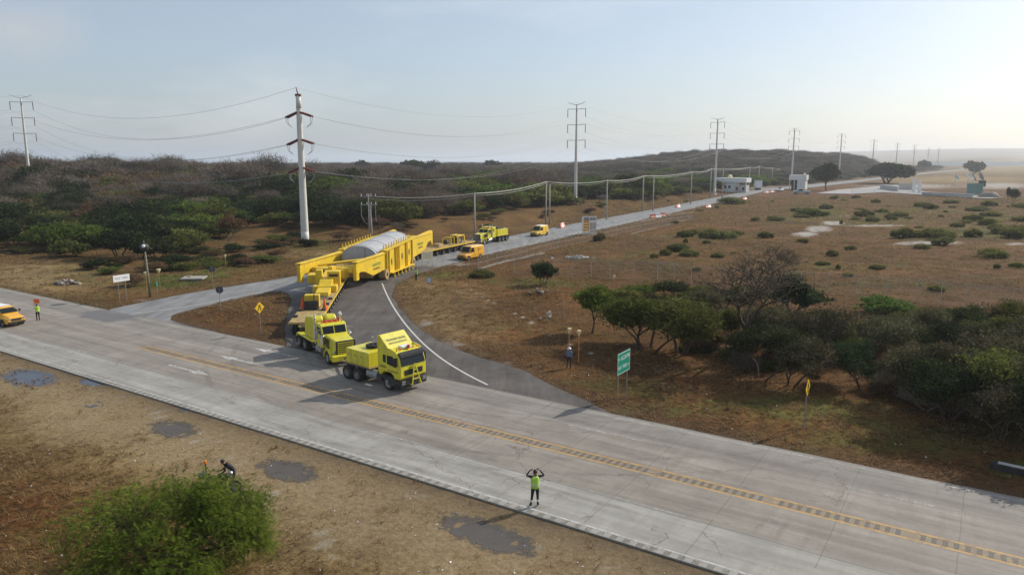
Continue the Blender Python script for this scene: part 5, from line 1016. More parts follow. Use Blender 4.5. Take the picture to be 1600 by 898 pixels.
m.build('hoops',Y2,A); m=MB(); m.cyl((-.35,-.5,.5),(.35,-.5,.5),.4,n=14); m.build('drum',CHS,A)
o=MB(); o.box(-1.5,1.5,-1.1,1.1,0,.25); o.box(-.6,.9,-.6,.7,.25,.6); q=o.build('spreader_plate',YD,bevel=.05); q.location=on(rt,-rl/2+11,0,1.24); q.rotation_euler=(0,0,rz_); tag(q,'dusty yellow spreader plate lying on the rear trailer behind the girder tip','plate')
# coupling between rear trailer and pusher
m=MB(); a=on(rt,-rl/2,0,.9); b_=o3+Vector((math.cos(hd3),math.sin(hd3),0))*1.5; m.cyl((a.x,a.y,.95),(b_.x,b_.y,.9),.12,n=8); m.cyl((a.x+.4,a.y,1.3),(b_.x,b_.y+.5,1.9),.06,n=6); m.cyl((a.x-.4,a.y,1.3),(b_.x-.6,b_.y,1.9),.06,n=6); tag(m.build('push_bar',CHS),'dark push bar between rear trailer and pushing truck','push bar')
m=MB(); a=on(ft,fl/2,0,0); b_=o2+Vector((math.cos(hd2),math.sin(hd2),0))*-7.7
for s_ in (-1,1): m.cyl((a.x+s_*.5,a.y,1.0),(b_.x,b_.y,.9),.1,n=8)
tag(m.build('draw_bar',YD),'dusty A-shaped draw bar between second truck and front trailer','draw bar')
# --- vans
def van(name,label,front_wheel,hd,side,body,L=5.2,Ht=2.25,W=2.0,nose=1.15,z=.06,group=None,roofmat=None,wb=3.4,stripe=False):
    lf_=Vector((-math.sin(hd),math.cos(hd),0)); o=front_wheel-lf_*side*(W/2-.12)
    V_=thing(name,label,'van',(o.x,o.y,z),hd,group); xr=-(L-.9)
    m=MB(); h=W/2
    def sec(x,zt,zb,wt,wb_): return [(x,-wb_,zb),(x,-wb_*1.02,zb+.55),(x,-wt,zt-.12),(x,-wt+.14,zt),(x,wt-.14,zt),(x,wt,zt-.12),(x,wb_*1.02,zb+.55),(x,wb_,zb)]
    S_=[sec(.88,.86,.38,h*.72,h*.82),sec(.72,1.0,.34,h*.82,h*.94),sec(0,1.16,.34,h*.86,h*.98),sec(-.22,1.22,.34,h*.86,h*.98),sec(-.95,Ht-.06,.34,h*.86,h*.98),sec(-1.4,Ht,.34,h*.88,h*.98),sec(xr+.5,Ht,.34,h*.88,h*.98),sec(xr+.02,Ht-.08,.36,h*.86,h*.96)]
    V=[v for s_ in S_ for v in s_]; F=[]
    for i in range(len(S_)-1):
        for k in range(8): F.append((i*8+k,i*8+(k+1)%8,(i+1)*8+(k+1)%8,(i+1)*8+k))
    F+=[tuple(range(8))[::-1],tuple((len(S_)-1)*8+k for k in range(8))]; m.add(V,F); ob=m.build('body',body,V_,bevel=.05)
    bm=bmesh.new(); bm.from_mesh(ob.data); bmesh.ops.recalc_face_normals(bm,faces=bm.faces); bm.to_mesh(ob.data); bm.free()
    m=quad((-.28,-h*.78,1.27),(-.28,h*.78,1.27),(-.90,h*.74,Ht-.16),(-.90,-h*.74,Ht-.16)); m.build('windscreen',GLASS,V_)
    for v in V_.children[-1].data.vertices: v.co.x+=.035; v.co.z+=.03
    for sg in (-1,1):
        k=h*.925; m=quad((-.42,sg*(k+.02),1.28),(-.98,sg*(k-.02),Ht-.26),(-1.62,sg*(k-.02),Ht-.26),(-1.62,sg*(k+.035),1.25),.01); m.build('side_window',GLASS,V_)
        m=MB(); m.box(-.55,-.42,sg*(h+.03),sg*(h+.2),1.25,1.5); m.build('mirror',BLACK,V_,bevel=.02)
        m=MB(); m.box(.70,.9,sg*h*.55,sg*h*.86,.70,.88); m.build('headlight',CHR,V_,bevel=.02)
        for x in (0,-wb): wheel(V_,x,sg*(h-.14),.34,.24,rimmat=RIM)
        m=MB(); 
        for x in (0,-wb): m.lathe((x,sg*(h-.3),.40),(0,sg,0),[(0,.44),(.312,.44)],16); m.add([(x+.43*math.cos(2*PI*i/16),sg*(h-.005 if True else h)+sg*-.0,.38+.43*math.sin(2*PI*i/16)) for i in range(9)],[tuple(range(9))])
        m.build('wheel_arch',BLACK,V_)
    m=MB(); m.box(.80,.96,-h*.84,h*.84,.32,.55); m.build('front_bumper',BLACK,V_,bevel=.03); m=MB(); m.box(xr-.06,xr+.02,-h*.9,h*.9,.34,.52); m.build('rear_bumper',BLACK,V_,bevel=.03)
    m=MB(); m.box(.86,.91,-h*.5,h*.5,.62,.84); m.build('grille',BLACK,V_)
    m=MB(); m.box(-h*0-1.7,-1.685,-h*.995,-h*.99,.6,1.9); [m.box(x,x+.012,sg*h*.985,sg*h*1.012,.6,1.95) for x in (-1.68,-2.9) for sg in (-1,1)]; m.build('door_seam',CHS,V_)
    if roofmat: m=MB(); m.box(xr+.5,-1.35,-h*.74,h*.74,Ht+.003,Ht+.02); m.build('roof_panel',roofmat,V_)
    if stripe:
        for sg in (-1,1): text('TRANSPORTES',.2,BLET,V_,face_mat((-3.1,sg*(h*1.0+.012),1.62),(1,0,0) if sg<0 else (-1,0,0),(0,0,1)),sx=.9)
    return V_
a=at(732,407); b_=at(754,402.5); hdv=math.atan2(a.y-b_.y,a.x-b_.x); van('delivery_van','orange-yellow panel van parked on the dirt beside the convoy tail',a,hdv,1,VAN,L=5.6,stripe=True,z=.02)
a=at(842,370); b_=at(856,366); van('delivery_van','yellow van with pale roof driving behind the pushing truck',a,hdv-.02,1,VANY,L=5.0,roofmat=WHITE)
a=at(6,512); van('escort_van','orange-yellow van with white roof half cut off by the left edge, beside the flagger',a,HZ+.06,-1,VAN,L=5.4,z=.09,roofmat=WHITE,Ht=1.82,W=1.85)

# ---------------------------------------------------------------- power pylons and lines
def gz_(x,y): return hz(x,y)
def steel_pole(name,label,x,y,zb,zt,r0,r1,dr,heavy=False,group=None):
    """tapered monopole; dr = unit vector along the cross arms"""
    T=thing(name,label,'power pole',(x,y,zb),0,group); h=zt-zb; ax=Vector((dr[0],dr[1],0)).normalized()
    m=MB(); n=12; 
    for k in range(n): a=h*k/n; b=h*(k+1)/n; m.cyl((0,0,a),(0,0,b),r0+(r1-r0)*k/n,r0+(r1-r0)*(k+1)/n,n=12,cap=(k in(0,n-1)))
    m.cyl((0,0,-.4),(0,0,.5),r0*1.5,r0*1.4,n=12); m.build('shaft',POLEW,T,smooth=True); att=[]
    if heavy:
        pd=Vector((-ax.y,ax.x,0)); m=MB(); m.cyl((0,0,h),(-.35,0,h+1.6),.16,.08,n=6); m.box(-.5,.5,-.4,.4,h-.1,h+.35); m.build('peak',INS,T)
        for i,zz in enumerate((h-3.1,h-8.2,h-13.5)):
            for s_ in (-1,1):
                for q in (-1,1):
                    m=MB(); e=Vector((s_*2.5,q*.7,zz-.45-(.25 if s_>0 else .5))); m.cyl((s_*.45,q*.35,zz),e,.16,n=8); [m.lathe(Vector((s_*.45,q*.35,zz)).lerp(e,.15+.1*j),(e-Vector((s_*.45,q*.35,zz))),[(0,.12),(.02,.27),(.05,.27),(.07,.12)],8) for j in range(8)]; m.build('insulator',INS,T); att.append((s_,T.location+e))
                m=MB(); m.tube([(s_*2.4,.7,zz-.8),(s_*2.2,.3,zz-2.1),(s_*1.4,-.2,zz-2.8),(s_*2.2,-.5,zz-2.1),(s_*2.4,-.7,zz-.8)],.05,4); m.build('jumper',WIRE,T)
            m=MB(); m.box(-.7,.7,-.45,.45,zz-.12,zz+.15); m.build('bracket',INS,T)
        att.append((0,T.location+Vector((-.35,0,h+1.5))))
    else:
        m=MB(); 
        for s_ in (-1,1): m.tube([(0,0,h-.3),ax*s_*2.2+Vector((0,0,h+.3)),ax*s_*3.3+Vector((0,0,h+.75))],[.12,.09,.06],6)
        m.build('peak_arm',POLEW,T); att.append((0,T.location+Vector((0,0,h+.6))))
        for zz in (h-1.6,h-6.6,h-11.6):
            m=MB()
            m.tube([ax*-3.35+Vector((0,0,zz+.15)),Vector((0,0,zz)),ax*3.35+Vector((0,0,zz+.15))],.11,6); m.build('cross_arm',POLEW,T)
            for s_ in (-1,1):
                e=ax*s_*3.3; m=MB(); m.cyl(e+Vector((0,0,zz+.1)),e+Vector((0,0,zz-2.5)),.10,n=6); [m.lathe(e+Vector((0,0,zz-.3-.27*j)),(0,0,1),[(0,.08),(.02,.17),(.05,.17),(.07,.08)],7) for j in range(8)]; m.build('insulator',INS,T); att.append((s_,T.location+e+Vector((0,0,zz-2.5))))
    return T,att
def polz(px,py,D_,z): # x for a pixel column at forward distance D_
    dep=D_*math.cos(PITCH)-(z-H)*math.sin(PITCH); return (px-800)/FPX*dep
def topz(py,D_):
    v=(py-449)/FPX; ang=-(PITCH+math.atan(v)); return H+D_*math.tan(ang)
PY=[('power_pylon','pale slim pylon with three cross arms at the left edge of the picture',42,152,245,False,.55,.22),
    ('power_pylon','thick tapering white steel pole with short brown insulators left of the convoy',475,150,143.3,True,.78,.46),
    ('power_pylon','tall slim pylon with three cross arms near the picture centre behind the roadside bank',900,163,245,False,.62,.22),
    ('power_pylon','slim pylon standing at the left end of the white gatehouse',1119,186,350,False,.62,.26),
    ('power_pylon','slim pylon rising behind the small white guard hut',1239,201,500,False,.65,.3),
    ('power_pylon','slim pylon between the two big dark roadside trees',1313,209,690,False,.7,.36),
    ('power_pylon','hazy pylon directly behind the wide dark spreading tree',1364,218,900,False,.8,.4),
    ('power_pylon','faint distant pylon right of the wide spreading tree, shorter than its left neighbour',1401,223,1120,False,.9,.45),
    ('power_pylon','third from last of the faint distant pylons along the far road',1428,226,1300,False,1.,.5),
    ('power_pylon','second last of the faint distant pylons along the far road',1450,231,1500,False,1.,.5),
    ('power_pylon','rightmost and farthest of the faint distant pylons',1466,231,1600,False,1.1,.55)]
ATT=[]; P3=[]
for nm,lb,px,py,D_,hv,r0,r1 in PY:
    zt=topz(py,D_); x=polz(px,py,D_,zt*.5); zb=gz_(x,D_)-.2
    if px==475: x=-40.7
    P3.append((x,D_,zb,zt))
for i,(nm,lb,px,py,D_,hv,r0,r1) in enumerate(PY):
    a=P3[max(0,i-1)]; b=P3[min(len(P3)-1,i+1)]
    if i==1: a,b=P3[0],P3[1]
    dx,dy=b[0]-a[0],b[1]-a[1]
    if i==0: dx,dy=P3[1][0]-P3[0][0],P3[1][1]-P3[0][1]
    L=math.hypot(dx,dy); x,y,zb,zt=P3[i]; dr=(-dy/L,dx/L)
    if dr[0]<0: dr=(-dr[0],-dr[1])
    if i==0: dr=(1,.25)
    T,att=steel_pole(nm,lb,x,y,zb,zt,r0,r1,dr,hv,'pylons of the high-voltage line'); ATT.append(att)
def span(label,A,B,sag,r,n=16,mt=WIRE):
    T=thing('power_line',label,'power line',(A[0][0]+B[0][0])/2*Vector((1,0,0))+(A[0][1]+B[0][1])/2*Vector((0,1,0)))
    for p,q in zip(A,B):
        p=Vector(p);q=Vector(q); m=MB(); m.tube([p.lerp(q,k/n)-Vector((0,0,4*sag*(k/n)*(1-k/n)))-T.location for k in range(n+1)],r,4); m.build('conductor',mt,T)
    return T
def side(att,s_,q=None):
    L=[p for a,p in att if a==s_]; return L
a0=ATT[0]; a1=ATT[1]
L0=side(a0,-1)+side(a0,1)+side(a0,0); h1=[p for a,p in a1 if a==-1][::2]+[p for a,p in a1 if a==-1][1::2]+side(a1,0)
span('sagging wires between the left-edge pylon and the thick white pole',L0,h1,6.5,.026)
h2=[p for a,p in a1 if a==1][::2]+[p for a,p in a1 if a==1][1::2]+side(a1,0)
def pairs(i): return side(ATT[i],-1)+side(ATT[i],1)+side(ATT[i],0)
span('faint wires from the thick white pole to the central slim pylon',h2,pairs(2),5,.018)
span('faint wires from the central pylon to the pylon at the gatehouse',pairs(2),pairs(3),5,.018)
span('faint wires between the gatehouse pylon and the guard hut pylon',pairs(3),pairs(4),5,.02)
span('faint far wires beyond the guard hut pylon',pairs(4),pairs(5),5,.02)
PL=[Vector(p)+Vector((-85,-35,-2)) for p in L0]; span('wires leaving the picture at the left edge from the left-edge pylon',PL,L0,3,.02)

# ---------------------------------------------------------------- roadside distribution poles with a cable bundle
DP=[(742,371,301),(853,350.5,283),(858.5,350,287),(947.5,343.5,281),(1004,330,274),(1020,330,276),(1079,319,268),(1109.5,309,263),(1128,310,262),(1170,298,261),(1185,290,259),(1206,285,262),(1223,280,264)]
dl=['pale concrete pole directly behind the pushing truck','left pole of the close pair behind the rear yellow van','right pole of the close pair behind the rear yellow van','roadside pole behind the white and yellow stand','left pole of the pair between the stand and the gatehouse','right pole of the pair between the stand and the gatehouse','roadside pole left of the gatehouse near the dirt clearing','dark roadside pole just left of the gatehouse pylon','thin pole in front of the left half of the gatehouse','pole at the right end of the gatehouse','pole above the small white kiosk beyond the gatehouse','first faint pole beyond the white kiosk','second faint pole beyond the white kiosk']
tops=[]
for (px,pb_,pt),lb in zip(DP,dl):
    p=ground(px,pb_); zt=topz(pt,p.y); T=thing('utility_pole',lb,'utility pole',p,0,'utility poles along the far road'); h=zt-p.z
    m=MB(); m.cyl((0,0,-.3),(0,0,h),.15+.0003*p.y,.09+.0003*p.y,n=8); m.build('shaft',POLEC,T,smooth=True); m=MB(); m.box(-.5,.5,-.05,.05,h-.35,h-.25); [m.cyl((x,0,h-.25),(x,0,h+.0),.05,n=6) for x in (-.45,.45)]; m.build('bracket',GREYM,T); tops.append(Vector((p.x,p.y,zt-.15)))
p=ground(578,378); p=Vector((p.x,p.y,p.z)); T=thing('utility_pole','twin concrete pole with cross arms and switchgear just left behind the grey load','utility pole',p); zt=topz(303,p.y)-p.z
m=MB(); m.cyl((0,0,-.3),(0,0,zt),.2,.1,n=8); m.cyl((.42,0,-.3),(.35,0,zt-2.2),.2,.12,n=8); m.build('shaft',POLEC,T,smooth=True)
for zz,w_ in ((zt-.5,1.6),(zt-2.1,1.6)): m=MB(); m.box(-w_,w_,-.08,.08,zz-.06,zz+.06); m.build('cross_arm',GREYM,T); [MB().cyl((x,0,zz+.06),(x,0,zz+.5),.09,n=6).build('insulator',WHITE,T) for x in (-1.4,-.3,.5,1.4)]
m=MB(); m.tube([(-1.5,0,zt-2.3),(-1.5,0,zt-4.3),(-.8,0,zt-5.6),(.2,0,zt-6.2),(1.4,0,zt-6.4)],.035,5); m.build('drop_cable',CABLE,T)
m=MB(); m.cyl((1.3,0,zt-2.1),(1.35,0,zt-5.4),.06,n=6); m.build('conduit',GREYM,T); t0=p+Vector((0,0,zt-.45))
q=ground(593.5,376); T=thing('utility_pole','thin dark wooden stub pole right of the twin concrete pole','utility pole',q); m=MB(); m.cyl((0,0,0),(0,0,topz(337,q.y)-q.z),.11,.09,n=7); m.build('shaft',BARK,T)
def cab(label,P,r,sag,off=(0,0,0)):
    m=MB(); Q=[]
    for a,b in zip(P[:-1],P[1:]):
        n=8; 
        for k in range(n): Q.append(a.lerp(b,k/n)-Vector((0,0,4*sag*(k/n)*(1-k/n)))+Vector(off))
    Q.append(P[-1]+Vector(off)); m.tube(Q,r,4); o=m.build('overhead_cable',CABLE); return tag(o,label,'cable')
line=[t0,tops[0],tops[1],tops[3],tops[4],tops[6],tops[7],tops[9],tops[10],tops[11],tops[12]]
cab('pale sagging overhead cable along the roadside poles, the upper one',line,.05,.55); cab('thinner overhead cable strung just under the pale upper one',line,.04,.7,(0,0,-.45)); cab('outermost of the overhead cables beside the far road',line,.035,.6,(.5,.3,-.05))

# ---------------------------------------------------------------- fences
FEM=bpy.data.materials.new('chain_link'); FEM.use_nodes=True; nt=FEM.node_tree; b=nt.nodes['Principled BSDF']; b.inputs['Base Color'].default_value=(.22,.20,.18,1); b.inputs['Roughness'].default_value=.6; tr=N(nt,'ShaderNodeBsdfTransparent'); mxs=N(nt,'ShaderNodeMixShader'); mxs.inputs[0].default_value=.10; nt.links.new(tr.outputs[0],mxs.inputs[1]); nt.links.new(b.outputs[0],mxs.inputs[2]); nt.links.new(mxs.outputs[0],nt.nodes['Material Output'].inputs[0])
def fence(name,label,P,step,h,tip=True,r=.037):
    pts=[ground(*p) for p in P]; T=thing(name,label,'fence',pts[0]); o=pts[0]; Q=[]
    for a,b in zip(pts[:-1],pts[1:]):
        n=max(1,round((b-a).length/step))
        for k in range(n): c=a.lerp(b,k/n); c.z=hz(c.x,c.y); Q.append(c)
    Q.append(pts[-1])
    for i,c in enumerate(Q):
        m=MB(); l=c-o; lean=Vector((random.uniform(-.04,.04),random.uniform(-.04,.04),0)); m.cyl(l-Vector((0,0,.1)),l+Vector((0,0,h))+lean,r,n=6)
        if tip: m.cyl(l+Vector((0,0,h))+lean,l+lean+Vector((.22,-.22,h+.35)),r*.8,n=5)
        m.build('post',POST,T)
    m=MB()
    for zz,off in ([(h-.03,0),(h*.55,0),(.12,0)]+([(h+.17,.11),(h+.33,.21)] if tip else [])): m.tube([c-o+Vector((off,-off,zz)) for c in Q],.014,4)
    m.build('rail_wires',POST,T); m=MB()
    for a,b in zip(Q[:-1],Q[1:]): a=a-o;b=b-o; m.add([a+Vector((0,0,.06)),b+Vector((0,0,.06)),b+Vector((0,0,h-.05)),a+Vector((0,0,h-.05))],[(0,1,2,3)])
    m.build('mesh_panel',FEM,T); return T
fence('wire_fence','wire fence with slanted barbed tips running along the right side of the far road',[(747,421),(790,410),(862,389),(930,374),(1000,359),(1082,343)],3.0,1.9)
fence('wire_fence','long wire fence crossing the dry field behind the thicket from convoy to right edge',[(804,426),(866,431),(953,435),(1027,438),(1080,446),(1170,450),(1292,459),(1432,470),(1507,480),(1581,487),(1660,495)],3.0,2.3)
fence('wire_fence','far thin wire fence along the pale service lane at the right',[(1330,303),(1440,306),(1540,313),(1640,318)],9.,2.5,False,.06)
KERB=mat('dusty_kerb_concrete',(.24,.20,.16),.9,var=.2,scale=2,dirt=.8,dirtcol=(.2,.15,.11))
def kerb(label,P,w_,h,mt=KERB,nm='kerb'):
    pts=[ground(*p) for p in P]; m=MB(); 
    pts=[Vector((x,y,0)) for x,y in smooth_line([(p.x,p.y) for p in pts],1)]
    V=[]
    for i,p in enumerate(pts):
        a=pts[max(0,i-1)]; b=pts[min(len(pts)-1,i+1)]; d=(b-a).normalized(); n_=Vector((-d.y,d.x,0)); z=hz(p.x,p.y)
        for s_,zz in ((-1,-.2),(-1,h),(1,h),(1,-.2)): q=p+n_*s_*w_/2; V.append((q.x,q.y,z+zz))
    F=[]
    for i in range(len(pts)-1):
        for k in range(4): F.append((i*4+k,(i+1)*4+k,(i+1)*4+(k+1)%4,i*4+(k+1)%4))
    F+=[(3,2,1,0),tuple((len(pts)-1)*4+k for k in range(4))]; m.add(V,F); o=m.build(nm,mt); return tag(o,label,'kerb')
kerb('pale low concrete kerb at the foot of the roadside wire fence',[(750,420),(775,413),(800,407),(825,402),(850,396)],.5,.18)
kerb('broken pale concrete strip continuing up the field beside the far road',[(985,366),(1020,357),(1050,350),(1078,343)],.35,.12)

# ---------------------------------------------------------------- signs
def post(T,x,y,h,r=.035,mt=GREYM,rect=False,z0=-.15):
    m=MB(); m.cyl((x,y,z0),(x,y,h),r,n=7); m.build('post',mt,T)
fz_=Vector((D.x,D.y,0))   # boards face along the highway
def board(name,label,px,py,wdt,hgt,zc,rz,mtf,cat='sign',posts=(-.3,.3),mback=GREYM,r=.035,pm=GREYM):
    p=ground(px,py); T=thing(name,label,cat,p,rz); m=MB(); m.box(-.02,.0,-wdt/2,wdt/2,zc-hgt/2,zc+hgt/2); m.build('back_plate',mback,T); m=MB(); m.box(.001,.012,-wdt/2,wdt/2,zc-hgt/2,zc+hgt/2); m.build('panel',mtf,T,bevel=.004)
    for k in posts: m=MB(); m.cyl((-.05,k*wdt,-.2),(-.05,k*wdt,zc+hgt/2-.03),r,n=7); m.build('post',pm,T)
    return T
# local x = facing direction, so text runs along +y
def wr(T,s,size,y,z,mt,sx=1,x=.014): return text(s,size,mt,T,face_mat((x,y,z),(0,1,0),(0,0,1)),sx=sx)
T=board('road_sign','green road sign with two white lines of lettering at the right verge',973,625.5,2.0,1.5,2.75,HZ,GREEN,posts=(-.36,.36)); 
wr(T,'← ALDAMA',.40,0,3.08,WHITE,.9); wr(T,'INST. TEPSO →',.34,0,2.45,WHITE,.78)
m=MB(); [m.box(.013,.018,y0,y1,z0,z1) for y0,y1,z0,z1 in ((-.97,.97,3.44,3.47),(-.97,.97,2.03,2.06),(-.97,-.94,2.03,3.47),(.94,.97,2.03,3.47))]; m.build('border',WHITE,T)
T=board('town_sign','white name board with faded grey lettering left of the leaning lamp post',193,470.5,2.0,.78,2.75,HZ+.05,WHITE,posts=(-.22,.22)); wr(T,'FLEX TUBO',.36,0,2.75,INK,.85)
T=board('info_board','weathered cream notice board on two posts by the girder tail',668,427,2.1,1.25,2.6,HZ-.2,mat('cream_board',(.5,.45,.33),.8,dirt=.5),posts=(-.45,.45)); 
m=MB(); [m.box(.013,.016,-.8,.8,2.25+i*.22,2.31+i*.22) for i in range(4)]; m.build('faded_lines',INK,T)
def diamond(label,px,py,rz,zc,s=.78,kind='narrow'):
    p=ground(px,py); T=thing('warning_sign',label,'sign',p,rz); k=s/2*1.414; m=MB(); m.hull([(-.012,0,zc-k),(-.012,k,zc),(-.012,0,zc+k),(-.012,-k,zc)],[(.0,0,zc-k),(.0,k,zc),(.0,0,zc+k),(.0,-k,zc)]); m.build('panel',YSIGN,T)
    m=MB()
    if kind=='narrow':
        for sg in (-1,1): m.tube([(.012,sg*.16,zc-.28),(.012,sg*.15,zc-.1),(.012,sg*.06,zc+.1),(.012,sg*.05,zc+.28)],.028,4)
    else:
        m.cyl((.012,0,zc-.3),(.012,0,zc+.2),.03,n=4); m.add([(.014,-.11,zc+.15),(.014,.11,zc+.15),(.014,0,zc+.36)],[(0,1,2)]); m.cyl((.012,0,zc-.05),(.012,.14,zc+.12),.025,n=4)
    m.build('symbol',BLACK,T); post(T,-.05,0,zc+k*.8,.032); return T
diamond('yellow diamond sign with two converging black lines on the grass island left of the trucks',408,521.5,HZ+.05,2.55); 
diamond('yellow diamond sign seen almost edge-on at the right verge before the dark thicket',1258,668.5,HZ-.02,2.6,.8,'merge')
p=ground(671,470); T=thing('round_sign','round white sign with blue ring on a thin post inside the bend','sign',p,R(-70)); 
m=MB(); m.lathe((0,0,2.45),(1,0,0),[(0,.001),(0,.36),(.015,.36),(.016,.001)],20); m.build('panel',WHITE,T); m=MB(); m.lathe((.018,0,2.45),(1,0,0),[(0,.26),(.006,.27),(.006,.34),(0,.345)],20); m.build('ring',mat('blue_ring',(.06,.10,.35),.5),T); wr(T,'40',.3,0,2.45,BLACK,.9,.02); post(T,-.03,0,2.7,.03)
DG=mat('sign_back_grey',(.07,.08,.10),.6)
for lb,px,py,zc in (('dark grey back of a road sign right of the concrete slab',333,447.5,2.3),('dark grey sign back on a thin post at the grass island edge',345,485,2.3)):
    p=ground(px,py); T=thing('road_sign',lb,'sign',p,R(100)); m=MB(); m.lathe((0,0,zc),(1,0,0),[(0,.001),(0,.42),(.02,.42),(.02,.001)],8); m.build('panel',DG,T); post(T,-.04,0,zc+.3,.03)
p=ground(247,463); T=thing('small_sign','small green sign on a thin post right of the leaning lamp post','sign',p,HZ+.5); m=MB(); m.box(0,.01,-.14,.14,1.3,1.75); m.build('panel',GREEN,T); post(T,-.03,0,2.2,.025)
# lamp post
p=ground(235,464); T=thing('lamp_post','leaning olive lamp post with a black round head and white globe by the side road','lamp post',p); T.rotation_euler=(R(-1),R(-2.4),0)
m=MB(); m.cyl((0,0,-.3),(0,0,5.6),.15,.11,n=9); m.build('shaft',LPOST,T,smooth=True); m=MB(); m.ell((0,0,6.05),(.52,.52,.52),14); m.build('head',BLACK,T,smooth=True); m=MB(); m.ell((.1,-.38,6.22),(.22,.22,.22),10); m.build('globe',WHITE,T,smooth=True); m=MB(); m.cyl((0,0,6.5),(0,0,6.85),.05,n=6); m.build('finial',GREYM,T)
def marker(label,px,py,h,mt,hd_=True,hs=1.):
    p=ground(px,py); T=thing('marker_post',label,'marker',p,R(-80),'slim utility marker posts'); m=MB(); m.cyl((0,0,-.1),(0,0,h),.04,n=7); m.build('post',mt,T)
    if hd_: m=MB(); m.lathe((0,0,h-.1),(0,0,1),[(0,.04*hs),(.12,.09*hs),(.42,.16*hs),(.5,.15*hs),(.52,.001)],10); m.build('head',CREAM,T)
    return T
marker('orange post with cream head right behind the man in the white helmet',889,562,2.3,YPOST); marker('orange post with cream head right of the man in the white helmet',904,566,2.3,YPOST)
marker('lone cream-headed post by the wire fence behind the small green tree',959,459,1.9,YPOST); marker('grey headless post left of the small green tree',881,499,1.9,POST,False)
marker('yellow cream-headed post just left of the leaning lamp post',230,455.5,2.1,OPOST,hs=1.5); marker('yellow cream-headed post between lamp post and green grass patch',250,450,2.1,OPOST,hs=1.6)
marker('far white-headed post before the thicket edge',299,388,2.2,POST,hs=1.7); marker('small yellow post at the edge of the pale grass beyond the concrete slab',353,417,1.5,OPOST)
# slab, culvert headwall, rubble
p=ground(303,437); o=MB(); o.box(-1.5,1.5,-1.2,1.2,.15,.36); o.box(-1.2,1.2,-.95,.95,-.1,.15); o.box(-.9,-.4,.2,.7,.36,.5); q=o.build('concrete_slab',mat('stained_slab',(.33,.31,.28),.9,var=.2,dirt=.6),bevel=.02); q.location=p; q.rotation_euler=(0,0,.12); tag(q,'pale concrete chamber slab in the bright green grass patch','slab')
a=ground(1547,731); b_=ground(1640,752); T=thing('culvert','dark culvert trough with pale top edge in the grass at the right edge','culvert',a,math.atan2(b_.y-a.y,b_.x-a.x)); L=(b_-a).length; m=MB(); m.box(0,L,-.12,.0,-.2,.34); m.box(0,L,.0,.5,-.2,.30); m.build('wall',BLACK,T,bevel=.03); m=MB(); m.box(.3,L,.1,.42,.302,.35); m.build('coping',CONC,T,bevel=.01)
def rocks(px,py,n,rx,ry,s,label,grp,mt=ROCK,tall=.6,sd=0):
    r=random.Random(sd); c=ground(px,py)
    protos=[]
    for k in range(4):
        m=MB(); m.ell((0,0,0),(1,.75,.55),7,jit=.28,sd=sd*7+k); protos.append(m.mesh('rock',mt))
    for i in range(n):
        o=bpy.data.objects.new('rock',protos[i%4]); C.objects.link(o); tag(o,label,'rock',grp); u,v=r.gauss(0,.45),r.gauss(0,.45); x,y=c.x+u*rx,c.y+v*ry; k=s*r.uniform(.5,1.3); o.scale=(k*r.uniform(.8,1.4),k,k); o.rotation_euler=(r.uniform(-.5,.5),r.uniform(-.5,.5),r.uniform(0,6)); o.location=(x,y,hz(x,y)+k*.15+tall*max(0,1-math.hypot(u,v)/.9)*r.random())
rocks(100,444,34,2.3,1.0,.42,'broken rubble piece in the long grey heap left of the white name board','rubble heap by the left verge',sd=1)
rocks(902,404,26,2.6,1.0,.42,'pale rubble piece in the heap behind the roadside wire fence','rubble heap behind the wire fence',CONC,sd=2)
rocks(858,497,4,1.5,.6,.28,'dark stone in the dry grass left of the small green tree','stones left of the small tree',sd=3); rocks(838,463,6,1.6,.5,.3,'stone on the low earth mound below the lone dark bush','stones on the mound',sd=4)
rocks(30,395,5,3,1,.5,'grey boulder at the far left thicket edge','boulders at the thicket edge',sd=5); rocks(1130,545,9,2.2,.8,.22,'grey cut branch or stone lying in the clearing under the tall bare tree','debris under the bare tree',sd=6)
# barriers
def barrier(label,px,py,hd_,n=2,k=0):
    p=ground(px,py); T=thing('road_barrier',label,'barrier',p,hd_,'plastic road barriers'); prf=[(-.42,0),(.42,0),(.36,.25),(.16,.5),(.12,1.05),(-.12,1.05),(-.16,.5),(-.36,.25)]
    PK=bpy.data.materials.get('faded_pink_plastic') or mat('faded_pink_plastic',(.68,.22,.15),.6,var=.2); 
    for i in range(n):
        m=MB(); m.prism(prf,-.98+i*2-(n-1),.98+i*2-(n-1)); m.build('block',PK if i%2==k else WHITE,T,bevel=.03)
    return T
barrier('long pink and white plastic barrier left of the road behind the rear van',878,355,R(-30)+.3,3); barrier('single pink barrier far up on the left road edge',1059,324,R(-30),2); barrier('left one of two barriers at the right road edge before the dark low bush',1024,340,R(-60),2); barrier('right one of two barriers at the right road edge before the dark low bush',1031,338,R(-60),2,1)
barrier('barrier on the right road edge beside the dark low bush',1106,324.5,R(-40),2); barrier('barrier before the gatehouse on the right edge',1163,312,R(-40),2); 
for i in range(6): barrier('red and white barrier in the close row across the road beyond the gatehouse',1196+i*4.2,301.5-.5*i,R(-60),2,i%2)
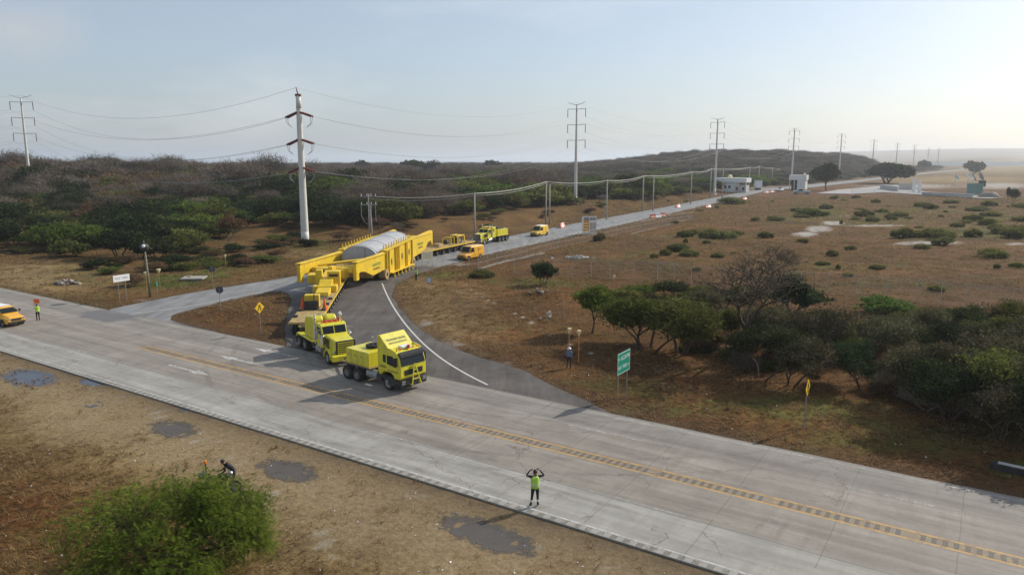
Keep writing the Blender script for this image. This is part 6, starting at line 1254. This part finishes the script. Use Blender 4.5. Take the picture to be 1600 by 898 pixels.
# stand
p=ground(921,366.5); T=thing('portable_stand','tall white frame stand with one orange-yellow panelled bay beside the far road','stand',p,R(5)); T.scale=(1,1,1)
m=MB(); 
for x in (-1.45,0,1.45): m.box(x-.1,x+.1,-.1,.1,0,4.0); m.box(x-.08,x+.08,.9,1.1,0,3.9)
m.box(-1.45,1.45,-.09,.09,3.85,4.05); m.box(-1.45,1.45,-.09,.09,.15,.5); m.box(0,1.45,-.05,.05,2.75,2.9); m.box(.7,.78,-.05,.05,.5,3.9); m.build('frame',WHITE,T)
m=MB(); [m.box(-1.34,-.11,-.06,.06,.7+i*.62,1.22+i*.62) for i in range(4)]; m.build('panel',mat('amber_panel',(.72,.36,.03),.6),T); m=MB(); m.box(-1.34,-.11,-.05,.05,3.15,3.8); m.box(.11,1.34,-.04,.04,3.1,3.7); m.build('upper_panel',GREYM,T); m=MB(); m.box(.1,1.35,.02,.05,.55,2.7); m.build('lower_panel',mat('pale_panel',(.55,.48,.42),.6),T)

# ---------------------------------------------------------------- buildings far away
def bld(name,label,px,py,rz,cat='building'):
    p=ground(px,py); return thing(name,label,cat,p,rz)
T=bld('gatehouse','white flat-roofed gatehouse with a deep canopy left of the far road',1146,300,R(-38))
m=MB(); m.box(-8.2,7.8,-3.5,3.5,5.0,7.2); m.build('canopy',WHITE,T,bevel=.05); m=MB(); m.box(-5.2,1.8,-2.8,2.8,0,5.0); m.build('wall',WHITE,T); m=MB(); m.box(2.0,7.6,-3.2,1.5,0,3.6); m.box(3.6,4.0,-3.4,-3.0,0,5.0); m.build('side_block',CONC,T,bevel=.05)
for x in (-4,-1.8): m=MB(); m.box(x,x+1.2,-2.84,-2.8,2.0,3.4); m.build('window',GLASS,T)
for x in (2.6,5.8): m=MB(); m.box(x,x+1.1,-3.24,-3.2,1.2,2.6); m.build('window',GLASS,T)
m=MB(); m.cyl((-2.2,0,7.2),(-2.2,0,8.3),1.1,n=12); m.lathe((-2.2,0,8.3),(0,0,1),[(0,1.1),(.5,.5),(.6,.01)],12); m.build('water_tank',CREAM,T); m=MB(); [m.box(x,x+.4,-3.2,-2.9,0,5.0) for x in (-7.8,7.2)]; m.build('column',WHITE,T)
T=bld('guard_hut','small white guard hut with a rounded corner and dark open bay',1247,296,R(-35))
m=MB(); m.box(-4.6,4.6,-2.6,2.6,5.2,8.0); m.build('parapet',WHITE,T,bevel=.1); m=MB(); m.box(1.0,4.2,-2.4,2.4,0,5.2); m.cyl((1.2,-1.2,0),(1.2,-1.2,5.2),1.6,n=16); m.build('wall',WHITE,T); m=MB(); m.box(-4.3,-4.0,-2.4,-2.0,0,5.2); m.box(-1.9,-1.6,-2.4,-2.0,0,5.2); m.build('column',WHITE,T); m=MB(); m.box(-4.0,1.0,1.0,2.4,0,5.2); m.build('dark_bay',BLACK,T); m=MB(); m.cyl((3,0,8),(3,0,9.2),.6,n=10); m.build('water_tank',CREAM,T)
T=bld('kiosk','small grey-white kiosk on a pole base beyond the gatehouse',1184,297,R(5)); m=MB(); m.box(-1.8,1.8,-1.5,1.5,1.2,5.2); m.build('cabinet',WHITE,T,bevel=.1); m=MB(); m.box(-1.3,1.3,-1.0,1.0,0,1.2); m.build('base',CHS,T); m=MB(); m.box(-1.95,1.95,-1.65,1.65,5.2,5.4); m.build('roof',GREYM,T)
def pickup(label,px,py,rz,body,k=1.):
    p=ground(px,py); T=thing('pickup_truck',label,'pickup truck',p,rz); T.scale=(k,k,k); m=MB(); m.prism([(-2.6,.45),(-2.6,1.05),(-.4,1.05),(-.2,1.7),(.9,1.7),(1.35,1.1),(2.4,.98),(2.5,.45)],-.9,.9); m.build('body',body,T,bevel=.08); m=MB(); m.prism([(-.12,1.12),(0,1.62),(.85,1.62),(1.2,1.12)],-.91,.91); m.build('window',GLASS,T); m=quad((1.36,-.75,1.14),(1.36,.75,1.14),(.94,.7,1.66),(.94,-.7,1.66)); m.build('windscreen',GLASS,T)
    for x in (-1.7,1.6):
        for s_ in (-1,1): wheel(T,x,s_*.8,.36,.22)
pickup('white pickup stopped behind the red and white barriers',1219,299,R(-120),WHITE,1.25); pickup('white car with dark windows in front of the guard hut',1252,303.5,R(170),mat('grey_green_paint',(.35,.42,.40),.4),1.6)
# pale walls, pillars and dishes of the yard on the right
for lb,a,b_,h in (('low pale boundary wall behind the wide spreading tree',(1375,296),(1402,300),2.6),('pale boundary wall ending at the two white pillars',(1404,297),(1428,298),3.8),('low pale wall of the pale service yard',(1440,305),(1520,309),1.4)):
    p=ground(*a); q=ground(*b_); T=thing('boundary_wall',lb,'wall',p,math.atan2(q.y-p.y,q.x-p.x)); m=MB(); m.box(0,(q-p).length,-.15,.15,-.5,h); m.build('wall',CONC,T); m=MB(); m.box(-.1,(q-p).length+.1,-.22,.22,h,h+.15); m.build('coping',WHITE,T)
for lb,px,py,h in (('left white gate pillar of the yard',1427,300.5,7.2),('right white gate pillar of the yard, slightly nearer',1436,302,6)): p=ground(px,py); T=thing('gate_pillar',lb,'pillar',p); m=MB(); m.box(-.55,.55,-.55,.55,-.5,h-.25); m.build('shaft',WHITE,T); m=MB(); m.box(-.7,.7,-.7,.7,h-.25,h); m.build('cap',WHITE,T)
for i,(px,py,s_,tl,lb) in enumerate(((1492,289,3.9,.4,'leftmost pale dish antenna, standing apart from the other three'),(1512,289,4.6,.1,'upright pale dish antenna with its face turned left'),(1519,288.5,3.8,.9,'pale dish antenna leaning to the right, middle of the group'),(1530,288,4.4,1.0,'rightmost pale dish antenna, the steepest one'))):
    p=ground(px,py); T=thing('dish_antenna',lb,'dish antenna',p,R(20+i*9)); m=MB(); m.cyl((0,0,-.5),(0,0,s_*.8),.5,.35,n=8); m.build('mast',WHITE,T); m=MB(); ax=Vector((math.sin(tl)*.5,-.7,math.cos(tl)*.7)); m.lathe((0,0,s_*1.15),ax,[(0,.05),(.15,s_*.35),(.5,s_*.6),(.95,s_*.75),(1.0,s_*.74),(.6,s_*.58),(.25,s_*.33),(.12,.01)],20); m.build('dish',mat('dish_grey',(.3,.3,.3),.9) if not bpy.data.materials.get('dish_grey') else bpy.data.materials['dish_grey'],T,smooth=True)
p=ground(1522,305); T=thing('mesh_screen','pale green mesh screen standing before the dish antennas','screen',p,R(10)); m=MB(); m.box(-4.2,4.2,-.05,.05,.4,5.4); m.build('panel',mat('teal_mesh',(.14,.26,.23),.8),T); [MB().cyl((x,0,-.4),(x,0,5.6),.12,n=6).build('post',GREYM,T) for x in (-4.2,0,4.2)]
p=ground(1545,308); m=MB(); m.ell((0,0,-.2),(4.6,3.2,2.6),18,jit=.06,sd=4); o=m.build('gravel_heap',ROCK,smooth=True); o.location=p; tag(o,'dark grey gravel heap at the right yard','heap')
p=ground(1534,292); m=MB(); m.box(-1.7,1.7,-1.2,1.2,0,4.0); o=m.build('dark_tank',BLACK,bevel=.2); o.location=p; tag(o,'small dark box-shaped tank right of the dish antennas','tank')
m=MB(); p=ground(1570,259); m.box(-210,120,-12,12,0,12); o=m.build('distant_shed',WHITE); o.location=(p.x,p.y,hz(p.x,p.y)); tag(o,'long white shed roof gleaming far away at the right horizon','shed')

# ---------------------------------------------------------------- people
def person(label,loc,rz,pose,shirt,trousers,vest=None,hat=None,hatm=HATW,hgt=1.74,bands=False,hair=True,sleeve=None):
    """pose: joints in a body frame (x = facing, y = left), metres for a 1.74 m figure"""
    T=thing('person',label,'person',loc,rz); T.scale=(hgt/1.74,)*3
    J={'pelvis':(0,0,.93,.145),'spine':(.0,0,1.10,.135),'chest':(.01,0,1.30,.155),'neck':(.0,0,1.47,.062),'jaw':(.03,0,1.555,.078),'head':(.015,0,1.64,.098),'crown':(.0,0,1.705,.07),
       'sl':(0,.17,1.41,.068),'sr':(0,-.17,1.41,.068),'el':(-.02,.25,1.13,.045),'er':(-.02,-.25,1.13,.045),'wl':(.06,.27,.88,.032),'wr':(.06,-.27,.88,.032),'hl':(.09,.27,.80,.036),'hr':(.09,-.27,.80,.036),
       'tl':(0,.10,.86,.105),'tr':(0,-.10,.86,.105),'kl':(.03,.11,.48,.066),'kr':(.03,-.11,.48,.066),'al':(0,.12,.10,.045),'ar':(0,-.12,.10,.045),'bl':(-.04,.12,.05,.045),'br':(-.04,-.12,.05,.045),'fl':(.15,.14,.035,.036),'fr':(.15,-.14,.035,.036),'nose':(.125,0,1.60,.018)}
    for k,v in pose.items(): J[k]=(*v,J[k][3])
    E_=[('pelvis','spine'),('spine','chest'),('chest','neck'),('neck','jaw'),('jaw','head'),('head','crown'),('jaw','nose'),('chest','sl'),('chest','sr'),('sl','el'),('sr','er'),('el','wl'),('er','wr'),('wl','hl'),('wr','hr'),('pelvis','tl'),('pelvis','tr'),('tl','kl'),('tr','kr'),('kl','al'),('kr','ar'),('al','fl'),('ar','fr'),('al','bl'),('ar','br')]
    for sd_ in 'lr':     # five fingers rooted in the palm
        h_=Vector(J['h'+sd_][:3]); w_=Vector(J['w'+sd_][:3]); d=(h_-w_).normalized(); s_=d.cross(Vector((1,0,.3))).normalized(); n_=d.cross(s_)
        for k in range(5):
            off=(k-1.5)*.020; ln=(.075,.085,.08,.062)[k] if k<4 else .055; q=h_+s_*off+d*.01 if k<4 else h_-s_*.035-d*.02
            dd=d if k<4 else (d*.6-s_*.8).normalized()
            J[f'f{sd_}{k}a']=(*(q+dd*ln*.5),.0095); J[f'f{sd_}{k}b']=(*(q+dd*ln*.9+n_*.02),.008); E_+=[('h'+sd_,f'f{sd_}{k}a'),(f'f{sd_}{k}a',f'f{sd_}{k}b')]
    names=list(J); me=bpy.data.meshes.new('body'); me.from_pydata([J[n][:3] for n in names],[(names.index(a),names.index(b)) for a,b in E_],[])
    o=bpy.data.objects.new('tmp',me); C.objects.link(o); sk=o.modifiers.new('skin','SKIN'); sk.use_smooth_shade=True
    for i,n_ in enumerate(names): me.skin_vertices[0].data[i].radius=(J[n_][3],J[n_][3]*(1.0 if n_ not in ('pelvis','spine','chest') else 1.0)); me.skin_vertices[0].data[i].use_root=(n_=='pelvis')
    ss_=o.modifiers.new('sub','SUBSURF'); ss_.levels=1; ss_.render_levels=1; bpy.context.view_layer.update()
    bmesh_=bpy.data.meshes.new_from_object(o.evaluated_get(bpy.context.evaluated_depsgraph_get())); bpy.data.objects.remove(o)
    bmesh_.materials.clear(); [bmesh_.materials.append(q) for q in (SKIN,shirt,trousers,BOOT,REFL,sleeve or shirt)]
    def segd(p,a,b): a=Vector(a[:3]);b=Vector(b[:3]); t=max(0,min(1,(p-a).dot(b-a)/((b-a).length_squared+1e-9))); return (p-a-(b-a)*t).length-.0,t
    for f in bmesh_.polygons:
        p=f.center; best=min(((segd(p,J[a],J[b])[0]-min(J[a][3],J[b][3])*.8,a,b) for a,b in E_)); t=segd(p,J[best[1]],J[best[2]])[1]; a,b=best[1],best[2]
        mi=1
        if b in('jaw','head','crown','nose') : mi=0
        elif a in('wl','wr') or a.startswith('f') or b.startswith(('fl0','fl1','fl2','fl3','fl4','fr0','fr1','fr2','fr3','fr4')): mi=0
        elif a in('sl','sr','el','er') : mi=5
        elif b in('tl','tr','kl','kr') or (a=='pelvis' and t<.3): mi=2
        elif b in('al','ar'): mi=2 if not(bands and .45<t<.62) else 4
        elif b in('fl','fr','bl','br'): mi=3
        if b in('al','ar') and t>.78: mi=3
        f.material_index=mi
    bo=bpy.data.objects.new('body',bmesh_); C.objects.link(bo); bo.parent=T
    hd_=Vector(J['head'][:3]); 
    if hat: m=MB(); m.lathe(hd_+Vector((-.005,0,-.005)),(Vector(J['crown'][:3])-Vector(J['jaw'][:3])),[(.0,.155),(.012,.15),(.014,.122),(.07,.11),(.12,.065),(.135,.002)],16); m.build('helmet' if hat=='helmet' else 'cap',hatm,T,smooth=True)
    elif hair: m=MB(); m.ell(hd_+Vector((-.02,0,.035)),(.112,.105,.10),12); m.build('hair',BLACK,T,smooth=True)
    for y_ in (-.035,.035): m=MB(); m.ell(hd_+Vector((.088,y_,.0)),(.012,.014,.010),8); m.build('eye',BLACK,T)
    if vest:
        c=Vector(J['chest'][:3]); p_=Vector(J['pelvis'][:3]); m=MB(); n=16; rows=[(p_+Vector((0,0,-.02)),.185,.205),(p_.lerp(c,.35),.17,.19),(c,.185,.215),(c+Vector((0,0,.12)),.15,.20),(c+Vector((0,0,.175)),.09,.11)]
        V=[];F=[]
        for q,a,b in rows: V+=[q+Vector((a*math.cos(2*PI*i/n),b*math.sin(2*PI*i/n),0)) for i in range(n)]
        for k in range(len(rows)-1):
            for i in range(n): F.append((k*n+i,k*n+(i+1)%n,(k+1)*n+(i+1)%n,(k+1)*n+i))
        m.add(V,F); v_=m.build('vest',vest,T,smooth=True); so=v_.modifiers.new('thick','SOLIDIFY'); so.thickness=.012
        m=MB(); m.lathe(p_.lerp(c,.3),(0,0,1),[(0,.192),(.05,.194)],16); b2=m.build('reflective_band',REFL,v_)
        for y_ in (-.09,.09): m=MB(); m.tube([(-.19,y_,1.0),(-.20,y_,1.25),(-.17,y_,1.42),(0,y_,1.485),(.17,y_,1.42),(.20,y_,1.25),(.19,y_,1.0)],.016,4); m.build('shoulder_band',REFL,v_)
    return T
zr=.09
p=at(836,790.5,zr); person('person in lime vest with both hands raised to the head, on the near lane',p,R(97),
  {'el':(.06,.40,1.46),'er':(.06,-.42,1.44),'wl':(.10,.24,1.68),'wr':(.10,-.22,1.69),'hl':(.11,.16,1.72),'hr':(.11,-.14,1.73),'sl':(.0,.19,1.44),'sr':(.0,-.19,1.44),'kl':(.03,.13,.49),'kr':(.04,-.12,.49),'al':(-.02,.20,.1),'ar':(0,-.13,.1),'bl':(-.06,.20,.05),'br':(-.04,-.13,.05),'fl':(.13,.25,.035),'fr':(.15,-.17,.035)},NAVY,NAVY,vest=HIV,hair=True,hgt=1.84,bands=True)
p=at(60,500.5,zr); T=person('person in lime shirt holding up an orange flag beside the cut-off van',p,R(-75),{'er':(.18,-.22,1.36),'wr':(.28,-.15,1.58),'hr':(.30,-.13,1.66),'el':(.16,.24,1.30),'wl':(.38,.22,1.38),'hl':(.46,.2,1.40),'al':(.02,.12,.1)},HIV,NAVY,vest=HIV)
m=MB(); o=Vector((.30,-.13,1.55)); m.cyl(o,o+Vector((.02,0,.75)),.015,n=6); fl=m.build('flag_staff',GREYM); fl.location=T.location; fl.rotation_euler=T.rotation_euler; tag(fl,'short staff of the orange flag held by the flagger','staff')
m=MB(); V=[];nn=6
for i in range(nn+1):
    for j in range(5): V.append((.32+.03*math.sin(i*1.3),-.13+i*.09,1.86+j*.11+.02*math.sin(i)))
F=[(i*5+j,i*5+j+1,(i+1)*5+j+1,(i+1)*5+j) for i in range(nn) for j in range(4)]; m.add(V,F); f_=m.build('flag_cloth',ORG,fl); so=f_.modifiers.new('thick','SOLIDIFY'); so.thickness=.006
fl.name='warning_flag'; fl['label']='orange flag raised on a short staff above the flagger beside the cut-off van'; fl['category']='flag'
p=ground(650.5,438.5); person('person in lime vest and dark clothes standing at the tail of the girder',p,R(-140),{'el':(.05,.24,1.15),'wl':(.2,.15,1.05),'hl':(.25,.1,1.06)},NAVY,KHAKI,vest=HIV,hat='cap',hatm=NAVY)
p=ground(889,575.5); T=person('person in blue-grey shirt and white helmet by the orange marker posts',p,R(70),{'el':(-.03,.26,1.16),'wl':(.12,.2,.98),'hl':(.2,.14,.96),'er':(-.02,-.26,1.15),'wr':(.12,-.22,.97),'hr':(.2,-.15,.95),'kl':(.02,.14,.49),'al':(0,.18,.1),'fl':(.15,.2,.035),'bl':(-.04,.18,.05)},BLUSH,KHAKI,hat='helmet')
m=MB(); m.box(-.06,.06,-.12,.12,-.15,.12); o=m.build('shoulder_bag',BLACK,bevel=.03); o.location=p+Vector((-.30,.0,.98)); tag(o,'black bag hanging at the hip of the man in the white helmet','bag')
# motorcycle behind the feathery tree with a rider crouching at it
p=Vector((-14.55,34.2,hz(-14.55,34.2))); T=thing('motorcycle','dark motorcycle with an orange beacon on a mast, half hidden behind the big feathery tree','motorcycle',p,R(15))
for x in (-.7,.7): m=MB(); m.lathe((x,0,.32),(0,1,0),[(-.06,.22),(-.06,.3),(0,.32),(.06,.3),(.06,.22)],20); w_=m.build('wheel',RUB,T); m=MB(); m.lathe((x,0,.32),(0,1,0),[(-.04,.22),(-.02,.05),(.02,.05),(.04,.22)],14); m.build('rim',RIM,w_)
m=MB(); m.tube([(.7,0,.32),(.5,0,.8),(.4,0,1.05)],.035,6); m.tube([(-.7,0,.35),(0,0,.45),(.45,0,.85)],.06,6); m.box(-.2,.3,-.14,.14,.3,.62); m.build('frame',CHS,T,bevel=.03); m=MB(); m.ell((.2,0,.88),(.28,.16,.16),12); m.build('tank',BLACK,T,smooth=True); m=MB(); m.box(-.65,.0,-.13,.13,.78,.88); m.build('seat',BLACK,T,bevel=.04); m=MB(); m.box(-.95,-.65,-.18,.18,.9,1.15); m.build('top_box',DG,T,bevel=.05)
m=MB(); m.tube([(.35,-.38,1.12),(.42,-.15,1.05),(.42,.15,1.05),(.35,.38,1.12)],.022,6); m.build('handlebar',BLACK,T); 
for s_ in (-1,1): m=MB(); m.ell((.36,s_*.42,1.38),(.03,.13,.09),10); m.cyl((.38,s_*.3,1.1),(.36,s_*.4,1.33),.012,n=5); m.build('mirror',BLACK,T)
m=MB(); m.ell((.55,0,1.0),(.1,.12,.13),10); m.build('headlight',CHR,T,smooth=True); m=MB(); m.cyl((-.6,.0,.9),(-.6,.0,1.65),.03,n=6); m.build('mast',BLACK,T); m=MB(); m.cyl((-.6,0,1.65),(-.6,0,1.79),.065,n=10); m.build('beacon',AMB,T)
p=Vector((-14.1,34.9,hz(-14.1,34.9))); person('person in dark clothes leaning over the motorcycle behind the feathery tree',p,R(200),{'chest':(.28,0,1.22),'spine':(.1,0,1.08),'neck':(.42,0,1.32),'jaw':(.48,0,1.38),'head':(.51,0,1.45),'crown':(.53,0,1.51),'nose':(.6,0,1.38),'sl':(.34,.17,1.28),'sr':(.34,-.17,1.28),'el':(.45,.24,1.0),'er':(.45,-.24,1.0),'wl':(.62,.2,.9),'wr':(.62,-.2,.9),'hl':(.7,.18,.9),'hr':(.7,-.18,.9)},NAVY,KHAKI,hair=True)
# litter
g=np.random.default_rng(5); m=MB()
for i in range(330):
    px,py=(g.uniform(0,1150),g.uniform(600,898)) if i<230 else (g.uniform(880,1600),g.uniform(560,720))
    q=at(px,py)
    if road_dist(np.array([q.x]),np.array([q.y]))[0]<.4: continue
    z=hz(q.x,q.y)+.02; s=g.uniform(.02,.07); a=g.uniform(0,6); c,d=math.cos(a)*s,math.sin(a)*s; m.add([(q.x-c,q.y-d,z),(q.x+d*.6,q.y-c*.6,z+s*.5),(q.x+c,q.y+d,z),(q.x-d*.6,q.y+c*.6,z+.01)],[(0,1,2,3)])
o=m.build('litter',WHITE); struct(o,'stuff'); o['label']='small white scraps of litter scattered over the dry verge'
